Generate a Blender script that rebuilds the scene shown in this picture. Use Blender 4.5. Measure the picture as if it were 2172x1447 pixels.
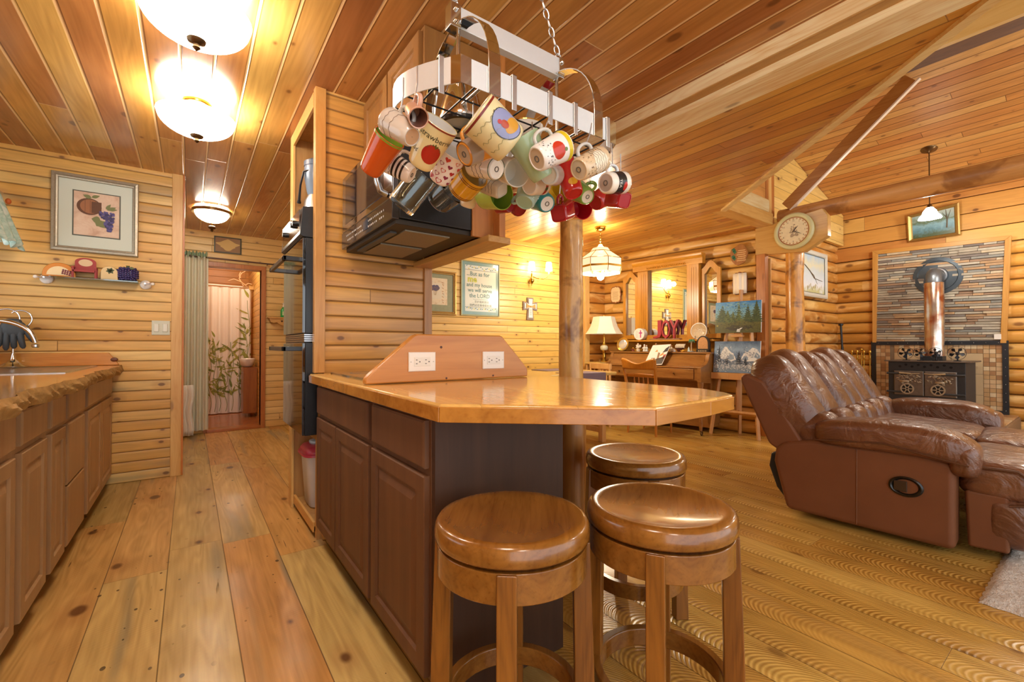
import bpy, math, random
from mathutils import Vector, Matrix
for _o in list(bpy.data.objects): bpy.data.objects.remove(_o)
S = bpy.context.scene
C = S.collection
R = math.radians
PI = math.pi

# ---------------------------------------------------------------- camera
cam = bpy.data.cameras.new('camera'); camo = bpy.data.objects.new('camera', cam); C.objects.link(camo)
cam.sensor_fit = 'HORIZONTAL'; cam.sensor_width = 36.0; cam.lens = 936.0 / 2172.0 * 36.0
cam.clip_start = 0.02; cam.clip_end = 100
camo.location = (0, 0, 1.05); camo.rotation_euler = (R(90.65), 0, R(-36.1))
S.camera = camo

# ---------------------------------------------------------------- daylight and exposure
S.view_settings.view_transform = 'Standard'; S.view_settings.look = 'None'
S.view_settings.gamma = 1.0; S.view_settings.use_curve_mapping = False
S.view_settings.exposure = 0.5
try:
    S.cycles.max_bounces = 7; S.cycles.diffuse_bounces = 4; S.cycles.glossy_bounces = 4
    S.cycles.transmission_bounces = 6; S.cycles.transparent_max_bounces = 8
    S.cycles.caustics_reflective = False; S.cycles.caustics_refractive = False
    S.cycles.sample_clamp_indirect = 6.0
    S.cycles.use_denoising = True
except Exception:
    pass
W = bpy.data.worlds.new('world'); S.world = W; W.use_nodes = True
_bg = W.node_tree.nodes['Background']
_bg.inputs[0].default_value = (0.92, 0.96, 1.0, 1); _bg.inputs[1].default_value = 1.5

def lamp(name, loc, energy, color=(1, .93, .82), radius=.06, typ='POINT'):
    l = bpy.data.lights.new(name, typ); l.energy = energy; l.color = color
    if typ == 'POINT': l.shadow_soft_size = radius
    o = bpy.data.objects.new(name, l); C.objects.link(o); o.location = loc
    return o
# ---------------------------------------------------------------- mesh helpers
class MB:
    """collects vertices and faces, then links them as ONE mesh object"""
    def __init__(s): s.v = []; s.f = []; s.m = []
    def add(s, vs, fs, mi=0):
        n = len(s.v); s.v += [Vector(p) for p in vs]; s.f += [tuple(i + n for i in f) for f in fs]; s.m += [mi] * len(fs); return s
    def box(s, a, b, mi=0, M=None):
        x0, y0, z0 = a; x1, y1, z1 = b
        vs = [Vector(p) for p in ((x0,y0,z0),(x1,y0,z0),(x1,y1,z0),(x0,y1,z0),(x0,y0,z1),(x1,y0,z1),(x1,y1,z1),(x0,y1,z1))]
        if M: vs = [M @ p for p in vs]
        return s.add(vs, [(3,2,1,0),(4,5,6,7),(0,1,5,4),(1,2,6,5),(2,3,7,6),(3,0,4,7)], mi)
    def cbox(s, c, d, mi=0, M=None):
        return s.box([c[i]-d[i]/2 for i in range(3)], [c[i]+d[i]/2 for i in range(3)], mi, M)
    def prism(s, poly, fn, a, b, mi=0):
        """poly: 2-D outline, fn(u, v, w) -> point, extruded w from a to b"""
        n = len(poly)
        vs = [fn(u, v, a) for u, v in poly] + [fn(u, v, b) for u, v in poly]
        fs = [tuple(range(n - 1, -1, -1)), tuple(range(n, 2 * n))] + [(i, (i+1) % n, n + (i+1) % n, n + i) for i in range(n)]
        return s.add(vs, fs, mi)
    def tube(s, pts, r, n=10, closed=False, mi=0, flat=None, up=None):
        pts = [Vector(p) for p in pts]; k = len(pts)
        rs = r if isinstance(r, (list, tuple)) else [r] * k
        base = len(s.v); prev = None
        for i, p in enumerate(pts):
            if closed: t = pts[(i+1) % k] - pts[i-1]
            else: t = pts[min(i+1, k-1)] - pts[max(i-1, 0)]
            if t.length < 1e-9: t = Vector((0,0,1))
            t.normalize()
            if up is not None: ref = Vector(up); 
            elif prev is None: ref = Vector((0,0,1)) if abs(t.z) < .9 else Vector((1,0,0))
            else: ref = prev
            x = ref - t * ref.dot(t)
            if x.length < 1e-6: x = Vector((1,0,0)) - t * t.x
            x.normalize(); y = t.cross(x); prev = x
            for j in range(n):
                an = 2*PI*j/n
                fx, fy = flat if flat else (1, 1)
                s.v.append(p + x * (math.cos(an) * rs[i] * fx) + y * (math.sin(an) * rs[i] * fy))
        for i in range(k if closed else k - 1):
            a = base + i*n; b = base + ((i+1) % k) * n
            for j in range(n):
                s.f.append((a + j, a + (j+1) % n, b + (j+1) % n, b + j)); s.m.append(mi)
        if not closed:
            s.f.append(tuple(base + j for j in range(n-1, -1, -1))); s.m.append(mi)
            s.f.append(tuple(base + (k-1)*n + j for j in range(n))); s.m.append(mi)
        return s
    def lathe(s, prof, n=32, M=None, mi=0, cap0=True, cap1=True, fac=None):
        """prof: (radius, height) pairs from bottom to top"""
        base = len(s.v); M = M or Matrix()
        for r, z in prof:
            for j in range(n):
                an = 2*PI*j/n; q = r * (fac(an, z) if fac else 1)
                s.v.append(M @ Vector((q*math.cos(an), q*math.sin(an), z)))
        for i in range(len(prof) - 1):
            for j in range(n):
                a = base + i*n; b = a + n
                s.f.append((a + j, a + (j+1) % n, b + (j+1) % n, b + j)); s.m.append(mi)
        if cap0: s.f.append(tuple(base + j for j in range(n-1, -1, -1))); s.m.append(mi)
        if cap1:
            a = base + (len(prof)-1)*n; s.f.append(tuple(a + j for j in range(n))); s.m.append(mi)
        return s
    def ring(s, ri, ro, z0, z1, n=40, M=None, mi=0):
        base = len(s.v); M = M or Matrix()
        for r, z in ((ri,z0),(ro,z0),(ro,z1),(ri,z1)):
            for j in range(n): s.v.append(M @ Vector((r*math.cos(2*PI*j/n), r*math.sin(2*PI*j/n), z)))
        for i in range(4):
            a = base + i*n; b = base + ((i+1) % 4)*n
            for j in range(n): s.f.append((a+j, a+(j+1)%n, b+(j+1)%n, b+j)); s.m.append(mi)
        return s
    def sq(s, c, r, e=(.4, .4), M=None, nu=20, nv=12, mi=0, fn=None):
        """superquadric pillow: c centre, r half sizes, e roundness (1 = ellipsoid)"""
        def pw(x, p): return math.copysign(abs(x) ** p, x)
        base = len(s.v); M = M or Matrix()
        for i in range(nv + 1):
            la = -PI/2 + PI*i/nv
            for j in range(nu):
                lo = 2*PI*j/nu
                p = Vector((r[0]*pw(math.cos(la), e[0])*pw(math.cos(lo), e[1]), r[1]*pw(math.cos(la), e[0])*pw(math.sin(lo), e[1]), r[2]*pw(math.sin(la), e[0])))
                if fn: p = fn(p)
                s.v.append(M @ p + Vector(c))
        for i in range(nv):
            for j in range(nu):
                a = base + i*nu; b = a + nu
                s.f.append((a+j, a+(j+1)%nu, b+(j+1)%nu, b+j)); s.m.append(mi)
        return s
    def loops(s, fn, x0, z0, x1, z1, steps, cap=True, back=True, mi=0):
        """nested rectangles: steps (inset, depth); fn(x, z, depth) -> point. Doors, frames."""
        base = len(s.v)
        for ins, d in steps:
            for x, z in ((x0+ins, z0+ins), (x1-ins, z0+ins), (x1-ins, z1-ins), (x0+ins, z1-ins)): s.v.append(Vector(fn(x, z, d)))
        k = len(steps)
        for i in range(k-1):
            a = base + 4*i; b = a + 4
            for j in range(4): s.f.append((a+j, a+(j+1)%4, b+(j+1)%4, b+j)); s.m.append(mi)
        if cap: s.f.append(tuple(base + 4*(k-1) + j for j in range(4))); s.m.append(mi)
        if back: s.f.append(tuple(base + j for j in (3,2,1,0))); s.m.append(mi)
        return s
    def grid(s, fn, nu, nv, mi=0, cu=False):
        base = len(s.v)
        for i in range(nv+1):
            for j in range(nu+1): s.v.append(Vector(fn(j/nu, i/nv)))
        for i in range(nv):
            for j in range(nu):
                a = base + i*(nu+1) + j; s.f.append((a, a+1, a+nu+2, a+nu+1)); s.m.append(mi)
        return s
    def build(s, name, mat, parent=None, world=True, smooth=None, bevel=0, seg=2, keep=False, solid=0, subsurf=0):
        me = bpy.data.meshes.new(name); o = bpy.data.objects.new(name, me); C.objects.link(o)
        vs = s.v
        if parent is not None:
            o.parent = parent
            if world:
                M = Matrix(); q = parent
                while q is not None: M = q.matrix_basis @ M; q = q.parent
                M = M.inverted(); vs = [M @ p for p in vs]
        elif not keep:
            xs = [p.x for p in vs]; ys = [p.y for p in vs]; zs = [p.z for p in vs]
            o.location = ((min(xs)+max(xs))/2, (min(ys)+max(ys))/2, min(zs)); L = Vector(o.location); vs = [p - L for p in vs]
        me.from_pydata([tuple(p) for p in vs], [], s.f)
        for m in (mat if isinstance(mat, (list, tuple)) else [mat]): me.materials.append(m)
        me.polygons.foreach_set('material_index', s.m)
        me.update(); me.validate()
        if smooth is not None:
            me.polygons.foreach_set('use_smooth', [True] * len(me.polygons))
            if smooth < 179: me.set_sharp_from_angle(angle=R(smooth))
        if bevel:
            b = o.modifiers.new('bevel', 'BEVEL'); b.width = bevel; b.segments = seg; b.limit_method = 'ANGLE'; b.angle_limit = R(35)
            if smooth is None: me.polygons.foreach_set('use_smooth', [True]*len(me.polygons)); b.harden_normals = True
        if solid:
            b = o.modifiers.new('thick', 'SOLIDIFY'); b.thickness = solid; b.offset = 0
        if subsurf:
            b = o.modifiers.new('sub', 'SUBSURF'); b.levels = subsurf; b.render_levels = subsurf
        return o

def tag(o, label, cat, group=None, kind=None):
    o['label'] = label; o['category'] = cat
    if group: o['group'] = group
    if kind: o['kind'] = kind
    return o
def T(name, label, cat, loc=(0,0,0), rz=0, group=None):
    o = bpy.data.objects.new(name, None); C.objects.link(o); o.empty_display_size = .05
    o.location = loc; o.rotation_euler = (0, 0, rz)
    return tag(o, label, cat, group)
def ST(o, label=None):
    o['kind'] = 'structure'
    if label: o['label'] = label
    return o
def lab(o, label): o['label'] = label; return o
def dup(root, loc=None, rz=None, label=None, M=None):
    r = root.copy(); C.objects.link(r)
    if M is not None: r.matrix_basis = M
    else:
        if loc is not None: r.location = loc
        if rz is not None: r.rotation_euler = (0, 0, rz)
    if label: r['label'] = label
    for ch in [c for c in bpy.data.objects if c.parent == root]:
        c = ch.copy(); C.objects.link(c); c.parent = r
        for g in [q for q in bpy.data.objects if q.parent == ch]:
            d = g.copy(); C.objects.link(d); d.parent = c
    return r
def frame_of(o, x, z):
    """Matrix with origin o and given x and z directions"""
    z = Vector(z).normalized(); x = Vector(x); x = (x - z * x.dot(z)).normalized(); y = z.cross(x)
    return Matrix(((x.x, y.x, z.x, o[0]), (x.y, y.y, z.y, o[1]), (x.z, y.z, z.z, o[2]), (0,0,0,1)))
def arc(c, r, a0, a1, n, fn): return [fn(c[0] + r*math.cos(a0 + (a1-a0)*i/n), c[1] + r*math.sin(a0 + (a1-a0)*i/n)) for i in range(n+1)]
_tx = {}
def text_geo(s, size, align='CENTER', bold=0):
    k = (s, size, align, bold)
    if k in _tx: return _tx[k]
    cu = bpy.data.curves.new('t', 'FONT'); cu.body = s; cu.size = size; cu.align_x = align; cu.align_y = 'CENTER'; cu.resolution_u = 2; cu.offset = bold
    o = bpy.data.objects.new('t', cu); C.objects.link(o); bpy.context.view_layer.update()
    me = bpy.data.meshes.new_from_object(o.evaluated_get(bpy.context.evaluated_depsgraph_get()))
    r = ([(v.co.x, v.co.y) for v in me.vertices], [tuple(p.vertices) for p in me.polygons])
    bpy.data.objects.remove(o); bpy.data.curves.remove(cu); bpy.data.meshes.remove(me)
    _tx[k] = r; return r
def add_text(mb, s, size, fn, mi=0, align='CENTER', sx=1.0, bold=0):
    vs, fs = text_geo(s, size, align, bold)
    mb.add([fn(x * sx, y) for x, y in vs], fs, mi)

# ---------------------------------------------------------------- materials
def lin(c):
    if isinstance(c, str):
        c = c.lstrip('#'); c = [int(c[i:i+2], 16)/255 for i in (0, 2, 4)]
    return tuple((x/12.92 if x <= .04045 else ((x+.055)/1.055)**2.4) for x in c[:3]) + (1,)
class NT:
    def __init__(s, name):
        s.mat = bpy.data.materials.new(name); s.mat.use_nodes = True; s.t = s.mat.node_tree
        s.b = s.t.nodes['Principled BSDF']
    def n(s, typ, **kw):
        nd = s.t.nodes.new('ShaderNode' + typ)
        for k, v in kw.items():
            if k.startswith('i_'): s.put(nd.inputs[int(k[2:]) if k[2:].isdigit() else k[2:].replace('_', ' ')], v)
            else: setattr(nd, k, v)
        return nd
    def put(s, inp, v):
        if isinstance(v, bpy.types.NodeSocket): s.t.links.new(v, inp)
        elif v is not None: inp.default_value = v
    def m(s, op, a, b=None, c=None, clamp=False):
        nd = s.t.nodes.new('ShaderNodeMath'); nd.operation = op; nd.use_clamp = clamp
        s.put(nd.inputs[0], a)
        if b is not None: s.put(nd.inputs[1], b)
        if c is not None: s.put(nd.inputs[2], c)
        return nd.outputs[0]
    def mix(s, f, a, b, typ='MIX'):
        nd = s.t.nodes.new('ShaderNodeMix'); nd.data_type = 'RGBA'; nd.blend_type = typ
        s.put(nd.inputs[0], f); s.put(nd.inputs[6], a); s.put(nd.inputs[7], b); return nd.outputs[2]
    def ramp(s, f, stops, const=False):
        nd = s.t.nodes.new('ShaderNodeValToRGB'); cr = nd.color_ramp
        if const: cr.interpolation = 'CONSTANT'
        while len(cr.elements) < len(stops): cr.elements.new(.5)
        for e, (p, c) in zip(cr.elements, stops): e.position = p; e.color = lin(c) if not isinstance(c, tuple) or len(c) == 3 else c
        s.put(nd.inputs[0], f); return nd.outputs[0]
    def coord(s, kind='Object'):
        return s.t.nodes.new('ShaderNodeTexCoord').outputs[kind]
    def xyz(s, v):
        nd = s.t.nodes.new('ShaderNodeSeparateXYZ'); s.put(nd.inputs[0], v); return nd.outputs
    def vec(s, x, y, z):
        nd = s.t.nodes.new('ShaderNodeCombineXYZ'); s.put(nd.inputs[0], x); s.put(nd.inputs[1], y); s.put(nd.inputs[2], z); return nd.outputs[0]
    def noise(s, v, scale=1, detail=3, rough=.5, dist=0):
        nd = s.n('TexNoise'); s.put(nd.inputs['Vector'], v); nd.inputs['Scale'].default_value = scale
        nd.inputs['Detail'].default_value = detail; nd.inputs['Roughness'].default_value = rough; nd.inputs['Distortion'].default_value = dist
        return nd.outputs[0]
    def smooth(s, x, a, b):
        nd = s.t.nodes.new('ShaderNodeMapRange'); nd.interpolation_type = 'SMOOTHSTEP'
        s.put(nd.inputs[0], x); nd.inputs[1].default_value = a; nd.inputs[2].default_value = b; return nd.outputs[0]
    def bump(s, h, st=.3, dist=.01):
        nd = s.t.nodes.new('ShaderNodeBump'); nd.inputs['Strength'].default_value = st; nd.inputs['Distance'].default_value = dist
        s.put(nd.inputs['Height'], h); s.t.links.new(nd.outputs[0], s.b.inputs['Normal'])
    def out(s, col=None, rough=None, metal=None, spec=None, coat=None, emit=None, es=None):
        if col is not None: s.put(s.b.inputs['Base Color'], col)
        if rough is not None: s.put(s.b.inputs['Roughness'], rough)
        if metal is not None: s.put(s.b.inputs['Metallic'], metal)
        if spec is not None: s.put(s.b.inputs['Specular IOR Level'], spec)
        if coat is not None: s.put(s.b.inputs['Coat Weight'], coat); s.b.inputs['Coat Roughness'].default_value = .08
        if emit is not None: s.put(s.b.inputs['Emission Color'], emit); s.put(s.b.inputs['Emission Strength'], es)
        return s.mat
TINT = (.98, 1.02, .86)
def boards(name, a, c, w, L, cols, gap=.05, gapd=.35, knot=.5, kscale=5, rough=.3, bump=.5, grain=.35, off=0.0, streak=.0, worm=0, vgroove=0, saw=0, round_=0, spec=.5, gapc=None, rot=0, sawp=.0145):
    """sawn boards running along axis a, laid side by side along axis c"""
    t = NT(name); co = t.coord()
    if rot:
        mp = t.n('Mapping'); t.put(mp.inputs[0], co); mp.inputs['Rotation'].default_value = (0, 0, rot); co = mp.outputs[0]
    q = t.xyz(co); A, Cc, Th = q[a], q[c], q[3-a-c]
    u = t.m('ADD', t.m('DIVIDE', Cc, w), off + 100); idx = t.m('FLOOR', u); fu = t.m('FRACT', u)
    r1 = t.n('TexWhiteNoise', noise_dimensions='1D'); t.put(r1.inputs['W'], idx)
    sv = t.m('ADD', t.m('DIVIDE', A, L), t.m('MULTIPLY', r1.outputs[0], 7.3)); si = t.m('FLOOR', sv); fs = t.m('FRACT', sv)
    r2 = t.n('TexWhiteNoise', noise_dimensions='2D'); t.put(r2.inputs['Vector'], t.vec(idx, si, 0))
    rv = r2.outputs[0]; rc = t.xyz(r2.outputs[1])
    sh = t.m('MULTIPLY', rv, 37.0)
    gv = t.vec(t.m('ADD', t.m('MULTIPLY', A, 1.3), sh), t.m('MULTIPLY', Cc, 16.0), t.m('MULTIPLY', Th, 16.0))
    g = t.noise(gv, 1.0, 4, .6, .4)
    rings = t.m('SINE', t.m('MULTIPLY', t.noise(t.vec(t.m('ADD', t.m('MULTIPLY', A, .8), sh), t.m('MULTIPLY', Cc, 7.0), t.m('MULTIPLY', Th, 7.0)), 1.0, 2, .5, .3), 60.0))
    n = len(cols)
    col = t.ramp(rv, [(i/max(1, n-1), k) for i, k in enumerate(cols)])
    gf = t.noise(t.vec(t.m('ADD', t.m('MULTIPLY', A, 2.2), sh), t.m('MULTIPLY', Cc, 85.0), t.m('MULTIPLY', Th, 85.0)), 1.0, 2, .5, .2)
    gl = t.noise(t.vec(t.m('ADD', t.m('MULTIPLY', A, .9), sh), t.m('MULTIPLY', Cc, 5.0), 9.0), 1.0, 3, .55, .6)
    gg = t.m('ADD', t.m('ADD', t.m('MULTIPLY', g, .7), t.m('MULTIPLY', rings, .10)), t.m('ADD', t.m('MULTIPLY', gf, .45), t.m('MULTIPLY', gl, .6)))
    fac = t.m('ADD', 1.0 + grain*.83, t.m('MULTIPLY', gg, -grain))
    col = t.mix(1.0, col, t.vec(t.m('MULTIPLY', fac, TINT[0]), t.m('MULTIPLY', t.m('POWER', fac, 1.12), TINT[1]), t.m('MULTIPLY', t.m('POWER', fac, 1.3), TINT[2])), 'MULTIPLY')
    if streak:
        sm = t.smooth(t.noise(t.vec(t.m('ADD', t.m('MULTIPLY', A, .5), sh), t.m('MULTIPLY', Cc, 6.0), 0), 1.0, 2), .58, .72)
        col = t.mix(t.m('MULTIPLY', sm, streak), col, lin('8a8266'))
    if knot:
        vo = t.n('TexVoronoi', voronoi_dimensions='2D'); vo.feature = 'F1'; t.put(vo.inputs['Vector'], t.vec(t.m('MULTIPLY', t.m('ADD', A, sh), kscale*.6), t.m('MULTIPLY', Cc, kscale), t.m('MULTIPLY', Th, .01))); vo.inputs['Scale'].default_value = 1.0
        d = vo.outputs['Distance']; rnd = t.xyz(vo.outputs['Color'])[0]
        size = t.m('MULTIPLY', t.m('SUBTRACT', rnd, .45), .17)
        k1 = t.m('SUBTRACT', 1.0, t.smooth(t.m('SUBTRACT', d, size), -.03, .03))
        k2 = t.m('SUBTRACT', 1.0, t.smooth(t.m('SUBTRACT', d, t.m('MULTIPLY', size, 2.6)), -.10, .12))
        ok = t.m('GREATER_THAN', rnd, .52)
        col = t.mix(t.m('MULTIPLY', t.m('MULTIPLY', k2, ok), knot*.35), col, lin('a0602c'))
        col = t.mix(t.m('MULTIPLY', t.m('MULTIPLY', k1, ok), knot), col, lin('5a3015'))
    h = t.m('MULTIPLY', g, .08)
    if saw:
        ph = t.m('ADD', A, t.m('MULTIPLY', t.m('POWER', t.m('ABSOLUTE', t.m('SUBTRACT', fu, t.m('MULTIPLY', rc[0], .5))), 2.0), w*1.5))
        ph = ph if sawp > .01 else t.m('ADD', A, t.m('MULTIPLY', Cc, .3))
        sw = t.m('SINE', t.m('MULTIPLY', t.m('ADD', ph, t.m('MULTIPLY', rv, .3)), 2*PI/sawp))
        am = t.smooth(t.noise(t.vec(t.m('MULTIPLY', A, 1.5), t.m('MULTIPLY', Cc, 2.0), 0), 1.0, 2), .3, .65)
        am = t.m('MULTIPLY', am, saw)
        f2 = t.m('SUBTRACT', 1.0, t.m('MULTIPLY', t.m('MULTIPLY', am, .2), t.m('ADD', sw, 1.0)))
        col = t.mix(1.0, col, t.vec(f2, t.m('POWER', f2, 1.3), t.m('POWER', f2, 1.8)), 'MULTIPLY')
        h = t.m('ADD', h, t.m('MULTIPLY', t.m('MULTIPLY', sw, am), .12))
    e = t.m('MINIMUM', fu, t.m('SUBTRACT', 1.0, fu))
    gm = t.m('SUBTRACT', 1.0, t.smooth(e, gap*.3, gap))
    e2 = t.m('MULTIPLY', t.m('MINIMUM', fs, t.m('SUBTRACT', 1.0, fs)), L/w)
    gm2 = t.m('SUBTRACT', 1.0, t.smooth(e2, gap*.15, gap*.5))
    gm = t.m('MAXIMUM', gm, gm2)
    col = t.mix(t.m('MULTIPLY', gm, gapd), col, lin(gapc or '3a1e0c'))
    if vgroove:
        dk = t.m('MULTIPLY', t.m('GREATER_THAN', fu, gap), t.m('LESS_THAN', fu, gap*1.5))
        col = t.mix(t.m('MULTIPLY', dk, .75), col, lin('4a2410'))
    if worm:
        vw = t.n('TexVoronoi', voronoi_dimensions='2D'); t.put(vw.inputs['Vector'], t.vec(t.m('MULTIPLY', A, 9.0), t.m('MULTIPLY', Cc, 14.0), 0)); vw.inputs['Scale'].default_value = 1.0
        wr = t.xyz(vw.outputs['Color']); cl = t.smooth(t.noise(t.vec(t.m('MULTIPLY', A, 1.4), t.m('MULTIPLY', Cc, 3.0), 7.0), 1.0, 2), .48, .6)
        wm = t.m('MULTIPLY', t.m('MULTIPLY', t.m('LESS_THAN', vw.outputs['Distance'], t.m('MULTIPLY', wr[1], .12)), t.m('GREATER_THAN', wr[0], .45)), cl)
        ck = t.noise(t.vec(t.m('ADD', t.m('MULTIPLY', A, 2.2), sh), t.m('MULTIPLY', Cc, 45.0), 3.0), 1.0, 3, .6, .5)
        cm = t.m('MULTIPLY', t.smooth(ck, .66, .72), t.smooth(t.noise(t.vec(t.m('MULTIPLY', A, .9), t.m('MULTIPLY', Cc, 2.4), 3.0), 1.0, 2), .5, .58))
        col = t.mix(t.m('MULTIPLY', t.m('MAXIMUM', wm, t.m('MULTIPLY', cm, .8)), worm), col, lin('3c2c1c'))
        h = t.m('SUBTRACT', h, t.m('MULTIPLY', t.m('MAXIMUM', wm, cm), .4))
    if round_:
        x2 = t.m('SUBTRACT', t.m('MULTIPLY', fu, 2.0), 1.0)
        h = t.m('ADD', h, t.m('MULTIPLY', t.m('POWER', t.m('ABSOLUTE', x2), 4.0), -round_))
    h = t.m('SUBTRACT', h, gm)
    t.bump(h, bump, .008)
    return t.out(col, rough, spec=spec)
def wood(name, c1, c2, axis=0, scale=1.0, rough=.3, grain=1.0, knot=0, coat=None, bump=.05):
    t = NT(name); q = t.xyz(t.coord()); k = [14.0*scale]*3; k[axis] = 1.1*scale
    v = t.vec(*[t.m('MULTIPLY', q[i], k[i]) for i in range(3)])
    g = t.noise(v, 1.0, 5, .6, .8)
    k2 = [7.0*scale]*3; k2[axis] = .8*scale
    rg = t.m('ABSOLUTE', t.m('SINE', t.m('MULTIPLY', t.noise(t.vec(*[t.m('MULTIPLY', q[i], k2[i]) for i in range(3)]), 1.0, 2, .5, .25), 55.0)))
    k3 = [120.0*scale]*3; k3[axis] = 5.0*scale
    po = t.smooth(t.noise(t.vec(*[t.m('MULTIPLY', q[i], k3[i]) for i in range(3)]), 1.0, 2, .5), .52, .75)
    f = t.m('ADD', t.m('SUBTRACT', t.m('MULTIPLY', g, .85), t.m('MULTIPLY', po, .16*grain)), t.m('MULTIPLY', t.m('SUBTRACT', rg, .35), .10*grain), clamp=True)
    col = t.mix(1.0, t.ramp(f, [(.25, c2), (.65, c1)]), (TINT[0], TINT[1], TINT[2], 1), 'MULTIPLY')
    if knot:
        oth = [i for i in range(3) if i != axis]
        vo = t.n('TexVoronoi', voronoi_dimensions='2D'); t.put(vo.inputs['Vector'], t.vec(t.m('MULTIPLY', q[axis], 1.6), t.m('MULTIPLY', t.m('ADD', q[oth[0]], q[oth[1]]), 4.5), 0)); vo.inputs['Scale'].default_value = 1
        rnd = t.xyz(vo.outputs['Color'])[0]
        k1 = t.m('SUBTRACT', 1.0, t.smooth(vo.outputs['Distance'], .03, .09))
        col = t.mix(t.m('MULTIPLY', t.m('MULTIPLY', k1, t.m('GREATER_THAN', rnd, .6)), knot), col, lin('6a3c1c'))
    t.bump(f, bump, .004)
    return t.out(col, rough, coat=coat)
def plain(name, c, rough=.5, metal=0.0, var=0.0, vs=20, bump=0, spec=.5, coat=None):
    t = NT(name)
    if var or bump:
        g = t.noise(t.coord(), vs, 4, .6)
        a = lin(c); f = t.m('ADD', 1.0 - var*.5, t.m('MULTIPLY', g, var))
        col = t.mix(1.0, a, t.vec(f, f, f), 'MULTIPLY')
        if bump: t.bump(g, bump, .004)
        return t.out(col, rough, metal, spec, coat)
    return t.out(lin(c), rough, metal, spec, coat)
def glow(name, c, st): 
    t = NT(name); return t.out(lin(c), .5, emit=lin(c), es=st)
def glass(name, c='ffffff', rough=.0, ior=1.45):
    t = NT(name); t.b.inputs['Transmission Weight'].default_value = 1.0; t.b.inputs['IOR'].default_value = ior
    return t.out(lin(c), rough)
def thin_glass(name, c='ffffff', fac=.12):
    """a clear sheet: mostly seen through, with a faint reflection"""
    t = NT(name); tr = t.n('BsdfTransparent'); tr.inputs[0].default_value = lin(c); gl = t.n('BsdfGlossy'); gl.inputs['Roughness'].default_value = .03
    fr = t.n('Fresnel'); fr.inputs[0].default_value = 1.45
    mx = t.n('MixShader'); t.put(mx.inputs[0], t.m('ADD', fr.outputs[0], fac, clamp=True)); t.t.links.new(tr.outputs[0], mx.inputs[1]); t.t.links.new(gl.outputs[0], mx.inputs[2])
    t.t.links.new(mx.outputs[0], t.t.nodes['Material Output'].inputs[0]); return t.mat
_mc = {}
def mat(c, rough=.4, metal=0.0, **k):
    key = (c, rough, metal, tuple(sorted(k.items())))
    if key not in _mc: _mc[key] = plain('paint_' + str(len(_mc)), c, rough, metal, **k)
    return _mc[key]
# ---------------------------------------------------------------- shared materials
PINE = ['e6bb78', 'dca95f', 'ebc788', 'e2b26a', 'd6a056']
m_pine_x = boards('pine_boards_x', 0, 2, .0778, 6.0, PINE, gap=.08, gapd=.65, knot=.75, kscale=7, rough=.38, bump=.55, round_=.6, grain=.5, streak=.55, gapc='6a3a12')
m_pine_hall = boards('pine_boards_hall', 0, 2, .0845, 2.0, ['ecc98e', 'e4b977', 'f0d29c'], gap=.08, gapd=.55, knot=.6, kscale=7, rough=.4, bump=.5, round_=.55, grain=.4, gapc='7a4c1a')
m_pine_dining = boards('pine_boards_dining', 0, 2, .083, 4.2, ['f0c677', 'e6b560', 'f4d088'], gap=.07, gapd=.6, knot=.8, kscale=8, rough=.35, bump=.5, round_=.5, grain=.42, gapc='7a4612', off=.2)
m_pine_y = boards('pine_boards_y', 1, 2, .083, 2.2, ['e2b067', 'd8a055', 'eabd78'], gap=.06, gapd=.5, knot=.7, kscale=8, rough=.4, bump=.5, round_=.5)
m_ceil_k = boards('cedar_ceiling', 1, 0, .135, 2.7, ['ac7044', 'bd8048', 'a4663e', 'cd984f', 'b47444', 'd6a860'], gap=.055, gapd=.75, knot=.65, kscale=4.2, rough=.2, bump=.45, grain=.6, off=.36, gapc='f0cc94', spec=.65, vgroove=1)  # pale gap colour paints reflections into the V-grooves
m_ceil_d = boards('cedar_ceiling_dining', 1, 0, .105, 2.4, ['c88440', 'dda24e', 'b36a34', 'e6b864', 'c07638'], gap=.06, gapd=.6, knot=.65, kscale=6, rough=.28, bump=.45, grain=.6, gapc='6a3410')
m_roof = boards('roof_boards', 1, 0, .10, 2.4, ['cf8f55', 'd69a5c', 'be7b45', 'dfae70', 'c8874c'], gap=.07, gapd=.7, knot=.6, kscale=7, rough=.4, bump=.45, grain=.6, gapc='5a2c0e')
m_floor_k = boards('floor_boards_kitchen', 1, 0, .225, 1.9, ['cba66a', 'd6b076', 'bf9d64', 'd0a466', 'cc9056', 'd4b47a'], gap=.012, gapd=.7, knot=.85, kscale=3.2, rough=.24, bump=.3, grain=.75, streak=.8, saw=.55, off=.35, spec=.6, worm=.85, sawp=.0072)
m_floor_l = boards('floor_boards_living', 1, 0, .165, 2.3, ['dab062', 'd0a458', 'e0b96c', 'c8964a', 'dcb264'], gap=.014, gapd=.6, knot=.5, kscale=4.5, rough=.27, bump=.55, grain=.6, streak=.2, saw=1.25, spec=.6, sawp=.019)
m_bathfloor = boards('floor_boards_bath', 0, 1, .08, 1.2, ['b0683a', 'a55c30', 'bd7744'], gap=.03, rough=.2, knot=.2)
m_gable = boards('gable_boards', 0, 2, .13, 3.0, ['e9c27a', 'e2b669', 'efcf90'], gap=.03, gapd=.7, knot=.9, kscale=5, rough=.4, bump=.4)
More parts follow.
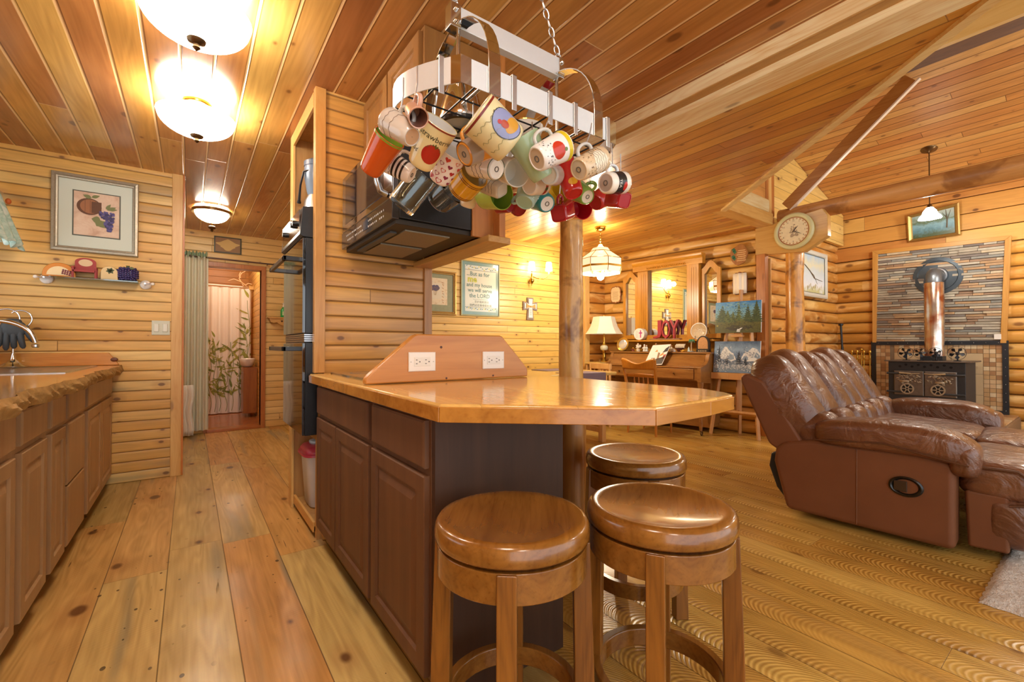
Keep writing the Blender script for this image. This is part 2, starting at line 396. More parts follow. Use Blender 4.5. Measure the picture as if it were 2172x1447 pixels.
def logmat(name, a, cols): 
    t = NT(name); q = t.xyz(t.coord()); A = q[a]
    u = t.m('ADD', t.m('DIVIDE', q[2], .155), 50.0); idx = t.m('FLOOR', u)
    r = t.n('TexWhiteNoise', noise_dimensions='1D'); t.put(r.inputs['W'], idx)
    sv = t.m('FLOOR', t.m('ADD', t.m('DIVIDE', A, 1.7), t.m('MULTIPLY', r.outputs[0], 5.0)))
    r2 = t.n('TexWhiteNoise', noise_dimensions='2D'); t.put(r2.inputs['Vector'], t.vec(idx, sv, 0))
    sh = t.m('MULTIPLY', r2.outputs[0], 31.0)
    g = t.noise(t.vec(t.m('ADD', t.m('MULTIPLY', A, 1.5), sh), t.m('MULTIPLY', q[2], 14.0), sh), 1.0, 5, .62, .6)
    bl = t.noise(t.vec(t.m('ADD', t.m('MULTIPLY', A, 1.2), sh), t.m('MULTIPLY', q[2], 5.0), sh), 1.0, 3, .6, 1.0)
    col = t.ramp(r2.outputs[0], [(i/(len(cols)-1), k) for i, k in enumerate(cols)])
    col = t.mix(t.smooth(bl, .45, .7), col, lin('eec07a'))
    f = t.m('SUBTRACT', 1.28, t.m('MULTIPLY', g, .55))
    col = t.mix(1.0, col, t.vec(t.m('MULTIPLY', f, TINT[0]), t.m('MULTIPLY', t.m('POWER', f, 1.2), TINT[1]), t.m('POWER', f, 1.5)), 'MULTIPLY')
    vo = t.n('TexVoronoi', voronoi_dimensions='2D'); t.put(vo.inputs['Vector'], t.vec(t.m('MULTIPLY', t.m('ADD', A, sh), 2.4), t.m('MULTIPLY', q[2], 5.0), 0)); vo.inputs['Scale'].default_value = 1
    k = t.m('MULTIPLY', t.m('SUBTRACT', 1.0, t.smooth(vo.outputs['Distance'], .06, .16)), t.m('GREATER_THAN', t.xyz(vo.outputs['Color'])[0], .5))
    col = t.mix(t.m('MULTIPLY', k, .75), col, lin('6a3414'))
    fz = t.m('FRACT', u); e = t.m('MINIMUM', fz, t.m('SUBTRACT', 1.0, fz)); gm = t.m('SUBTRACT', 1.0, t.smooth(e, .015, .10))
    col = t.mix(t.m('MULTIPLY', gm, .65), col, lin('5a2c10'))
    t.bump(g, .12, .006)
    return t.out(col, .36)
m_log_y = logmat('log_siding_y', 1, ['cf9040', 'daa24c', 'c08236', 'e0ae5a'])
m_log_x = logmat('log_siding_x', 0, ['c88236', 'd2903e', 'bb742e', 'da9c48'])
m_trim = wood('pine_trim', 'e6bd80', 'd29a58', 2, 1.0, .35, .8, .5)
m_trim_y = wood('pine_trim_y', 'e3b576', 'cc9250', 1, 1.0, .35, .8, .4)
m_trim_o = wood('fir_trim', 'c98348', 'a9602e', 2, 1.0, .35, 1, .3)
m_trim_x = wood('pine_trim_x', 'e2b67a', 'cf9a58', 0, 1.0, .35, .8, .3)
m_pale_y = wood('pale_pine_beam', 'fbecd0', 'e2b885', 1, .8, .35, 1.2, .5)
m_tan_y = wood('tan_fir_edge', 'c89a62', 'b07f48', 1, 1, .4)

def loglike(b, p0, p1, r0, r1, n=18, k=26, wob=.05, seed=0, flat=None):
    rnd = random.Random(seed); p0 = Vector(p0); p1 = Vector(p1)
    ph = [rnd.uniform(0, 6.28) for _ in range(6)]
    base = len(b.v); t = (p1 - p0).normalized(); x = t.orthogonal().normalized(); y = t.cross(x)
    for i in range(k + 1):
        f = i/k; c = p0.lerp(p1, f); r = r0 + (r1 - r0)*f
        for j in range(n):
            a = 2*PI*j/n
            q = r*(1 + wob*(.5*math.sin(f*7 + ph[0] + a) + .4*math.sin(2*a + f*13 + ph[1]) + .3*math.sin(3*a + ph[2] + f*23) + .25*math.sin(f*41 + ph[3] + a)))
            b.v.append(c + x*math.cos(a)*q + y*math.sin(a)*q)
    for i in range(k):
        for j in range(n):
            a = base + i*n; c = a + n; b.f.append((a+j, a+(j+1)%n, c+(j+1)%n, c+j)); b.m.append(0)
    b.f.append(tuple(base + j for j in range(n-1, -1, -1))); b.m.append(0)
    b.f.append(tuple(base + k*n + j for j in range(n))); b.m.append(0)
    return b
def barkwood(name, c1, c2, c3, ax, rough=.28):
    t = NT(name); q = t.xyz(t.coord()); k = [9.0]*3; k[ax] = 1.6
    g = t.noise(t.vec(*[t.m('MULTIPLY', q[i], k[i]) for i in range(3)]), 1, 6, .65, .9)
    g2 = t.noise(t.coord(), 3.0, 4, .6, .5)
    col = t.ramp(g, [(.3, c2), (.6, c1)])
    col = t.mix(t.smooth(g2, .5, .66), col, lin(c3))
    t.bump(g, .35, .01); return t.out(col, rough, coat=.2)

# ---------------------------------------------------------------- floors
b = MB(); b.box((-2.4, -1.4, -.06), (.95, 6.55, 0)); ST(b.build('floor_kitchen', m_floor_k, keep=True))
b = MB(); b.box((.95, -3.4, -.06), (8.2, 6.55, 0)); ST(b.build('floor_living', m_floor_l, keep=True))
b = MB(); b.box((-.4, 6.55, -.06), (1.3, 8.9, .02)); ST(b.build('floor_bathroom', m_bathfloor, keep=True))

# ---------------------------------------------------------------- ceilings
CZ = 2.445
b = MB(); b.prism([(-2.4, -1.4), (1.137, -1.4), (2.13, -.26), (2.13, 6.6), (-2.4, 6.6)], lambda x, y, z: (x, y, z), CZ, CZ + .09)
ST(b.build('ceiling_kitchen', m_ceil_k, keep=True))
b = MB(); b.prism([(2.13, -.26), (4.383, 2.33), (5.62, 2.33), (5.62, 2.60), (5.40, 4.85), (2.13, 4.85)], lambda x, y, z: (x, y, z), CZ, CZ + .09)
ST(b.build('ceiling_dining', m_ceil_d, keep=True))
# thin board edging the slanted end of the flat ceiling
e = Vector((4.383-1.137, 2.33+1.4, 0)).normalized(); nn = Vector((e.y, -e.x, 0))
b = MB(); p0 = Vector((1.137, -1.4, 0)); p1 = Vector((4.40, 2.35, 0))
b.prism([(-.03, CZ-.02), (.022, CZ-.02), (.022, CZ+.10), (-.03, CZ+.10)], lambda u, v, w: tuple(p0 + (p1-p0)*w + nn*(u-.008) + Vector((0,0,v))), 0, 1)
ST(b.build('trim_1', wood('edge_trim', 'f0d4a4', 'd8ac74', 1, 1, .4), keep=True))
# stepped beam under the flat ceiling
b = MB(); b.box((2.13, -.9, 2.375), (2.19, 4.66, 2.475)); ST(b.build('beam_fascia_board', m_pale_y, keep=True))
b = MB(); b.box((2.132, -.9, 2.369), (2.19, 4.66, 2.375)); ST(b.build('beam_lower_lip', m_tan_y, keep=True))
b = MB(); b.box((2.19, -.8, 2.335), (2.36, 4.66, 2.475)); ST(b.build('beam_soffit_board', m_pale_y, keep=True), 'pale boxed beam under the flat ceiling')
# the sloping roof over the living room
def roof_z(x): return 3.03 + .25 * (8 - x)
b = MB(); b.prism([(4.0, roof_z(4.0)), (8.3, roof_z(8.3)), (8.3, roof_z(8.3)+.1), (4.0, roof_z(4.0)+.1)], lambda x, z, y: (x, y, z), -3.4, 2.62)
ST(b.build('ceiling_roof', m_roof, keep=True))
b = MB(); b.prism([(4.05, roof_z(4.05)), (1.0, 3.2), (1.0, 3.3), (4.05, roof_z(4.05)+.1)], lambda x, z, y: (x, y, z), -3.4, 2.62)
ST(b.build('ceiling_far_slope', m_roof, keep=True))
b = MB(); b.box((4.05, -3.4, 3.06), (4.09, 2.30, 3.95)); ST(b.build('beam_ridge', wood('ridge_board', 'ecc888', 'd4a45c', 1, .7, .4, .6, .4), keep=True))
b = MB(); b.box((4.09, -3.4, 3.10), (4.34, 2.30, 3.93)); ST(b.build('beam_ridge_shade', wood('ridge_shade_brown', '7a4c24', '5c3616', 1, .8, .6), keep=True))  # dark brown box painting the strip of shadow between ridge board and roof
b = MB(); loglike(b, (4.46, -3.4, 3.26), (4.46, 2.30, 3.26), .10, .09, 18, 30, .03, 8); ST(b.build('beam_purlin', wood('purlin_log', 'b87838', '96582a', 1, .8, .45), keep=True, smooth=60))

# ---------------------------------------------------------------- kitchen and hall walls
b = MB(); b.box((-2.4, 4.5, 0), (-.12, 4.62, CZ)); ST(b.build('wall_back', m_pine_x, keep=True))
b = MB(); b.box((-.125, 4.482, 0), (-.055, 4.62, CZ)); ST(b.build('trim_2', m_trim, keep=True, bevel=.003))
b = MB(); b.box((-.055, 4.495, 0), (-.043, 4.64, CZ)); ST(b.build('trim_3', wood('orange_trim', 'd9883a', 'c06c28', 2, 1, .35), keep=True))
wl = MB()
for a, c in (((-1.32, -1.4, 0), (-1.2, 1.5, CZ)), ((-1.32, 4.3, 0), (-1.2, 4.5, CZ)), ((-1.32, 1.5, 0), (-1.2, 4.3, 1.1)), ((-1.32, 1.5, 2.15), (-1.2, 4.3, CZ))): wl.box(a, c)
ST(wl.build('wall_left', m_pine_y, keep=True))
b = MB()
for a, c in (((-.6, 6.5, 0), (.163, 6.62, CZ)), ((.735, 6.5, 0), (1.37, 6.62, CZ)), ((.163, 6.5, 2.03), (.735, 6.62, CZ))): b.box(a, c)
ST(b.build('wall_hall_back', m_pine_hall, keep=True))
b = MB(); b.box((-.62, 4.62, 0), (-.5, 6.62, CZ)); ST(b.build('wall_hall_left', m_pine_y, keep=True))
b = MB(); b.box((1.25, 3.25, 0), (1.37, 6.5, CZ)); ST(b.build('wall_hall_right', m_pine_y, keep=True))
b = MB(); b.box((.735, 6.47, 0), (.785, 6.64, 2.03)); b.box((.15, 6.47, 2.02), (.785, 6.64, 2.075)); b.box((.13, 6.47, 0), (.163, 6.64, 2.03))
ST(b.build('door_1', m_trim_o, keep=True, bevel=.003))
b = MB(); b.box((.163, 6.46, 0), (.735, 6.64, .035)); ST(b.build('trim_4', wood('threshold', 'c47a40', 'a8602e', 0, 1, .25), keep=True, bevel=.004))
b = MB(); b.box((-.4, 8.75, 0), (1.3, 8.87, 2.6)); ST(b.build('wall_bath_back', boards('bath_boards', 0, 2, .11, 2, ['e0993f', 'd98e38'], gap=.05, rough=.4, knot=.4), keep=True))
b = MB(); b.box((.80, 6.62, 0), (.92, 8.75, 2.6)); ST(b.build('wall_bath_right', m_pine_y, keep=True))
b = MB(); b.box((-.4, 6.62, 0), (-.28, 8.75, 2.6)); ST(b.build('wall_bath_left', m_pine_y, keep=True))
b = MB(); b.box((-.4, 6.62, 2.6), (1.3, 8.87, 2.7)); ST(b.build('ceiling_bathroom', m_ceil_d, keep=True))
# dining wall
b = MB(); b.box((1.37, 4.66, 0), (4.72, 4.78, CZ)); ST(b.build('wall_dining', m_pine_dining, keep=True))
b = MB(); b.box((4.70, 4.62, 0), (4.80, 4.78, CZ)); ST(b.build('trim_5', m_trim, keep=True, bevel=.004))

# ---------------------------------------------------------------- log walls: rows of half-round logs
def logwall(name, o, u, n, L, z0, z1, m, pitch=.155, bulge=.05, back=.12, seed=1):
    rnd = random.Random(seed); b = MB(); u = Vector(u); n = Vector(n); o = Vector(o)
    prof = []; z = z0
    while z < z1 - .01:
        zt = min(z + pitch, z1); K = 7
        for k in range(K + 1):
            a = -1 + 2*k/K; prof.append((z + (zt - z)*k/K, bulge*math.sqrt(max(0, 1 - (abs(a)**2.2)))))
        z += pitch
    nu = 2; base = 0
    for (za, da) in prof:
        for i in (0, 1): b.v.append(o + u*(L*i) + n*da + Vector((0,0,za)))
    for k in range(len(prof) - 1):
        b.f.append((2*k, 2*k+1, 2*k+3, 2*k+2)); b.m.append(0)
    nb = len(b.v)
    for za in (z0, z1):
        for i in (0, 1): b.v.append(o + u*(L*i) - n*back + Vector((0,0,za)))
    b.f.append((nb, nb+2, nb+3, nb+1)); b.m.append(0)
    for i in (0, 1):
        b.f.append(tuple([2*k + i for k in range(len(prof))] + [nb + 2 + i, nb + i])); b.m.append(0)
    return ST(b.build(name, m, keep=True, smooth=50))
MO = Vector((5.42, 2.52, 0)); MU = Vector((-.1115, .9938, 0)).normalized(); MN = Vector((-MU.y, MU.x, 0))
def MW(s, d, z): return tuple(MO + MU*s + MN*d + Vector((0, 0, z)))
logwall('wall_mirror', (5.46, 2.525, 0), MU, MN, 2.3, 0, CZ, m_log_y, bulge=.04, back=.1)
logwall('wall_dining_corner', (4.8, 4.70, 0), (1, 0, 0), (0, -1, 0), .42, 0, CZ, m_log_x, bulge=.035, back=.08)
logwall('wall_living_back', (5.49, 2.56, 0), (1, 0, 0), (0, -1, 0), 2.62, 0, 3.05, m_log_x, bulge=.05, back=.06, seed=4)
logwall('wall_right', (8.05, 2.6, 0), (0, -1, 0), (-1, 0, 0), 6.0, 0, 2.325, m_log_y, bulge=.05, back=.12, seed=6)
b = MB()
for k in range(4): b.box((8.01 - .004*(k % 2), -3.4, 2.325 + k*.21), (8.14, 2.56, 2.325 + (k+1)*.21 - .004))
ST(b.build('wall_right_upper', boards('upper_boards', 1, 2, .21, 2.5, ['e3ae62', 'c77f40', 'e6b770', 'dfa85a'], gap=.02, gapd=.6, knot=.8, kscale=4, rough=.4, off=-.07), keep=True, bevel=.012))
# jamb at the near end of the mirror wall
b = MB(); b.box((5.395, 2.405, 0), (5.485, 2.505, 2.125)); ST(b.build('trim_6', m_trim_o, keep=True, bevel=.004))
b = MB(); b.box((5.49, 2.385, 0), (5.515, 2.45, 2.08)); ST(b.build('trim_7', m_trim, keep=True, bevel=.003))

# ---------------------------------------------------------------- gable, header and log beam
G0 = 2.37
b = MB(); b.prism([(5.5, 2.56), (7.99, 2.56), (7.99, roof_z(7.99)-.01), (5.5, roof_z(5.5)-.01)], lambda x, z, y: (x, y, z), G0 + .06, G0 + .11)
ST(b.build('gable_panel', m_gable, keep=True))
b = MB(); b.box((4.40, 2.318, 2.442), (5.415, G0 + .12, 2.575)); ST(b.build('gable_header', wood('header_pine', 'dfb070', 'c98f4c', 0, 1, .35, 1, .3), keep=True, bevel=.01))
b = MB(); b.box((4.5, 2.33, 2.575), (5.37, G0 + .10, 2.74)); ST(b.build('gable_pale_board', wood('pale_log', 'f0dfc0', 'd9b480', 0, 1, .3, .6, .7), keep=True, bevel=.035, seg=3))
b = MB(); b.box((4.5, G0 + .0, 2.74), (5.40, G0 + .10, 3.9)); ST(b.build('gable_red_boards', boards('gable_red', 0, 2, .13, 3, ['c98548', 'd29254'], gap=.03, knot=.3, rough=.35), keep=True))
for i, (x0, x1, m) in enumerate(((5.34, 5.40, m_trim_o), (5.405, 5.50, m_trim), (5.51, 5.60, m_trim_o))):
    b = MB(); b.box((x0, G0 - .01 + .012*i, 2.585), (x1, G0 + .12, roof_z(x1) - .02)); ST(b.build('gable_post_%s' % ('inner', 'middle', 'outer')[i], m, keep=True, bevel=.006))
m_logbeam = barkwood('log_beam', 'cc9250', 'a86c34', '96602c', 1, .5)
m_logpost = barkwood('peeled_log', 'e2b266', 'bd863e', '8a5a2a', 2)
m_logpost2 = barkwood('peeled_log_gold', 'e2a64e', 'bd7626', '6e3f18', 2)
b = MB(); loglike(b, (5.605, 2.325, 2.56), (5.605, -3.4, 2.53), .088, .12, 20, 40, .03, 3)
ST(b.build('beam_log', m_logbeam, keep=True, smooth=60))
# ================================================================ kitchen
m_cab = wood('brown_cabinet', 'b08866', '9a7250', 2, .9, .38, .35, bump=.02)
m_cab_dk = wood('dark_brown_cabinet', '70482e', '5c3824', 2, .9, .55, .35, bump=.02)
m_cab_up = wood('upper_cabinet_brown', 'a0703f', '885a34', 2, .9, .34, .5, bump=.02)
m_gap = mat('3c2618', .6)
m_slab = wood('live_edge_slab', 'd9a45c', 'b67a38', 1, .7, .14, 1.2, .5, coat=.6)
m_edge = plain('live_edge_bark', 'a07a45', .45, var=.9, vs=45, bump=.8)
m_ctr = boards('butcher_block', 1, 0, .09, 3.0, ['d9a35a', 'e2b26c', 'cf9450', 'dcaa62'], gap=.012, gapd=.3, knot=.4, kscale=4, rough=.12, bump=.06, grain=.5, spec=.7)
m_ctr_e = wood('counter_edge', 'c8883e', '9c6026', 0, .8, .16, .5, .6, coat=.5)
m_back = wood('backsplash_pine', 'd9954e', 'bd7838', 0, .6, .25, .8, .55)
m_back2 = wood('backsplash_pine_orange', 'dd9a4a', 'c07a34', 0, .8, .22, 1, .4)
m_chrome = mat('d8dadc', .12, 1.0); m_steel = mat('b9bcc0', .25, 1.0); m_steel2 = mat('d4d6d8', .3, 1.0)
m_black = mat('141416', .3); m_blackg = plain('black_glass', '0b0c0e', .03, 0, spec=1.0, coat=1.0); m_blackt = plain('black_textured', '17181b', .28, var=.3, vs=200, bump=.15)
m_white = mat('f2efe6', .4); m_ivory = mat('e6dfc6', .4); m_brass = mat('c9a24a', .18, 1.0); m_bronze = mat('6a5236', .3, .9)
m_iron = mat('22242a', .45, .3)

def XF(x):  # doors that face -X: (y, z, depth) -> point
    return lambda a, z, d: (x - d, a, z)
def XB(x): return lambda a, z, d: (x + d, a, z)
DOOR = [(0, 0), (0, .016), (.003, .019), (.05, .019), (.056, .011), (.066, .011), (.09, .018)]
DRAW = [(0, 0), (0, .014), (.006, .019)]

# ---- left run of base cabinets
t = T('base_cabinet', 'long run of brown base cabinets under the rough edged wooden sink counter', 'cabinet', (-.8, 2.8, 0))
b = MB(); b.box((-1.19, .9, .09), (-.482, 4.49, .84)); b.build('body', m_cab, t)
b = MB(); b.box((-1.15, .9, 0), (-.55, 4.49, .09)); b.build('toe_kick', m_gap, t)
FX = XB(-.482)
def loops_x(y0, z0, y1, z1, steps, name, m, par, fn):
    b = MB(); b.loops(fn, y0, z0, y1, z1, steps); return b.build(name, m, par)
for y0, y1 in ((3.44, 4.38), (2.935, 3.34), (2.625, 2.875), (2.22, 2.55), (1.845, 2.15), (1.465, 1.775), (1.01, 1.40)): loops_x(y0, .705, y1, .828, DRAW, 'drawer', m_cab, t, FX)
for y0, y1 in ((3.912, 4.38), (3.44, 3.905), (2.625, 2.875), (2.22, 2.55), (1.845, 2.15), (1.465, 1.775), (1.01, 1.40)): loops_x(y0, .10, y1, .68, DOOR, 'door', m_cab, t, FX)
for z0, z1 in ((.392, .68), (.10, .385)): loops_x(2.935, z0, 3.34, z1, DRAW, 'drawer', m_cab, t, FX)

t = T('live_edge_counter', 'thick glossy wooden counter slab with a rough bark front edge and a steel sink', 'counter', (-.8, 2.7, .845))
b = MB(); rnd = random.Random(2)
ys = [.9 + (4.495-.9)*i/60 for i in range(61)]
def edge_x(y): return -.418 + .012*math.sin(y*5.1) + .008*math.sin(y*13.7 + 1) + .006*math.sin(y*31)
top = [(edge_x(y), y) for y in ys]
poly = [(-.56, ys[0])] + top + [(-.56, ys[-1])]
b.prism(poly, lambda x, y, z: (x, y, z), .848, .905)
b.box((-1.195, .9, .848), (-1.02, 4.495, .905)); b.box((-1.02, .9, .848), (-.56, 3.32, .905)); b.box((-1.02, 4.28, .848), (-.56, 4.495, .905))
b.build('slab', m_slab, t, bevel=0)
b = MB()
for i in range(60):
    for k in range(4):
        pass
def bark(u, v):
    y = .9 + 3.595*u; a = edge_x(y)
    d = .005 + .008*abs(math.sin(y*17 + v*5)) * abs(math.sin(y*3.3 + 1.7)) + .006*math.sin(y*57 + v*9)*math.sin(v*PI)
    return (a + d*math.sin(PI*min(1, v*1.05 + .02)) + .002, y, .846 + .0595*v)
b.grid(bark, 240, 6); b.build('bark_edge', m_edge, t, smooth=40)
t = T('sink', 'stainless steel kitchen sink set into the rough edged wooden counter', 'sink', (-.79, 3.8, .905))
b = MB(); b.loops(lambda x, y, d: (x, y, .905 + d), -1.045, 3.295, -.535, 4.305, [(0, 0), (0, .004), (.012, .007), (.03, .007), (.045, .0), (.05, -.045), (.07, -.055)]); b.build('basin', m_steel, t, smooth=30)
b = MB(); b.lathe([(.012, .855), (.04, .853), (.04, .856)], 20, Matrix.Translation((-.79, 3.8, 0))); b.build('drain', m_chrome, t, smooth=40)
t = T('backsplash_board', 'low orange pine backsplash board along the wall behind the sink counter', 'backsplash')
b = MB(); b.prism([(-1.19, .906), (-.435, .906), (-.455, .94), (-.495, 1.0), (-1.19, 1.0)], lambda x, z, y: (x, y, z), 4.462, 4.499); b.build('board', m_back2, t, bevel=.004)
b = MB(); b.sq((-.462, 4.46, .948), (.022, .006, .016), (1, 1)); b.build('knot', mat('6a3a1c', .4), t, smooth=60)
# faucet and the scroll stand with the glove
t = T('faucet', 'chrome gooseneck kitchen faucet arching over the sink', 'faucet', (-1.12, 4.05, .905))
pts = [(-1.12, 4.05, .906), (-1.12, 4.05, 1.08)] + [(-1.12 + .165 - .165*math.cos(a), 4.05 - .05*math.sin(a/2), 1.08 + .125*math.sin(a)) for a in [PI*i/16 for i in range(1, 16)]] + [(-.787, 4.0, 1.085), (-.785, 4.0, 1.07)]
b = MB(); b.tube(pts, .0135, 14); b.build('spout', m_chrome, t, smooth=60)
b = MB(); b.lathe([(.014, 1.062), (.019, 1.058), (.019, 1.045), (.013, 1.04)][::-1], 20, Matrix.Translation((-.784, 4.0, 0))); b.build('aerator', m_chrome, t, smooth=40)
b = MB(); b.lathe([(.035, .905), (.034, .92), (.02, .935), (.015, .96)], 20, Matrix.Translation((-1.12, 4.05, 0))); b.build('base', m_chrome, t, smooth=60)
t = T('scroll_stand', 'chrome counter stand with curled scroll hooks beside the sink', 'stand', (-.968, 4.40, .905))
b = MB(); b.lathe([(.085, .906), (.085, .912), (.06, .925), (.03, .94), (.014, .965), (.009, 1.0)], 28, Matrix.Translation((-.968, 4.40, 0))); b.build('base', m_chrome, t, smooth=50)
b = MB(); b.tube([(-.968, 4.40, .99), (-.968, 4.40, 1.22)], .008, 12); b.build('post', m_chrome, t, smooth=60)
for cx, cz, r, a0, a1 in ((-1.0, 1.235, .062, -.3, 3.6), (-.935, 1.235, .055, -2.2, 2.4)):
    b = MB(); b.tube([(cx + r*math.cos(a0 + (a1-a0)*i/24), 4.40, cz + r*1.05*math.sin(a0 + (a1-a0)*i/24)) for i in range(25)], .005, 10); b.build('scroll', m_chrome, t, smooth=60)
g = MB()
g.sq((-.962, 4.368, 1.165), (.062, .022, .055), (.7, .8)); g.sq((-.965, 4.372, 1.205), (.045, .026, .03), (.7, .8))
for dx, dz, L, ang in ((-.052, 1.14, .115, .10), (-.026, 1.13, .13, .04), (.002, 1.125, .11, -.04), (.03, 1.125, .11, -.18), (.055, 1.15, .09, -.55)):
    x0 = -.962 + dx
    g.tube([(x0, 4.368, dz + .03), (x0 - math.sin(ang)*L*.5, 4.362, dz - L*.35), (x0 - math.sin(ang)*L*.9, 4.364, dz - L*.72), (x0 - math.sin(ang)*L, 4.366, dz - L*.84)], [.019, .017, .0155, .007], 12)
tag(g.build('rubber_glove', plain('glove_rubber', '3f474d', .5, var=.3, vs=60), smooth=60), 'dark grey rubber glove draped over the chrome scroll stand', 'glove')
# valance
t = T('window_valance', 'short green floral curtain valance on a rod above the sink window', 'curtain', (-1.06, 4.2, 2.1))
b = MB()
def val(u, v):
    y = 3.95 + .475*u; z = 2.19 - .47*v; fl = .03 + .10*v
    return (-1.14 + fl + .085*u*(.35+.65*v) + .02*math.sin(u*38)*(.4+.6*v), y + .015*math.sin(v*5), z + .02*math.sin(u*30)*v)
b.grid(val, 80, 14)
t2 = NT('floral_cloth'); nz = t2.noise(t2.coord(), 14, 4, .6, 1.2); m_floral = t2.out(t2.ramp(nz, [(.35, 'dcebe2'), (.5, 'b9d8cc'), (.62, '9cc4b8'), (.75, 'e8efe4')]), .8)
b.build('cloth', m_floral, t, smooth=80, solid=.003)
b = MB(); b.tube([(-1.085, 3.9, 2.1), (-1.04, 4.47, 2.09)], .007, 10); b.build('rod', m_chrome, t, smooth=60)
b = MB(); b.sq((-1.012, 4.46, 2.04), (.015, .015, .02), (1, 1)); b.build('tieback', mat('c8642a', .5), t, smooth=60)

# ---- on the back wall: framed print, glass shelf, switch
m_sil = plain('antique_silver_frame', 'a8a08c', .35, .5, var=.5, vs=90, bump=.5)
def YF(y): return lambda x, z, d: (x, y - d, z)
FRAME = [(0, 0), (0, .022), (.004, .028), (.018, .030), (.026, .020), (.034, .018), (.038, .010)]
def scatter_print(name, base, blobs, edge=.35):
    """painted print: soft-edged patches at fixed places in object coordinates. blobs: (u, v, ru, rv, colour)"""
    return (name, base, blobs)
t = T('framed_print', 'large silver framed print of a wine barrel and purple grapes in a pale green mat', 'picture', (-.572, 4.5, 1.74))
b = MB(); b.loops(YF(4.498), -.812, 1.741, -.332, 2.309, FRAME, cap=False); b.build('frame', m_sil, t)
b = MB(); b.loops(YF(4.495), -.776, 1.777, -.368, 2.273, [(0, 0), (0, .004)]); b.build('mat_board', mat('d3ded0', .7), t)
b = MB(); b.loops(YF(4.491), -.703, 1.862, -.437, 2.198, [(0, 0), (.008, .003), (.008, .001)]); b.build('inner_frame', mat('5c6258', .4), t)
b = MB(); b.box((-.695, 4.486, 1.870), (-.445, 4.4905, 2.190)); 
t2 = NT('print_ground'); m_pg = t2.out(t2.ramp(t2.noise(t2.coord(), 9, 5, .65, .6), [(.35, 'c9a68c'), (.5, 'ddc3aa'), (.7, 'e8d6c0')]), .7)
b.build('print_ground', m_pg, t)
def disc(b, cx, cz, rx, rz, y, n=28, mi=0, rot=0):
    vs = [(cx + rx*math.cos(2*PI*i/n)*math.cos(rot) - rz*math.sin(2*PI*i/n)*math.sin(rot), y, cz + rx*math.cos(2*PI*i/n)*math.sin(rot) + rz*math.sin(2*PI*i/n)*math.cos(rot)) for i in range(n)]
    b.add(vs, [tuple(range(n))], mi)
def leaf2(b, fn, x, z, L, w, ang, mi=0, n=8, lobes=0):
    """flat pointed leaf; fn(x, z) -> point"""
    up = []; dn = []
    for i in range(n + 1):
        f = i/n; q = w*math.sin(PI*f**.8)*(1 + (.35*math.cos(f*PI*lobes*2) if lobes else 0))
        a, c = math.cos(ang), math.sin(ang)
        up.append((x + L*f*a - q*c, z + L*f*c + q*a)); dn.append((x + L*f*a + q*c, z + L*f*c - q*a))
    pts = up + dn[::-1][1:-1]
    b.add([fn(*p) for p in pts], [tuple(range(len(pts)))], mi)
b = MB(); yy = 4.4855
disc(b, -.612, 2.085, .068, .062, yy, mi=0); disc(b, -.606, 2.086, .056, .052, yy - .0003, mi=1); b.box((-.60, yy-.0006, 2.04), (-.545, yy - .0002, 2.125), 0)
for i in (-1, 0, 1): b.box((-.607 + i*.028 - .001, yy - .0009, 2.04), (-.607 + i*.028 + .001, yy - .0006, 2.13), 0)
b.build('barrel', [mat('6b4a36', .7), mat('a4704c', .7)], t)
b = MB(); rnd = random.Random(5)
for i in range(110):
    f = rnd.random(); x = -.517 + rnd.uniform(-.04, .04)*(1.1 - .85*f) + .02*f; z = 2.055 - .14*f
    disc(b, x, z, .0082, .0082, yy - .002 - i*4e-5, 10, mi=rnd.choice((0, 1, 2)))
b.build('grapes', [mat('4a4474', .6), mat('5d5690', .6), mat('3a3560', .6)], t)
b = MB()
for x, z, L, w, a in ((-.54, 1.99, .055, .03, -2.2), (-.555, 1.985, .06, .028, -.9), (-.55, 1.99, .05, .026, 3.0), (-.515, 2.075, .06, .012, .5), (-.51, 2.08, .055, .011, .1), (-.52, 2.08, .05, .01, 1.0), (-.60, 2.15, .05, .014, 2.8), (-.60, 2.155, .05, .012, .4)):
    leaf2(b, lambda p, q, o=1e-4*len(b.v): (p, yy - .0012 - o*.1, q), x, z, L, w, a)
b.build('leaves', mat('7d8456', .7), t)
t = T('glass_shelf', 'narrow glass wall shelf on white porcelain brackets under the framed print', 'shelf', (-.57, 4.5, 1.53))
b = MB(); b.box((-.80, 4.385, 1.534), (-.325, 4.497, 1.542)); b.build('glass_panel', thin_glass('shelf_glass', 'cfe6d8', .2), t)
for x in (-.83, -.285):
    sgn = -1 if x < -.5 else 1
    b = MB(); b.lathe([(.03, 0), (.036, .004), (.036, .008), (.03, .014), (.012, .018)], 24, frame_of((x, 4.499, 1.53), (1,0,0), (0,-1,0))); br = b.build('bracket', m_white, t, smooth=50)
    b = MB(); b.tube([(x, 4.485, 1.532), (x, 4.41, 1.532)], .006, 10); b.tube([(x, 4.44, 1.532), (x + sgn*.035, 4.44, 1.534)], .006, 10); b.build('arm', m_chrome, br, smooth=60)
    b = MB(); b.sq((x + sgn*.045, 4.44, 1.535), (.013, .012, .012), (1, 1)); b.build('knob', m_white, br, smooth=60)
SH = 1.5425
t = T('napkin_holder', 'orange painted ceramic napkin holder with grapes on the glass shelf', 'napkin holder', (-.755, 4.44, SH))
b = MB(); b.prism([(-.845 + .0, SH)] + [(-.757 - .085*math.cos(a), SH + .008 + .092*math.sin(a)**.8) for a in [PI*i/20 for i in range(21)]] + [(-.67, SH)], lambda x, z, y: (x, y, z), 4.425, 4.45); b.build('body', [mat('d98a30', .25)], t, bevel=.006)
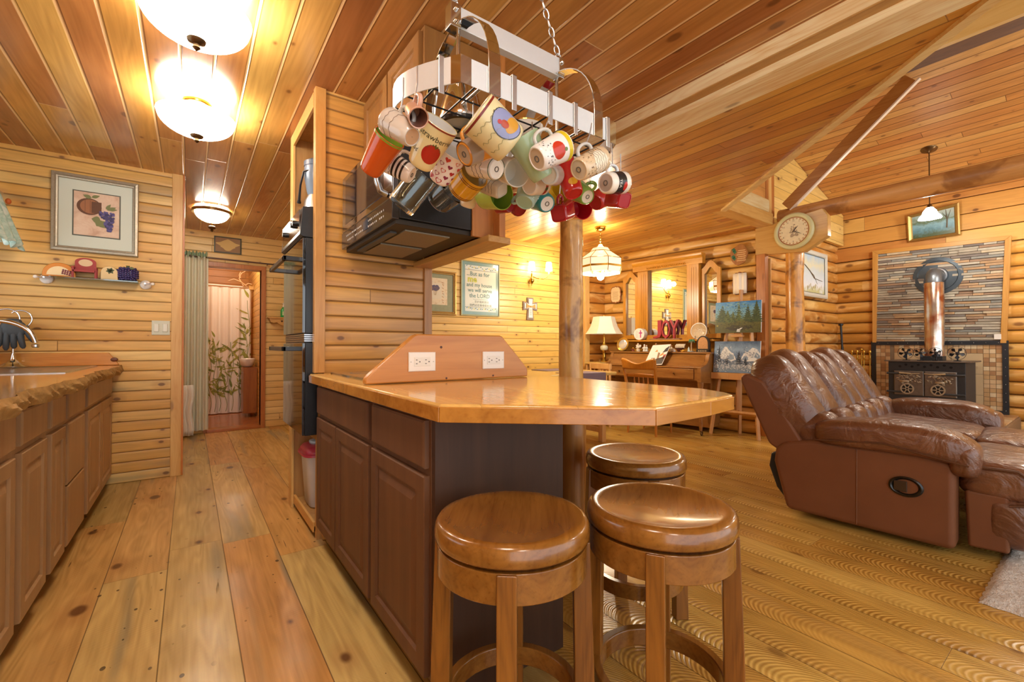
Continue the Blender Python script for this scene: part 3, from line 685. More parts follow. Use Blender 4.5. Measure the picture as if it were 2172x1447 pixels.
b = MB(); b.prism([(-.757 - .062*math.cos(a), SH + .012 + .062*math.sin(a)) for a in [PI*i/16 for i in range(17)]], lambda x, z, y: (x, y, z), 4.4225, 4.426); b.build('panel', mat('f0d9a4', .3), t)
b = MB(); rnd = random.Random(3)
for i in range(14): b.sq((-.735 + (i % 5)*.012 - (i//5)*.002, 4.4215, SH + .05 - (i//5)*.012 - (i%5)*.003), (.006, .003, .006), (1, 1), nu=8, nv=6)
b.build('grapes', mat('7c2c3c', .4), t, smooth=60)
t = T('miniature_chair', 'tiny red wooden armchair with an oval sign on its back on the glass shelf', 'ornament', (-.625, 4.44, SH))
b = MB(); b.prism([(-.682, SH + .05)] + [(-.625 - .057*math.cos(a), SH + .125 + .03*math.sin(a)) for a in [PI*i/10 for i in range(11)]] + [(-.568, SH + .05)], lambda x, z, y: (x, y, z), 4.462, 4.47); b.build('backrest', mat('a5322a', .35), t)
b = MB(); b.box((-.685, 4.405, SH + .045), (-.565, 4.47, SH + .056)); b.build('seat', mat('a5322a', .35), t)
for x in (-.69, -.57):
    b = MB(); b.box((x, 4.40, SH + .075), (x + .012, 4.47, SH + .082)); b.build('armrest', mat('b23a30', .35), t)
    for y in (4.405, 4.458): 
        b = MB(); b.box((x, y, SH), (x + .011, y + .012, SH + .076)); b.build('leg', mat('9c2c26', .35), t)
b = MB(); disc(b, -.625, SH + .118, .038, .026, 4.4612); b.build('oval_sign', mat('e0c79a', .5), t)
t = T('painted_block', 'small arched cream block with a painted sprig on the glass shelf', 'ornament', (-.49, 4.44, SH))
b = MB(); b.prism([(-.538, SH)] + [(-.49 - .048*math.cos(a), SH + .055 + .045*math.sin(a)) for a in [PI*i/14 for i in range(15)]] + [(-.442, SH)], lambda x, z, y: (x, y, z), 4.415, 4.46); b.build('body', mat('e0c892', .5), t, bevel=.004)
b = MB()
for i, a in enumerate((.3, 1.2, 2.4, 3.4, 4.4, 5.4)): leaf2(b, lambda p, q: (p, 4.4145, q), -.485, SH + .068, .026, .008, a)
b.build('sprig', mat('4e5a38', .6), t)
t = T('grape_box', 'purple grape cluster trinket box at the end of the glass shelf', 'ornament', (-.387, 4.43, SH))
b = MB(); rnd = random.Random(8)
b.sq((-.387, 4.435, SH + .052), (.053, .036, .05), (.8, .8))
for r in range(6):
    z = SH + .012 + r*.016; w = .058 if 0 < r < 5 else .046
    for k in range(12):
        x = -.387 + w*math.cos(PI*k/11); b.sq((x, 4.432 - .034*math.sin(PI*k/11), z + .004*(k % 2)), (.0085, .008, .0085), (1, 1), nu=8, nv=6)
b.build('grapes', mat('3f3568', .25), t, smooth=60)
b = MB(); b.lathe([(.012, SH + .1), (.01, SH + .112), (.013, SH + .117)], 12, Matrix.Translation((-.387, 4.432, 0))); leaf2(b, lambda p, q: (p, 4.392, q), -.375, SH + .10, .03, .01, -.3); b.build('stem', mat('4c5a34', .5), t)
t = T('light_switch', 'pale green double rocker light switch plate on the pine wall', 'light switch', (-.19, 4.5, 1.14))
b = MB(); b.loops(YF(4.499), -.247, 1.138, -.132, 1.252, [(0, 0), (0, .005), (.003, .007)]); b.build('plate', mat('cfd3bd', .4), t)
for x in (-.218, -.163):
    b = MB(); b.loops(YF(4.492), x - .016, 1.162, x + .016, 1.228, [(0, 0), (.002, .004), (.004, .006)]); b.build('rocker', mat('e6e8d8', .35), t)

# ---- dome lights on the kitchen ceiling
m_dome = NT('lamp_glass'); m_dome = m_dome.out(lin('ffffff'), .2, emit=lin('fff6ea'), es=19.0)
m_dome2 = NT('lamp_glass_hall'); m_dome2 = m_dome2.out(lin('ffffff'), .2, emit=lin('fff0d8'), es=26.0)
def dome(x, y, label, drop=.085, r=.185, m=None):
    t = T('ceiling_light', label, 'ceiling light', (x, y, CZ), 0, None)
    M = Matrix.Translation((x, y, CZ))
    b = MB(); b.lathe([(.07, 0), (.07, -.015), (.055, -.03), (.02, -.035)][::-1], 28, M); b.build('canopy', m_brass, t, smooth=50)
    b = MB(); b.lathe([(.006, -.03), (.006, -.22)][::-1], 10, M); b.build('stem', m_brass, t, smooth=60)
    pr = [(.012, -drop-.105)] + [(r*math.sin(a), -drop - .105*math.cos(a)) for a in [PI/2*i/12 for i in range(1, 13)]] + [(r+.004, -drop + .004), (r - .008, -drop + .004)] + [((r-.008)*math.sin(a), -drop - .095*math.cos(a)) for a in [PI/2*i/12 for i in range(12, 0, -1)]]
    b = MB(); b.lathe(pr, 40, M, cap0=False, cap1=False); b.build('glass_bowl', m or m_dome, t, smooth=60)
    b = MB(); b.lathe([(.003, -.25), (.014, -.238), (.011, -.224), (.03, -.216), (.036, -.198), (.02, -.188)], 20, Matrix.Translation((x, y, CZ + (.02 if drop > .05 else .02)))); b.build('finial', m_bronze, t, smooth=50)
    return t
dome(.023, 3.10, 'round white glass ceiling light in the middle of the kitchen aisle')
dome(.012, 2.13, 'round white glass ceiling light nearest the top edge of the picture', r=.185)
dome(-.05, .25, 'added fill light shaped as a round white glass dome, unseen above the near end of the aisle')  # unseen dome, added to fill the kitchen with light
dome(.0, -.9, 'added fill light shaped as a round white glass dome, unseen behind the near end of the aisle')  # another unseen dome added as fill from behind the camera
t = dome(.172, 5.44, 'small flush ceiling light with a bronze rim at the far end of the hall', .03, .15, m_dome2)
b = MB(); b.ring(.15, .172, 2.402, 2.432, 36, Matrix.Translation((.172, 5.44, 0))); b.build('rim', plain('lamp_rim', '9a7d50', .3, .7), t, smooth=40)
for i, (x, y, e) in enumerate(((.023, 3.10, 10), (.012, 2.13, 10), (-.05, .25, 14), (.0, -.9, 12), (.172, 5.44, 10))):  # the near-end entries light the unseen domes added for fill
    lamp('dome_bulb', (x, y, 2.405), e, (1, .975, .94), .03)

# ---- oven tower
t = T('oven_cabinet', 'tall pine cabinet that holds the black double oven with open cubbies above and below', 'cabinet', (.85, 2.9, 0))
b = MB()
b.box((.56, 2.563, 0), (.56 + .6, 2.60, CZ - .003)); b.box((.55, 3.17, 0), (1.16, 3.245, CZ - .003)); b.box((1.13, 2.60, 0), (1.16, 3.17, CZ - .003))
b.box((.56, 2.6, 1.815), (1.13, 3.17, 1.84)); b.box((.56, 2.6, .535), (1.13, 3.17, .56)); b.box((.555, 2.6, .03), (1.13, 3.17, .06)); b.box((.56, 2.6, 2.41), (1.13, 3.17, CZ - .003))
b.build('body', wood('oven_cabinet_wood', 'c89a66', 'b07e4c', 2, .8, .45, .8), t)
for y0, y1 in ((3.16, 3.25),):
    b = MB(); b.box((.535, y0, 0), (.55, y1, CZ - .003)); b.build('stile', m_trim, t, bevel=.002)
b = MB(); b.box((.535, 2.585, 2.36), (.55, 3.16, CZ - .003)); b.build('top_rail', m_trim_y, t, bevel=.002)
b = MB(); b.box((.548, 2.60, .03), (.562, 3.16, .085)); b.build('bottom_rail', m_trim_y, t, bevel=.002)
b = MB(); b.box((.585, 2.53, 0), (1.166, 2.56, CZ)); ST(b.build('wall_partition', boards('pine_partition', 0, 2, .081, 2.0, ['d9a05a', 'cc8f4c', 'dcaa66', 'c8853f'], gap=.08, gapd=.65, knot=.75, kscale=7, rough=.3, bump=.55, round_=.6, grain=.6, gapc='5a2e0e'), keep=True))
b = MB(); b.box((.533, 2.515, .905), (.588, 2.562, CZ)); ST(b.build('trim_8', wood('partition_trim', 'd6a065', 'bd8246', 2, 1, .3, .8, .5), keep=True, bevel=.003))
b = MB(); b.box((1.166, 2.515, 0), (1.218, 2.575, 1.56)); ST(b.build('trim_9', wood('partition_end_trim', 'c58c52', 'a8703a', 2, 1, .3, .8, .6), keep=True, bevel=.003))
t = T('double_oven', 'black double wall oven with mirror glass doors set in the pine cabinet', 'oven', (.52, 2.85, .56))
b = MB(); b.box((.50, 2.605, .565), (1.0, 3.165, 1.812)); b.build('body', m_blackt, t)
b = MB(); b.prism([(.485, 1.64), (.47, 1.65), (.485, 1.80), (.56, 1.812), (.56, 1.64)], lambda x, z, y: (x, y, z), 2.568, 3.162); cp = b.build('control_panel', m_blackt, t)
b = MB(); b.box((.472, 2.60, 1.665), (.474, 3.13, 1.79), M=None); b.build('panel_glass', m_blackg, cp)
for y in (2.7, 2.76, 3.02): 
    b = MB(); b.lathe([(.016, 0), (.014, .02)], 16, frame_of((.474, y, 1.735), (0,1,0), (-1,0,0))); b.build('knob', m_black, cp, smooth=40)
for z0, z1, hz in ((1.118, 1.632, 1.52), (.570, 1.068, 1.035)):
    b = MB(); b.box((.497, 2.553, z0), (.56, 3.145, z1)); d = b.build('door', m_blackt, t, bevel=.002)
    b = MB(); b.box((.482, 2.556, z0 + .002), (.497, 3.142, z1 - .002)); b.build('door_glass', m_blackg, d, bevel=.002)
    b = MB(); b.box((.395, 2.60, hz - .012), (.412, 3.10, hz + .012)); b.box((.395, 2.60, hz - .012), (.484, 2.635, hz + .012)); b.box((.395, 3.065, hz - .012), (.484, 3.10, hz + .012)); b.build('handle', mat('2c2e31', .28), d, bevel=.003)
b = MB()
for k in range(4): b.box((.492, 2.56, 1.074 + k*.011), (.55, 3.14, 1.081 + k*.011))
b.build('vent', m_steel, t)
t = T('blender', 'grey countertop blender with its black cord in the cubby above the ovens', 'blender', (.655, 3.05, 1.84))
b = MB(); b.lathe([(.085, 1.841), (.085, 1.87), (.07, 1.98), (.05, 2.02)], 24, Matrix.Translation((.655, 3.055, 0))); b.build('base', m_steel2, t, smooth=50)
b = MB(); b.lathe([(.05, 2.02), (.058, 2.05), (.075, 2.15), (.07, 2.21)], 24, Matrix.Translation((.655, 3.055, 0))); b.build('jar', mat('6d7f92', .25), t, smooth=50)
b = MB(); b.lathe([(.074, 2.205), (.074, 2.235), (.05, 2.25), (.03, 2.262)], 24, Matrix.Translation((.655, 3.055, 0))); b.build('lid', mat('5c6d80', .35), t, smooth=50)
b = MB(); b.tube([(.62, 3.0, 2.17), (.575, 3.03, 2.16), (.563, 3.07, 2.08), (.565, 3.12, 2.0), (.567, 3.135, 1.985)], [.006, .006, .006, .008, .014], 8); b.build('cord', m_black, t, smooth=60)
t = T('storage_bin', 'clear plastic food bin with a pink lid in the open cubby under the ovens', 'container', (.70, 2.88, .06))
M = Matrix.Translation((.70, 2.985, 0)) @ Matrix.Rotation(.785, 4, 'Z')
SQ = lambda a, z: .84/((abs(math.cos(a + .785))**5 + abs(math.sin(a + .785))**5)**.2)
b = MB(); b.lathe([(.105, .062), (.12, .064), (.128, .075), (.152, .37), (.155, .38)], 48, M, fac=SQ); b.build('tub', plain('frosted_plastic', 'd3d6dd', .25, var=.2, vs=8), t, smooth=40)
b = MB(); b.lathe([(.168, .378), (.174, .38), (.172, .392), (.162, .396), (.16, .41), (.14, .43), (.10, .436)], 48, M, fac=SQ); b.build('lid', mat('c9465f', .35), t, smooth=40)
b = MB(); b.sq((.68, 3.0, .445), (.07, .06, .014), (.5, .7)); b.build('small_lid', mat('b9d0dc', .3), t, smooth=60)
b = MB(); b.box((.592, 2.93, .24), (.594, 3.03, .35)); b.build('sticker', mat('e8e8ea', .5), t)

# ---- upper cabinets, soffit and microwave
t = T('upper_cabinet', 'brown raised panel wall cabinets above the microwave', 'cabinet', (.95, 2.14, 1.975))
b = MB(); b.box((.81, 1.752, 1.972), (1.165, 2.528, CZ - .004)); b.build('body', m_cab_up, t, bevel=.002)
for y0, y1 in ((2.165, 2.52), (1.775, 2.145)): loops_x(y0, 1.985, y1, CZ - .02, DOOR, 'door', m_cab_up, t, XF(.81))
b = MB(); b.box((1.167, 1.70, 1.56), (1.20, 2.53, CZ)); b.box((1.05, 1.75, 1.56), (1.167, 1.765, 1.97)); ST(b.build('wall_soffit', wood('soffit_wood', 'd8955a', 'b9733c', 2, .8, .35, 1, .2), keep=True))
b = MB(); b.box((1.10, 1.69, 1.53), (1.225, 2.55, 1.562)); ST(b.build('trim_10', wood('soffit_trim', 'd9a868', 'c08a4a', 1, .8, .35, 1, .3), keep=True, bevel=.004))
t = T('microwave', 'black over the range microwave with a curved steel handle under the brown cabinets', 'microwave', (.87, 2.13, 1.56))
b = MB(); b.box((.70, 1.757, 1.585), (1.095, 2.50, 1.968)); b.build('body', m_blackt, t, bevel=.004)
b = MB(); b.box((.67, 1.757, 1.665), (.70, 2.50, 1.966)); d = b.build('door', m_blackg, t, bevel=.006)
b = MB(); b.loops(XF(.67), 1.86, 1.70, 2.44, 1.94, [(0, 0), (.004, .001)], back=False); b.build('window', plain('microwave_window', '1a1c20', .06, spec=.9), d)
b = MB(); b.tube([(.668, 1.815, 1.95), (.64, 1.815, 1.94), (.625, 1.815, 1.90), (.618, 1.815, 1.82), (.625, 1.815, 1.74), (.64, 1.815, 1.70), (.668, 1.815, 1.69)], .012, 12, flat=(1, 1.3)); b.build('handle', m_steel, d, smooth=60)
b = MB(); b.box((.668, 1.757, 1.578), (.70, 2.50, 1.663)); p = b.build('control_strip', plain('microwave_strip', '2c2826', .1, spec=.9), t, bevel=.003)
b = MB(); rnd = random.Random(9)
for r in range(2):
    for k in range(26):
        y = 1.85 + k*.022
        if rnd.random() < .8: b.box((.667, y, 1.604 + r*.026), (.6679, y + rnd.uniform(.006, .013), 1.612 + r*.026))
b.build('key_labels', mat('b8b4ac', .5), p)
b = MB(); b.box((.6665, 2.06, 1.60), (.6678, 2.13, 1.645)); b.build('display', mat('28384a', .1), p)
b = MB(); b.box((.69, 1.77, 1.562), (1.09, 2.49, 1.585)); u = b.build('underside', mat('3a342c', .5, .3), t, bevel=.003)
b = MB(); b.box((.76, 2.15, 1.556), (.98, 2.42, 1.5625)); b.box((.76, 1.84, 1.556), (.98, 2.10, 1.5625)); b.build('grease_filter', plain('filter_mesh', '9a917c', .4, .6, var=.6, vs=260, bump=.6), u)
b = MB(); b.box((.715, 1.9, 1.553), (.745, 2.38, 1.5625)); b.build('vent_lip', mat('4a4a46', .4), u)

# ---- peninsula
t = T('peninsula_cabinet', 'dark brown peninsula base cabinet with raised panel doors behind the stools', 'cabinet', (.8, 1.85, 0))
b = MB(); b.box((.562, 1.165, .09), (1.05, 2.512, .855)); b.build('body', m_cab_dk, t)
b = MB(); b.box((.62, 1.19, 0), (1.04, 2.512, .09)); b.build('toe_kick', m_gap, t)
b = MB(); b.box((.565, 1.145, .003), (1.055, 1.166, .855)); b.build('end_panel', wood('end_panel_brown', '4e2f1c', '3e2414', 2, .9, .6, .35, bump=.02), t)
for y0, y1 in ((1.675, 2.50), (1.178, 1.63)): loops_x(y0, .695, y1, .834, DRAW, 'drawer', m_cab_dk, t, XF(.562))
for y0, y1 in ((2.135, 2.50), (1.668, 2.122), (1.174, 1.632)): loops_x(y0, .10, y1, .674, DOOR, 'door', m_cab_dk, t, XF(.562))
t = T('peninsula_counter', 'glossy light wood peninsula counter with an angled overhanging end', 'counter', (.95, 1.6, .857))
CT = [(.51, 2.512), (.51, 1.01), (.908, .658), (1.165, .668), (1.335, .690), (1.375, .73), (1.432, .84), (1.455, 1.69), (1.17, 1.705), (1.17, 2.512)]
b = MB(); b.prism(CT, lambda x, y, z: (x, y, z), .859, .903); b.build('top', m_ctr, t, bevel=.007, seg=3)
bb = MB()
pts = [Vector((x, y, 0)) for x, y in CT[:8]]
def strip(i, j, th=.004, z0=.857, z1=.896):
    a, c = pts[i], pts[j]; d = (c - a).normalized(); n = Vector((d.y, -d.x, 0))*(-1 if False else 1)
    n = Vector((-d.y, d.x, 0)); n = -n if n.dot(a + (c-a)/2 - Vector((1, 1.6, 0))) < 0 else n
    bb.prism([(0, z0), (1, z0), (1, z1), (0, z1)], lambda u, v, w: tuple(a + (c-a)*u + n*w + Vector((0, 0, v))), -.01, th)
for i in range(7): strip(i, i+1)
bb.build('edge_band', m_ctr_e, t, bevel=.002)
b = MB(); b.prism([(.70, 1.145), (.70, 1.05), (.80, .97), (.90, 1.05), (.90, 1.145)], lambda x, y, z: (x, y, z), .835, .857); b.build('support_block', wood('reddish_block', 'b5652c', '9c5222', 0), t)
t = T('cooktop', 'black glass cooktop set into the peninsula counter beside the partition', 'cooktop', (.87, 2.15, .903))
b = MB(); b.loops(lambda x, y, d: (x, y, .9032 + d), .605, 1.76, 1.12, 2.47, [(0, 0), (0, .006), (.004, .008)]); b.build('glass', m_blackg, t)
b = MB()
for x, y in ((.74, 1.95), (.74, 2.3), (.98, 1.95), (.98, 2.3)): b.ring(.075, .08, .9112, .9118, 32, Matrix.Translation((x, y, 0)))
b.build('burner_marks', mat('555555', .3), t)
t = T('outlet_board', 'trapezoid pine board with two outlets standing across the peninsula counter', 'backsplash', (.93, 1.66, .904))
BD = [(.532, .905), (.532, .925), (.545, .94), (.725, 1.092), (.74, 1.098), (1.145, 1.098), (1.157, 1.093), (1.30, .947), (1.304, .935), (1.304, .905)]
b = MB(); b.prism(BD, lambda x, z, y: (x, y, z), 1.66, 1.70); b.build('board', m_back, t, bevel=.006, seg=3)
for x, z, r in ((.845, 1.045, .006), (.87, .915, .005), (1.105, .917, .005)):
    b = MB(); b.sq((x, 1.6597, z), (r, .0008, r*.9), (1, 1), nu=12, nv=6); b.build('knot', mat('5a3016', .4), t, smooth=60)
for x0, x1 in ((.700, .817), (1.047, 1.162)):
    b = MB(); b.loops(YF(1.6598), x0, .948, x1, 1.025, [(0, 0), (0, .004), (.003, .006)]); o = b.build('outlet', m_white, t)
    xm = (x0 + x1)/2
    b = MB(); b.loops(YF(1.6538), xm - .036, .968, xm + .036, 1.005, [(0, 0), (.001, .0015)]); b.build('socket_face', mat('ece8dc', .35), o)
    b = MB()
    for s in (-1, 1):
        c = xm + s*.02
        for dz in (.0075, -.0075): b.box((c - .009, 1.6518, .9865 + dz - .0013), (c - .002, 1.6524, .9865 + dz + .0013))
        b.lathe([(.0026, 0), (.0026, .0006)], 10, frame_of((c + .008, 1.6524, .9865), (1,0,0), (0,-1,0)))
    b.build('slots', mat('3a3632', .5), o)
    b = MB()
    for s in (-1, 1): b.lathe([(.0026, 0), (.002, .0012)], 10, frame_of((xm + s*.049, 1.6535, .9865), (1,0,0), (0,-1,0)))
    b.build('screws', mat('c9c4b8', .3, .5), o)
b = MB(); loglike(b, (1.375, 1.43, 0), (1.37, 1.43, .8575), .068, .062, 22, 20, .03, 11)
tag(b.build('support_column', wood('column_fir', 'b87c40', '9a6230', 2, .8, .3, 1, .3, coat=.3), smooth=60), 'short round wooden column holding up the overhanging end of the peninsula counter', 'column')
b = MB(); loglike(b, (2.26, 2.36, 0), (2.25, 2.35, 2.334), .094, .082, 26, 60, .05, 11)
tag(b.build('log_post', m_logpost, smooth=60), 'thick peeled log post standing behind the peninsula counter under the pale beam', 'post')

# ---- stools
m_oak = wood('oak_stool', '99652c', '744518', 0, 1.0, .22, .7, 0, coat=.5)
m_oak_z = wood('oak_stool_leg', '935c24', '6a3d16', 2, 1.1, .28, 1.2, 0, coat=.3)
m_oak_d = mat('2c1a0e', .5)
def make_stool():
    t = T('bar_stool', '', 'stool')
    r = .188
    b = MB(); b.lathe([(r*.97, .592), (r*.995, .598), (r, .612), (r*.985, .628), (r*.955, .637), (r*.90, .640), (r*.82, .637), (r*.6, .630), (r*.3, .626), (.001, .625)], 64, cap1=False); b.build('seat', m_oak, t, world=False, smooth=60)
    b = MB(); b.lathe([(r*.85, .583), (r*.85, .593)], 40); b.build('swivel_plate', m_oak_d, t, world=False)
    b = MB(); b.ring(r*.84, r*.965, .518, .584, 64); b.build('apron', m_oak, t, world=False, smooth=40, bevel=.002)
    b = MB(); b.ring(r*.80, r*.925, .165, .215, 64); b.build('foot_ring', m_oak, t, world=False, smooth=40, bevel=.003)
    for k in range(4):
        a = PI/2*k; M = Matrix.Rotation(a, 4, 'Z')
        b = MB()
        vs = []
        for z, ri, ro in ((0, .152, .202), (.30, .150, .196), (.583, .146, .187)):
            for x, y in ((ri, -.021), (ro, -.021), (ro, .021), (ri, .021)): vs.append(M @ Vector((x, y, z)))
        b.add(vs, [(3,2,1,0)] + [(4*i + j, 4*i + (j+1) % 4, 4*i + 4 + (j+1) % 4, 4*i + 4 + j) for i in range(2) for j in range(4)] + [(8, 9, 10, 11)])
        b.build('leg', m_oak_z, t, world=False, bevel=.003)
    return t
s0 = make_stool()
def toward(x, y, off=0): return math.atan2(-y, -x) + off
s0.location = (.640, .877, 0); s0.rotation_euler = (0, 0, toward(.64, .877, -.06)); s0['label'] = 'round oak bar stool closest to the brown cabinet doors of the peninsula'
s0['group'] = 'oak bar stools at the counter'
dup(s0, (.998, .712, 0), toward(.998, .712, -.05), 'round oak bar stool in front with shiny seat, nearest the sofa')
dup(s0, (1.39, 1.10, 0), toward(1.39, 1.10, .35), 'round oak bar stool farthest under the counter, partly hidden behind the log post')
# ================================================================ hanging rack with mugs
RX0, RX1, RY0, RY1, RZ0, RZ1 = .565, 1.165, 1.0, 1.40, 1.738, 1.81
t = T('pot_rack', 'hanging steel pot rack with a wire grid full of mugs over the peninsula counter', 'pot rack', (.865, 1.2, 1.738))
RACK = t
m_brush = plain('brushed_steel', 'e6edf0', .42, .45, var=.06, vs=60); m_mir = mat('cfcdca', .06, 1.0); m_wire = mat('26282b', .35, .6)
out = [(RX0, RY0)] + [(RX0 + (RX1-RX0)*i/10, RY0) for i in range(1, 11)]
out += [(RX1 + .095*math.sin(PI*i/14), RY0 + (RY1-RY0)*i/14) for i in range(1, 14)] + [(RX1 - (RX1-RX0)*i/10, RY1) for i in range(11)]
out += [(RX0 - .095*math.sin(PI*i/14), RY1 - (RY1-RY0)*i/14) for i in range(1, 14)]
def band(b, pts, z0, z1, th=.003, closed=True):
    n = len(pts); c = Vector((.865, 1.2))
    P = [Vector(p) for p in pts]
    def inn(p): d = (c - p); return p + d.normalized()*th
    base = len(b.v)
    for p in P:
        q = inn(p)
        b.v += [Vector((p.x, p.y, z0)), Vector((p.x, p.y, z1)), Vector((q.x, q.y, z1)), Vector((q.x, q.y, z0))]
    for i in range(n if closed else n-1):
        a = base + 4*i; d = base + 4*((i+1) % n)
        for k in range(4): b.f.append((a+k, d+k, d+(k+1)%4, a+(k+1)%4)); b.m.append(0)
    if not closed:
        for a in (base, base + 4*(n-1)): b.f.append((a, a+1, a+2, a+3)); b.m.append(0)
b = MB(); band(b, out, RZ0, RZ1); b.build('band', m_brush, t, smooth=35)
def grow(p, k=.002): c = Vector((.865, 1.2)); p = Vector(p); return tuple(p + (p-c).normalized()*k)
for cx, cy, sx, sy in ((RX0, RY0, 1, 1), (RX1, RY0, -1, 1), (RX0, RY1, 1, -1), (RX1, RY1, -1, -1)):
    b = MB(); band(b, [grow(p) for p in ((cx + sx*.032, cy), (cx, cy), (cx - sx*.016, cy + sy*.024))], RZ0 - .001, RZ1 + .001, .003, False); b.build('corner_plate', m_mir, t)
ARX = (.668, 1.078)
for x in ARX:
    prof = [(1.0 - .002, RZ0 - .001), (1.0 - .002, RZ1 + .01)] + [(1.2 - .202*math.cos(PI/2*i/10), RZ1 + .01 + .215*math.sin(PI/2*i/10)) for i in range(1, 11)]
    full = prof + [(2.4 - y, z) for y, z in prof[::-1][1:]]
    b = MB()
    for i in range(len(full) - 1):
        (y0, z0), (y1, z1) = full[i], full[i+1]
        n = Vector((0, -(z1-z0), y1-y0)).normalized()*.003
        vs = [(x-.019, y0, z0), (x+.019, y0, z0), (x+.019, y1, z1), (x-.019, y1, z1)]
        b.add(vs + [tuple(Vector(v) + n) for v in vs], [(0,1,2,3), (7,6,5,4), (0,4,5,1), (1,5,6,2), (2,6,7,3), (3,7,4,0)])
    b.build('arch', m_mir, t, smooth=40)
    b = MB(); b.tube([(x, 1.2, 1.80), (x, 1.2, 2.03)], .006, 10); b.tube([(x, RY0 + .002, RZ1 - .02), (x, 1.2, RZ1 - .02), (x, RY1 - .002, RZ1 - .02)], .005, 8); b.build('center_rod', m_mir, t, smooth=50)
b = MB(); b.box((.64, 1.185, 2.03), (1.09, 1.215, 2.098)); b.build('top_bar', m_brush, t, bevel=.002)
for x0, x1 in ((.632, .668), (1.075, 1.098)):
    b = MB(); b.box((x0, 1.181, 2.027), (x1, 1.219, 2.101)); e = b.build('bar_end', m_mir, t, bevel=.002)
    for z in (2.045, 2.082):
        b = MB(); b.lathe([(.007, 0), (.007, .006), (.004, .009)], 12, frame_of(((x0+x1)/2, 1.181, z), (1,0,0), (0,-1,0))); b.build('bolt', m_mir, e, smooth=40)
b = MB()
for k in range(9):
    x = RX0 - .04 + (RX1-RX0+.08)*k/8; yy = .0
    b.tube([(x, RY0 + (.06 if k in (0, 8) else .002), 1.742), (x, RY1 - (.06 if k in (0, 8) else .002), 1.742)], .0028, 6)
for k in range(6):
    y = RY0 + .004 + (RY1-RY0-.008)*k/5; ex = .095*math.sin(PI*(y-RY0)/(RY1-RY0)) - .004
    b.tube([(RX0 - ex, y, 1.746), (RX1 + ex, y, 1.746)], .0028, 6)
b.build('wire_grid', m_wire, t, smooth=60)
for x in (.53, .735, .87, .975, 1.125):
    y = RY0 if x > .56 else 1.045
    b = MB(); b.box((x - .008, y - .005, 1.715), (x + .008, y - .002, 1.816)); b.box((x - .008, y - .005, 1.813), (x + .008, y + .008, 1.816)); b.build('strap_hook', m_steel2, t, bevel=.001)
def chain(b, p0, p1, pitch=.028, r=.0026):
    p0 = Vector(p0); p1 = Vector(p1); n = int((p1-p0).length/pitch); d = (p1-p0)/n
    tdir = d.normalized(); x = tdir.orthogonal().normalized(); y = tdir.cross(x)
    for i in range(n):
        c = p0 + d*(i+.5); s = x if i % 2 else y
        b.tube([c + tdir*(.5*pitch*1.25*math.cos(a)) + s*(.008*math.sin(a)) for a in [2*PI*k/12 for k in range(12)]], r, 6, closed=True)
for x0, x1 in ((.655, .80), (1.085, .945)):
    b = MB(); b.tube([(x0 + .012*math.cos(2*PI*k/12), 1.2, 2.112 + .012*math.sin(2*PI*k/12)) for k in range(12)], .003, 8, closed=True); chain(b, (x0, 1.2, 2.12), (x1, 1.2, 2.425)); b.build('chain', m_steel2, t, smooth=60)
    b = MB(); b.lathe([(.004, 2.415), (.012, 2.425), (.03, 2.435), (.032, 2.444)], 20, Matrix.Translation((x1, 1.2, 0))); b.build('ceiling_hook', m_brass, t, smooth=50)
t = T('kettle', 'dark rimmed conical steel kettle standing on the wire grid of the rack', 'kettle', (.72, 1.24, 1.75))
b = MB(); b.lathe([(.072, 1.7505), (.076, 1.756), (.074, 1.775), (.052, 1.86), (.03, 1.93), (.012, 1.955), (.01, 1.97)], 36, Matrix.Translation((.70, 1.235, 0))); b.build('body', m_mir, t, smooth=60)
b = MB(); b.ring(.066, .0775, 1.7495, 1.76, 36, Matrix.Translation((.70, 1.235, 0))); b.build('rim', m_black, t)
b = MB(); b.lathe([(.064, 1.7500), (.064, 1.7504)], 36, Matrix.Translation((.70, 1.235, 0))); b.build('base_plate', mat('bfc8c4', .4), t)
t = T('white_bowl', 'small white bowl with a gold rim standing on the wire grid of the rack', 'bowl', (.92, 1.18, 1.75))
b = MB(); b.lathe([(.03, 1.7505), (.05, 1.765), (.062, 1.80), (.059, 1.80), (.045, 1.77), (.02, 1.76)], 32, Matrix.Translation((.925, 1.19, 0))); b.build('body', mat('f6f4ee', .2), t, smooth=60)
b = MB(); b.ring(.0595, .0625, 1.799, 1.8025, 32, Matrix.Translation((.925, 1.19, 0))); b.build('rim', m_brass, t)

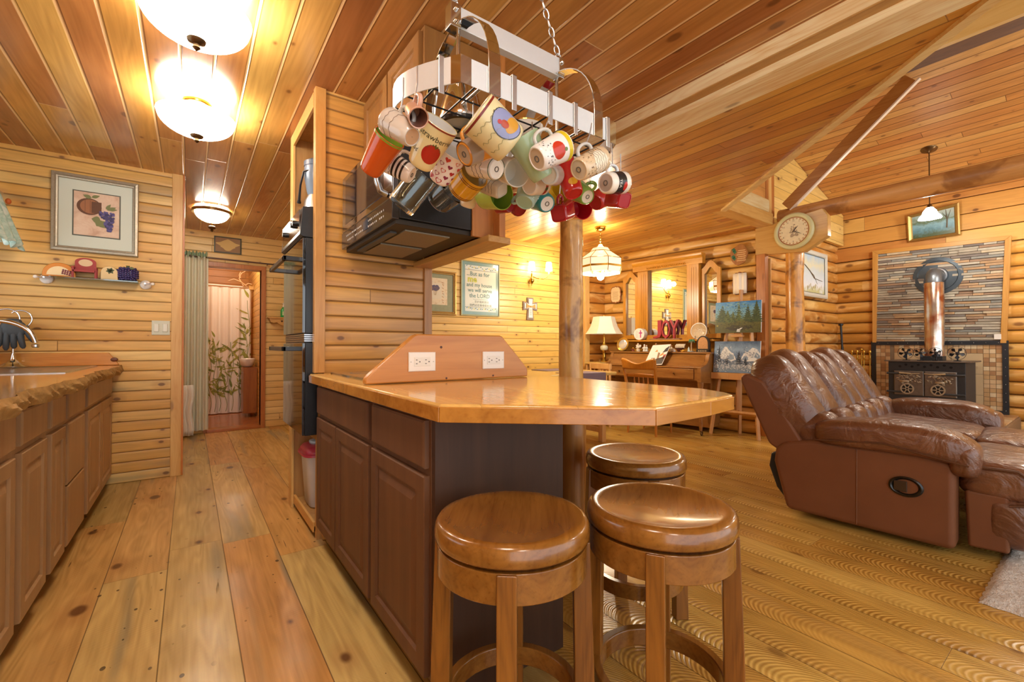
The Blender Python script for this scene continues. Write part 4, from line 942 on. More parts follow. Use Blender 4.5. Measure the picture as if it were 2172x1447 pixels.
EYE = Vector((0, 0, 1.05))
def mug(label, rim, bas, r, rb, col, inner='f2eee4', flare=1.0, square=0, prints=(), handle=True, material=None, foot='d8ccb8', mark=True, ridge=None, hang=(0, 0), name='mug', cat='mug', fac=None, hcol=None):
    rim = Vector(rim); bas = Vector(bas); ax = rim - bas; L = ax.length
    up = Vector((0, 0, 1)); up = up - ax.normalized()*up.dot(ax.normalized())
    if not handle: up = up + (rim - EYE).normalized()*1.2; up = up - ax.normalized()*up.dot(ax.normalized())
    M = frame_of(bas, up, ax)
    t = T(name, label, cat, tuple(bas), 0, 'coffee mugs hanging from the rack')
    e = M.inverted() @ EYE; th = math.atan2(e.y, e.x)
    def rad(z): 
        f = max(0, min(1, z/L)); return rb + (r - rb)*f**flare
    if square: fac = lambda a, z: 1.0/((abs(math.cos(a))**5 + abs(math.sin(a))**5)**(1/5.0))*.92
    mt = material or mat(col, .16, coat=.3)
    mi = mat(inner, .2)
    w = .0035
    pr = [(rb*.78, .002), (rb*.80, 0), (rb*.88, 0), (rb*.97, .004)] + [(rad(L*k/10), max(.008, L*k/10)) for k in range(1, 11)] + [(r - w*.3, L + .0015), (r - w, L)]
    b = MB(); b.lathe(pr, 36, M, cap0=False, cap1=False, fac=fac)
    pi = [(r - w, L)] + [(rad(L*k/10) - w, L*k/10) for k in range(9, 0, -1)] + [(.0008, L*.08)]
    b.lathe(pi, 36, M, mi=1, cap0=False, cap1=False, fac=fac)
    b.lathe([(.0008, .0015), (rb*.79, .002)], 36, M, mi=2, cap0=False, cap1=False, fac=fac)
    b.build('body', [mt, mt if material else mi, mt if material else mat(foot, .5)], t, smooth=40)
    if True:
        z0, z1 = L*.2, L*.8; ho = max(.022, r*.62); n = 16
        pts = []
        for k in range(n + 1):
            a = -PI/2 + PI*k/n; z = (z0+z1)/2 + (z1-z0)/2*math.sin(a); x = rad(z)*.97 + ho*max(0, math.cos(a))**.7
            pts.append(M @ Vector((x, 0, z)))
        side = (M.to_3x3() @ Vector((0, 1, 0)))
        b = MB(); b.tube(pts, .0052, 10, flat=(1.0, 1.25)); b.build('handle', mat(hcol, .16, coat=.3) if hcol else mt, t, smooth=60)
        top = max(pts, key=lambda p: p.z)
        b = MB(); hx = top + Vector((0, 0, -.004))
        b.tube([hx + Vector((.006, 0, .004)), hx + Vector((0, 0, -.003)), hx + Vector((-.006, 0, .003)), Vector((hx.x + hang[0]*.5, hx.y + hang[1]*.5, (hx.z + 1.745)/2)), Vector((hx.x + hang[0], hx.y + hang[1], 1.752))], .002, 6); b.build('hook', m_steel2, RACK, smooth=60)
    def wrap(u, v, off=.0007):
        a = th + u/max(rad(v), .01)
        return M @ Vector(((rad(v)*(fac(a, v) if fac else 1) + off)*math.cos(a), (rad(v)*(fac(a, v) if fac else 1) + off)*math.sin(a), v))
    for p in prints:
        b = MB(); k = p[0]
        if k == 'band':
            _, z0, z1, c, nm = p; b.lathe([(rad(L*z0) + .0006, L*z0), (rad(L*(z0+z1)/2) + .0006, L*(z0+z1)/2), (rad(L*z1) + .0006, L*z1)], 36, M, cap0=False, cap1=False, fac=fac)
            b.build(nm, mat(c, .2), t, smooth=60)
        elif k == 'disc':
            _, u, z, ru, rz, c, nm = p[:7]; o = p[7] if len(p) > 7 else .0008
            R_ = 5; base = len(b.v); N = 24
            for i in range(R_ + 1):
                for j in range(N): a = 2*PI*j/N; b.v.append(wrap(u*L + ru*L*i/R_*math.cos(a), L*z + rz*L*i/R_*math.sin(a), o))
            for i in range(R_):
                for j in range(N): b.f.append((base+i*N+j, base+i*N+(j+1)%N, base+(i+1)*N+(j+1)%N, base+(i+1)*N+j)); b.m.append(0)
            b.build(nm, mat(c, .2), t, smooth=60)
        elif k == 'hearts':
            rn = random.Random(4); cols = ['b02a30', 'c8443c', '8a2c4c', 'd87a70', '9c2a3a']; cnt = 0
            mats = [mat(c, .25) for c in cols]
            for row in range(5):
                for q in range(-3, 4):
                    u = q*.30 + (.15 if row % 2 else 0) + rn.uniform(-.03, .03); z = .14 + row*.18; s = L*rn.uniform(.07, .11)
                    pts = []
                    for i in range(20):
                        a = 2*PI*i/20; hx = .062*16*math.sin(a)**3; hz = .062*(13*math.cos(a) - 5*math.cos(2*a) - 2*math.cos(3*a) - math.cos(4*a))
                        pts.append((u*L + hx*s, z*L + hz*s))
                    ctr = (u*L, z*L)
                    base = len(b.v); mi_ = rn.randrange(5)
                    if rn.random() < .3:
                        inn = [(ctr[0] + (x-ctr[0])*.72, ctr[1] + (y-ctr[1])*.72) for x, y in pts]
                        b.v += [wrap(*x) for x in pts] + [wrap(*x) for x in inn]
                        for i in range(20): b.f.append((base+i, base+(i+1)%20, base+20+(i+1)%20, base+20+i)); b.m.append(mi_)
                    else:
                        b.v += [wrap(*x) for x in pts] + [wrap(*ctr, .0009)]
                        for i in range(20): b.f.append((base+i, base+(i+1)%20, base+20)); b.m.append(mi_)
            b.build('heart_print', mats, t)
        elif k == 'text':
            _, s, u, z, size, c = p[:6]; add_text(b, s, size*L, lambda x, y: wrap(u*L + x, z*L + y, .0009)); b.build('lettering', mat(c, .3), t)
        elif k == 'dots':
            _, z0, z1, n, c = p; rn = random.Random(7)
            for i in range(n):
                u = rn.uniform(-.7, .7)*L; z = rn.uniform(z0, z1)*L; s = L*rn.uniform(.008, .02)
                b.add([wrap(u + s*math.cos(a), z + s*math.sin(a)) for a in [PI/3*q for q in range(6)]], [tuple(range(6))])
            b.build('speckles', mat(c, .3), t)
        elif k == 'lines':
            _, z0, z1, n, c, amp = p; rn = random.Random(len(label))
            for i in range(n):
                zc = z0 + (z1-z0)*i/max(1, n-1); ph = rn.uniform(0, 6)
                pts = [wrap((-.45 + .9*q/30)*L, (zc + amp*math.sin(q*.9 + ph)*math.sin(q*.37 + ph))*L, .0006) for q in range(31)]
                b.tube(pts, .0007, 4)
            b.build('scribble', mat(c, .4), t)
        elif k == 'spokes':
            _, u, z, n, r0, c, nm = p
            for i in range(n):
                a = PI*.12 + PI*.76*i/(n-1)
                b.add([wrap(u*L + .02*L*math.cos(a-1.5), z*L), wrap(u*L + r0*L*math.cos(a - .12), z*L + r0*.5*L*math.sin(a-.12) - .3*r0*L*abs(math.cos(a)), .0011), wrap(u*L + 1.25*r0*L*math.cos(a), z*L + r0*.8*L*math.sin(a) - .5*r0*L*abs(math.cos(a)), .0011), wrap(u*L + r0*L*math.cos(a + .12), z*L + r0*.5*L*math.sin(a+.12) - .3*r0*L*abs(math.cos(a)), .0011)], [(0, 1, 2, 3)])
            b.build(nm, mat(c, .3), t)
    if mark and mark != 'none':
        b = MB(); b.ring(rb*.18, rb*.26, -.0002, .0014, 16, M); b.build('base_mark', mat('6a645c', .5), t)
    return t
mg = glass('mug_glass', 'f4fbfa', .0, 1.45)
POS = {}
for nm, rim, bas, r, rb in (
('orange', (0.464,1.238,1.656), (0.436,1.331,1.579), 0.046, 0.032),
('pewter', (0.429,1.142,1.651), (0.458,1.063,1.587), 0.037, 0.026),
('pinkish', (0.455,1.018,1.617), (0.459,1.067,1.661), 0.026, 0.021),
('strawberry', (0.560,1.107,1.671), (0.542,1.205,1.583), 0.053, 0.037),
('striped', (0.508,1.368,1.641), (0.570,1.324,1.596), 0.038, 0.029),
('tumbler', (0.689,1.483,1.673), (0.623,1.558,1.563), 0.052, 0.052),
('hearts', (0.654,1.204,1.651), (0.644,1.286,1.584), 0.049, 0.033),
('glasscup', (0.869,1.590,1.702), (0.850,1.697,1.670), 0.071, 0.059),
('gold', (0.779,1.286,1.638), (0.773,1.374,1.604), 0.054, 0.051),
('cream', (0.899,1.506,1.672), (0.900,1.544,1.614), 0.038, 0.030),
('amber', (0.709,1.080,1.647), (0.621,1.083,1.591), 0.043, 0.034),
('rooster', (0.593,0.966,1.650), (0.691,0.952,1.586), 0.059, 0.055),
('script', (0.739,1.214,1.638), (0.759,1.120,1.594), 0.042, 0.033),
('plain', (0.834,1.114,1.600), (0.843,1.198,1.638), 0.046, 0.040),
('sage', (0.799,1.043,1.674), (0.876,1.038,1.568), 0.052, 0.034),
('apple', (0.889,0.963,1.643), (0.798,0.975,1.585), 0.044, 0.037),
('redtall', (1.033,1.115,1.680), (1.035,1.066,1.558), 0.038, 0.032),
('latte', (1.055,0.970,1.648), (0.958,0.968,1.590), 0.041, 0.035),
('tea', (1.235,1.029,1.629), (1.142,1.025,1.607), 0.039, 0.036),
('redsquare', (1.274,1.107,1.604), (1.263,1.040,1.575), 0.038, 0.031),
('redmug', (1.376,1.235,1.669), (1.314,1.235,1.628), 0.042, 0.035),
('redsquare2', (1.235,1.322,1.607), (1.166,1.291,1.570), 0.042, 0.036),
('redopen', (1.371,1.360,1.651), (1.386,1.452,1.665), 0.052, 0.042),
('green', (1.178,1.208,1.645), (1.166,1.131,1.593), 0.042, 0.030),
('yellow', (1.234,1.343,1.684), (1.239,1.407,1.655), 0.051, 0.043),
('teal', (1.102,1.370,1.651), (1.087,1.264,1.587), 0.051, 0.035),
('aqua', (1.009,1.272,1.628), (0.973,1.259,1.568), 0.045, 0.036),
('xmas', (1.006,1.198,1.629), (0.937,1.186,1.604), 0.041, 0.036),
('lime', (0.932,1.343,1.614), (0.921,1.450,1.631), 0.057, 0.047),
('greyplate', (0.852,1.329,1.640), (0.881,1.265,1.596), 0.037, 0.030),
('darkred', (1.017,1.480,1.624), (1.023,1.416,1.608), 0.034, 0.028),
('maroon', (1.075,1.468,1.647), (1.080,1.423,1.602), 0.039, 0.033),
('whiteback', (0.973,1.095,1.617), (0.919,1.062,1.594), 0.034, 0.031),
): POS[nm] = (rim, bas, r, rb)
def P(n): return POS[n]
mug('tall orange mug with a lime green inside, lowest at the aisle end of the rack', *P('orange'), 'c8551c', inner='7f9c34', handle=False, foot='b04a18', mark='none', prints=(('band', .955, 1.0, '8fae3c', 'green_rim'),))
mug('shiny pewter grey mug with its tan base showing, first at the aisle end', *P('pewter'), 'cfc8bd', foot='c49a72', flare=.7, prints=(('lines', .55, .8, 2, '8f7a6a', .03),), mark='none')
mug('small pinkish brown mug half hidden behind the pewter mug', *P('pinkish'), 'c79a82', inner='8a5a48')
mug('cream mug with a big red strawberry and a price painted on it', *P('strawberry'), 'ead9a0', inner='ece6dc', handle=False, foot='c9a468', mark='none', prints=(('band', .965, 1.0, '8c3a2c', 'rim_line'), ('disc', .12, .42, .21, .22, 'b0281e', 'strawberry'), ('spokes', .12, .56, 9, .16, '4c5a22', 'leaves'), ('text', 'Strawberries', .10, .76, .17, '3c3a1e'), ('text', '25\u00a2', -.28, .36, .15, '4a4026')))
mug('white mug with black horizontal stripes, under the pewter mug', *P('striped'), 'efe8e0', prints=tuple(('band', z, z + .075, '2c2622', 'stripe') for z in (.26, .42, .58)) + (('lines', .72, .85, 2, '4a4440', .04),), foot='f0e4d8')
mug('tall clear faceted glass beer mug beside the microwave handle', *P('tumbler'), 'ffffff', material=mg, handle=False, mark='none', fac=lambda a, z: 1 + .02*math.cos(10*a))
mug('white mug covered in red and pink hearts', *P('hearts'), 'f0e8e4', handle=False, mark='none', prints=(('hearts',),))
mug('wide clear glass cup tilted behind the hearts mug', *P('glasscup'), 'ffffff', material=mg, mark='none', flare=.6, handle=False)
mug('mustard yellow mug with brown bands near its rim and base', *P('gold'), 'd09a22', inner='c8a050', flare=.8, handle=False, mark='none', foot='c8902a', prints=tuple(('band', z, z + .03, '6a3a1e', 'brown_band') for z in (.80, .88, .10, .17)))
mug('small plain cream cup low in front of the microwave side', *P('cream'), 'e6d9b8', handle=False, mark='none')
mug('amber glazed mug with a grey glazed base, behind the country scene mug', *P('amber'), 'd9943a', foot='b8a894', prints=(('band', .02, .42, 'a89c92', 'grey_glaze'),))
mug('large cream mug with a blue farm scene and a red checked rim', *P('rooster'), 'd9cfa0', handle=False, foot='d0c090', mark='none', prints=(('band', .92, .97, '7a2a22', 'checked_rim'), ('disc', .30, .42, .33, .36, '33373f', 'dotted_outline'), ('disc', .30, .42, .31, .34, '8a93bd', 'sky_oval', .0011), ('disc', .36, .30, .22, .14, 'c8963c', 'farm_field', .0014), ('disc', .24, .44, .08, .10, 'a84428', 'barn', .0016), ('disc', .20, .56, .045, .05, 'b0302a', 'rooster_comb', .0018), ('lines', .25, .75, 3, '8f8a5c', .05)))
mug('white mug with black handwriting and a ringed white base', *P('script'), 'e9e6e0', foot='f3f1ea', prints=(('lines', .35, .7, 3, '3a3a38', .035), ('band', .02, .05, '3c6a44', 'green_line')))
mug('plain white mug showing its open side between the handwriting mug and the sage mug', *P('plain'), 'dcd6c8', flare=.7, mark='none')
mug('tall sage green mug hanging behind the apple mug', *P('sage'), '9fb894', inner='6f9a80', handle=False, foot='8aa680', mark='none')
mug('white mug with a red apple and a yellow checked rim', *P('apple'), 'f0eeea', foot='c9b8a0', hcol='c8c9c2', prints=(('band', .86, .98, 'd9c42a', 'yellow_rim'), ('disc', .05, .52, .24, .20, 'c2391f', 'apple'), ('disc', .10, .74, .05, .05, '6a7a2c', 'apple_leaf', .0012), ('dots', .1, .4, 60, '44484c')), hang=(.02, .0))
mug('tall narrow red mug with a yellow flower near its base', *P('redtall'), 'b5221f', inner='a81c1c', handle=False, foot='b5221f', mark='none', prints=(('disc', .08, .22, .12, .10, 'd2a02c', 'flower'),))
mug('tan coffee themed mug with swirls of lettering and a grey handle', *P('latte'), 'd8c3a0', foot='c8bba6', hcol='c9cac6', prints=(('disc', .08, .62, .36, .26, 'f0e6cf', 'cream_oval'), ('lines', .45, .8, 5, '6a5a44', .03), ('dots', .05, .4, 50, '7a5530')), hang=(.02, 0))
mug('white mug with a black chalkboard band at the far end of the rack', *P('tea'), 'f0ece0', foot='b9b0a6', hcol='dfe4e6', prints=(('band', .30, .75, '2a2a2c', 'chalkboard'), ('disc', .12, .68, .16, .10, 'c42a20', 'apple'), ('text', 'TEA', .02, .40, .17, 'eee8da')), hang=(-.01, 0))
mug('square red mug at the far right, with its square base showing', *P('redsquare'), 'b3242a', inner='a01c22', square=1, foot='a82028', mark='none')
mug('red mug beside the square red mug under the chalkboard mug', *P('redmug'), 'b82a28', inner='a01c22', foot='a82028', mark='none', handle=False)
mug('square red mug lowest in the middle, base towards the room', *P('redsquare2'), 'ad1f26', inner='a01c22', square=1, foot='a51c24', mark='none')
mug('bright red mug showing its wide open mouth above the log post', *P('redopen'), 'c01f2c', inner='b81c28', foot='a51c24', mark='none')
mug('leaf green mug with a pale base, behind the tall red mug', *P('green'), '7fa84c', foot='e2dccb', handle=False)
mug('yellow mug between the blue mug and the green mug', *P('yellow'), 'd9b021', inner='c89a1c', foot='caa01c', mark='none')
mug('teal and blue mug with a white base and a blue handle', *P('teal'), '2f8f96', inner='2f6fa0', foot='eceae2', hcol='2a86c0', prints=(('band', .6, .97, '2a6fae', 'blue_band'),))
mug('pale aqua glazed mug beside the teal mug', *P('aqua'), 'a9c8bc', inner='b8d0c8', foot='9cc0a8', mark='none', handle=False)
mug('cream mug with a red and green holiday border, above the pale aqua mug', *P('xmas'), 'e4dccc', handle=False, mark='none', prints=(('band', .62, .80, 'a83a30', 'red_border'), ('disc', .0, .7, .10, .08, 'f0ead8', 'snow', .0012), ('disc', .3, .72, .09, .08, '4a6a38', 'holly', .0012), ('disc', -.3, .72, .09, .08, '4a6a38', 'holly', .0012)))
mug('wide lime green mug lying open sideways under the handwriting mug', *P('lime'), 'a3b84a', inner='7f9a30', foot='93a840', mark='none', handle=False)
mug('grey white square mug with faint lettering, above the lime green mug', *P('greyplate'), 'c4c0b4', square=1, handle=False, foot='cfcabc', prints=(('lines', .3, .8, 4, '6a6a64', .02),), mark='none')
mug('small dark red mug behind the lime green mug', *P('darkred'), '9c2028', inner='7a1820', foot='9c2028', mark='none')
mug('maroon mug beside the pale aqua mug at the back of the rack', *P('maroon'), '96201f', inner='7a1820', foot='96201f', mark='none', handle=False)
mug('pale grey mug mostly hidden behind the apple mug', *P('whiteback'), 'c9c8c4', mark='none')
# ================================================================ dining side
m_gold = plain('antique_gold_frame', 'b08d4e', .35, .6, var=.5, vs=70, bump=.3)
WD = 4.66
t = T('framed_print', 'gold framed botanical print of a round purple tree beside the scripture poster', 'picture', (2.30, WD, 1.43))
b = MB(); b.loops(YF(WD - .002), 2.04, 1.415, 2.56, 1.925, FRAME, cap=False); b.build('frame', m_gold, t)
b = MB(); b.loops(YF(WD - .005), 2.07, 1.445, 2.53, 1.895, [(0, 0), (0, .004)]); b.build('mat_board', plain('sage_mat', '9aa184', .7, var=.35, vs=25), t)
t2 = NT('print_cream'); m_cream = t2.out(t2.ramp(t2.noise(t2.coord(), 12, 4, .6, 1), [(.35, 'd9c8a4'), (.5, 'ecdfc0'), (.65, 'd8d6c0'), (.8, 'e6c79a')]), .6)
b = MB(); b.box((2.15, WD - .0125, 1.53), (2.445, WD - .0092, 1.84)); b.build('print_sheet', m_cream, t)
b = MB(); b.box((2.20, WD - .0140, 1.60), (2.37, WD - .0126, 1.78)); b.build('print_panel', mat('e3ddc6', .6), t)
b = MB(); rnd = random.Random(6)
for i in range(26): disc(b, 2.285 + rnd.uniform(-.04, .04), 1.72 + rnd.uniform(-.018, .02), .024, .02, WD - .0143 - i*2e-5, 12, mi=i % 3)
b.build('tree_crown', [mat('5d5878', .6), mat('6e6070', .6), mat('7d6a62', .6)], t)
b = MB()
for x in (-.012, .006, .018): b.tube([(2.285 + x*.5, WD - .0146, 1.64), (2.285 + x*1.6, WD - .0146, 1.70)], .002, 6)
b.build('tree_trunks', mat('b7a06a', .6), t)
b = MB()
for i in range(16): leaf2(b, lambda p, q: (p, WD - .0128, q), 2.175 if i % 2 else 2.40, 1.55 + i*.017, .035, .004, (0.5 if i % 2 else 2.4) + (i % 3)*.3)
b.build('leaf_sketch', mat('b48a5a', .6), t)
t = T('scripture_poster', 'tall framed poster with But as for me lettering and a line of Chinese text', 'poster', (2.91, WD, 1.42))
b = MB(); b.loops(YF(WD - .002), 2.630, 1.420, 3.190, 2.095, [(0, 0), (0, .018), (.012, .02), (.016, .012)], cap=False); b.build('frame', plain('pale_gold_frame', 'b9bd94', .35, .4), t)
b = MB(); b.box((2.645, WD - .012, 1.435), (3.175, WD - .004, 2.08)); b.build('teal_border', plain('poster_teal', '7ea3a0', .25, var=.25, vs=18, coat=.6), t)
b = MB(); b.box((2.685, WD - .0130, 1.475), (3.135, WD - .0122, 2.04)); b.build('sheet', plain('poster_paper', 'dfe3d2', .25, coat=.8), t)
b = MB(); b.box((2.685, WD - .0138, 1.985), (3.135, WD - .0131, 2.04)); b.box((2.685, WD - .0138, 1.475), (3.135, WD - .0131, 1.525)); b.build('pattern_band', mat('d6e2de', .4), t)
b = MB(); b.box((2.685, WD - .0140, 1.981), (3.135, WD - .0131, 1.985)); b.box((2.685, WD - .0140, 1.525), (3.135, WD - .0131, 1.529)); b.build('rule_lines', mat('3e4a4c', .4), t)
b = MB(); rnd = random.Random(2)
for z in (2.012, 1.50):
    for k in range(18): leaf2(b, lambda p, q: (p, WD - .0142, q), 2.70 + k*.0245, z + rnd.uniform(-.012, .012), .03, .006, rnd.uniform(-.6, .9), mi=k % 3)
b.build('band_sprigs', [mat('6d97a8', .4), mat('d8cf5a', .4), mat('5c8078', .4)], t)
pf = lambda dx, z0: (lambda x, y: (dx + x, WD - .0145, z0 + y))
def ptext(s, x, z, size, c, nm, al='LEFT', bold=.0):
    b = MB(); add_text(b, s, size, pf(x, z), align=al, bold=bold); b.build(nm, mat(c, .4), t)
ptext('...But as for', 2.705, 1.935, .072, '5f8783', 'lettering', bold=.0012)
ptext('me', 2.72, 1.868, .105, 'bfc42a', 'lettering', bold=.004)
ptext('and my house', 2.705, 1.80, .066, '5f8783', 'lettering', bold=.0012)
ptext('we will serve', 2.725, 1.735, .066, '5f8783', 'lettering', bold=.0012)
ptext('the LORD', 2.745, 1.667, .07, '5f8783', 'lettering', bold=.0012)
ptext('\u2026\u81f3\u65bc\u6211\u548c\u6211\u5bb6,', 2.91, 1.592, .036, '56685f', 'lettering', 'CENTER')
ptext('\u6211\u5011\u5fc5\u5b9a\u4e8b\u5949\u8036\u548c\u83ef', 2.91, 1.550, .036, '56685f', 'lettering', 'CENTER')
b = MB()
for k in range(12): b.box((2.80 + k*.018, WD - .0145, 1.622), (2.812 + k*.018, WD - .0131, 1.628))
b.build('small_print', mat('7c8a84', .4), t)
# wall cross
t = T('wall_cross', 'grey wooden wall cross with a burlap bow below the brass sconce', 'cross', (3.69, WD, 1.40))
def cross2(b, cx, cz, wt, hw, z0, z1, zc, y0, y1, fl=0):
    b.prism([(cx - wt - fl, z0), (cx + wt + fl, z0), (cx + wt, zc - wt), (cx + hw, zc - wt - fl), (cx + hw, zc + wt + fl), (cx + wt, zc + wt), (cx + wt + fl*.6, z1), (cx - wt - fl*.6, z1), (cx - wt, zc + wt), (cx - hw, zc + wt + fl), (cx - hw, zc - wt - fl), (cx - wt, zc - wt)], lambda x, z, y: (x, y, z), y0, y1)
b = MB(); cross2(b, 3.69, 0, .045, .12, 1.40, 1.70, 1.585, WD - .02, WD - .001, .014); b.build('backing', plain('weathered_grey', '8d7d72', .6, var=.5, vs=60), t, bevel=.002)
b = MB(); cross2(b, 3.69, 0, .026, .10, 1.43, 1.68, 1.585, WD - .027, WD - .0205, .010); b.build('front', mat('e6e2da', .5), t)
b = MB()
for s in (-1, 1): b.prism([(3.69, 1.58), (3.69 + s*.075, 1.615), (3.69 + s*.08, 1.555), (3.69, 1.575)], lambda x, z, y: (x, y, z), WD - .036, WD - .030)
b.sq((3.69, WD - .035, 1.578), (.014, .008, .012), (1, 1)); b.build('bow', mat('b9975c', .8), t)
b = MB()
for k in range(5): b.box((3.674, WD - .0285, 1.47 + k*.016), (3.706, WD - .0272, 1.475 + k*.016))
b.build('lettering_lines', mat('8a8078', .5), t)
# sconce
t = T('wall_sconce', 'brass two arm wall sconce with small glowing white shades', 'sconce', (3.69, WD, 1.85))
m_shade = glow('sconce_shade', 'fff3dc', 7.0)
b = MB(); b.lathe([(.004, 1.84), (.008, 1.86), (.006, 1.88), (.03, 1.91), (.034, 1.93), (.03, 1.95), (.012, 1.97), (.014, 2.0), (.008, 2.03), (.012, 2.05)], 20, Matrix.Translation((3.69, WD - .05, 0))); b.tube([(3.69, WD - .001, 1.93), (3.69, WD - .05, 1.93)], .014, 12); b.build('body', m_brass, t, smooth=50)
b = MB(); b.tube([(3.69, WD - .05, 1.99), (3.74, WD - .09, 1.955), (3.83, WD - .12, 1.95), (3.905, WD - .12, 1.99), (3.93, WD - .12, 2.045)], .006, 10); b.build('arm', m_brass, t, smooth=60)
for x, y, dz in ((3.69, WD - .05, -.01), (3.93, WD - .12, 0)):
    b = MB(); b.lathe([(.009, 2.03 + dz), (.009, 2.075 + dz)], 12, Matrix.Translation((x, y, 0))); b.build('candle', mat('f2ead0', .4), t, smooth=60)
    b = MB(); b.lathe([(.048, 2.07 + dz), (.045, 2.10 + dz), (.036, 2.185 + dz), (.034, 2.185 + dz), (.046, 2.07 + dz)], 24, Matrix.Translation((x, y, 0)), cap0=False, cap1=False); b.build('lamp_shade', m_shade, t, smooth=60)
    lamp('sconce_bulb', (x, y - .10, 2.12), 2.6, (1, .87, .66), .04)
# chandelier
CX, CY = 3.88, 3.56
t = T('chandelier', 'glowing brass and clear glass chandelier hanging over the dining table', 'chandelier', (CX, CY, 1.83))
Mc = Matrix.Translation((CX, CY, 0))
b = MB(); b.lathe([(.02, 2.395), (.05, 2.405), (.06, 2.42), (.06, 2.444)], 24, Mc); b.build('canopy', m_brass, t, smooth=40)
b = MB(); chain(b, (CX, CY, 2.20), (CX, CY, 2.40), .03, .0025); b.build('chain', m_brass, t, smooth=60)
m_pane = NT('chandelier_glass'); m_pane = m_pane.out(lin('fff6e2'), .15, emit=lin('ffeac0'), es=.55)
for nm, prof, m in (('top_collar', [(.09, 2.195), (.115, 2.165), (.115, 2.155)], m_pane), ('glass_shade', [(.115, 2.155), (.255, 2.055), (.255, 1.975)], m_pane), ('brass_band', [(.258, 1.978), (.258, 1.955)], m_brass), ('lower_skirt', [(.256, 1.955), (.238, 1.90)], m_pane)):
    b = MB(); b.lathe([(r, z) for r, z in prof] + [(r - .004, z) for r, z in prof[::-1]], 8, Mc @ Matrix.Rotation(.3, 4, 'Z'), cap0=False, cap1=False); b.build(nm, m, t)
b = MB(); Mr = Mc @ Matrix.Rotation(.3, 4, 'Z')
for k in range(8):
    a = PI/4*k
    b.tube([Mr @ Vector((r*math.cos(a), r*math.sin(a), z)) for r, z in ((.117, 2.157), (.258, 2.056), (.258, 1.957), (.240, 1.90))], .0035, 6)
for r, z in ((.117, 2.157), (.258, 2.056)): b.tube([Mr @ Vector((r*math.cos(PI/4*k), r*math.sin(PI/4*k), z)) for k in range(8)], .0035, 6, closed=True)
b.lathe([(.02, 2.24), (.045, 2.21), (.095, 2.195)], 20, Mc)
b.build('brass_frame', m_brass, t, smooth=50)
m_bulb = glow('bulb_glow', 'fff4e0', 22.0)
for k in range(5):
    a = 2*PI*k/5 + .5; x, y = CX + .12*math.cos(a), CY + .12*math.sin(a)
    b = MB(); b.tube([(CX, CY, 1.93), ((CX+x)/2, (CY+y)/2, 1.885), (x, y, 1.895), (x, y, 1.93)], .005, 8); b.build('arm', m_brass, t, smooth=60)
    b = MB(); b.sq((x, y, 1.985), (.022, .022, .034), (1, 1), nu=14, nv=8); b.build('bulb', m_bulb, t, smooth=80)
b = MB(); b.sq((CX, CY, 1.865), (.042, .042, .045), (1, 1), nu=18, nv=12); b.build('globe', m_bulb, t, smooth=80)
b = MB(); b.lathe([(.006, 1.90), (.012, 1.93), (.008, 2.0), (.02, 2.10), (.01, 2.22)], 14, Mc); b.build('stem', m_brass, t, smooth=50)
lamp('chandelier_bulb', (CX, CY, 1.76), 30, (1, .87, .66), .07)
lamp('chandelier_uplight', (CX, CY, 2.27), 9, (1, .80, .5), .05)
# table with mats, bench
m_table = wood('light_table', 'e8c88c', 'd3a860', 0, .8, .2, .8, .2, coat=.4); m_pinkwood = wood('pinkish_wood', 'dcae7c', 'c8915c', 2, 1, .4, .6)
t = T('dining_table', 'light wood dining table with rounded corners behind the log post', 'table', (3.2, 3.75, 0))
def rrect(x0, y0, x1, y1, r, n=6):
    o = []
    for cx, cy, a in ((x1-r, y1-r, 0), (x0+r, y1-r, PI/2), (x0+r, y0+r, PI), (x1-r, y0+r, 1.5*PI)): o += [(cx + r*math.cos(a + PI/2*i/n), cy + r*math.sin(a + PI/2*i/n)) for i in range(n+1)]
    return o
b = MB(); b.prism(rrect(2.25, 3.22, 3.84, 4.2, .12), lambda x, y, z: (x, y, z), .735, .765); b.build('top', m_table, t, bevel=.006)
for x, y in ((2.40, 3.34), (3.66, 3.34), (2.40, 4.08), (3.66, 4.08)):
    b = MB(); b.box((x - .03, y - .03, 0), (x + .03, y + .03, .735)); b.build('leg', m_pinkwood, t, bevel=.004)
for x in (2.40, 3.66):
    b = MB(); b.box((x - .02, 3.36, .10), (x + .02, 4.06, .15)); b.build('stretcher', m_pinkwood, t)
m_mat = plain('purple_weave', '7f6c74', .8, var=.3, vs=120)
for i, (x, y, l) in enumerate(((3.48, 3.95, 'grey purple placemat at the far corner of the dining table'), (2.62, 3.98, 'grey purple placemat at the far side of the dining table near the outlet board'))):
    b = MB(); b.prism(rrect(x - .22, y - .15, x + .22, y + .15, .03), lambda x, y, z: (x, y, z), .7655, .771); tag(b.build('placemat', m_mat), l, 'placemat', 'placemats on the dining table')
b = MB()
def drape(u, v):
    x = 3.12 + .46*u; w = v*.62
    if w < .3: return (x, 3.50 - w, .7675)
    return (x + .01*math.sin(u*9)*(w-.3)*6, 3.212 - .01*math.sin(u*11)*(w-.3)*4, .7675 - max(0, w - .3))
b.grid(drape, 24, 24); tag(b.build('table_runner', m_mat, smooth=60, solid=.004), 'grey purple cloth hanging over the near edge of the dining table', 'table runner')
t = T('dining_chair', 'light wood chair pushed against the far end of the dining table by the lamp', 'chair', (4.22, 4.05, 0))
b = MB(); b.prism(rrect(4.0, 3.84, 4.42, 4.26, .08), lambda x, y, z: (x, y, z), .43, .46); b.build('seat', m_table, t, bevel=.006)
for x, y, h in ((4.03, 3.88, .43), (4.03, 4.22, .43), (4.40, 3.88, .82), (4.40, 4.22, .82)):
    b = MB(); b.tube([(x, y, 0), (x, y, h)], .017, 10); b.build('leg', m_pinkwood, t, smooth=60)
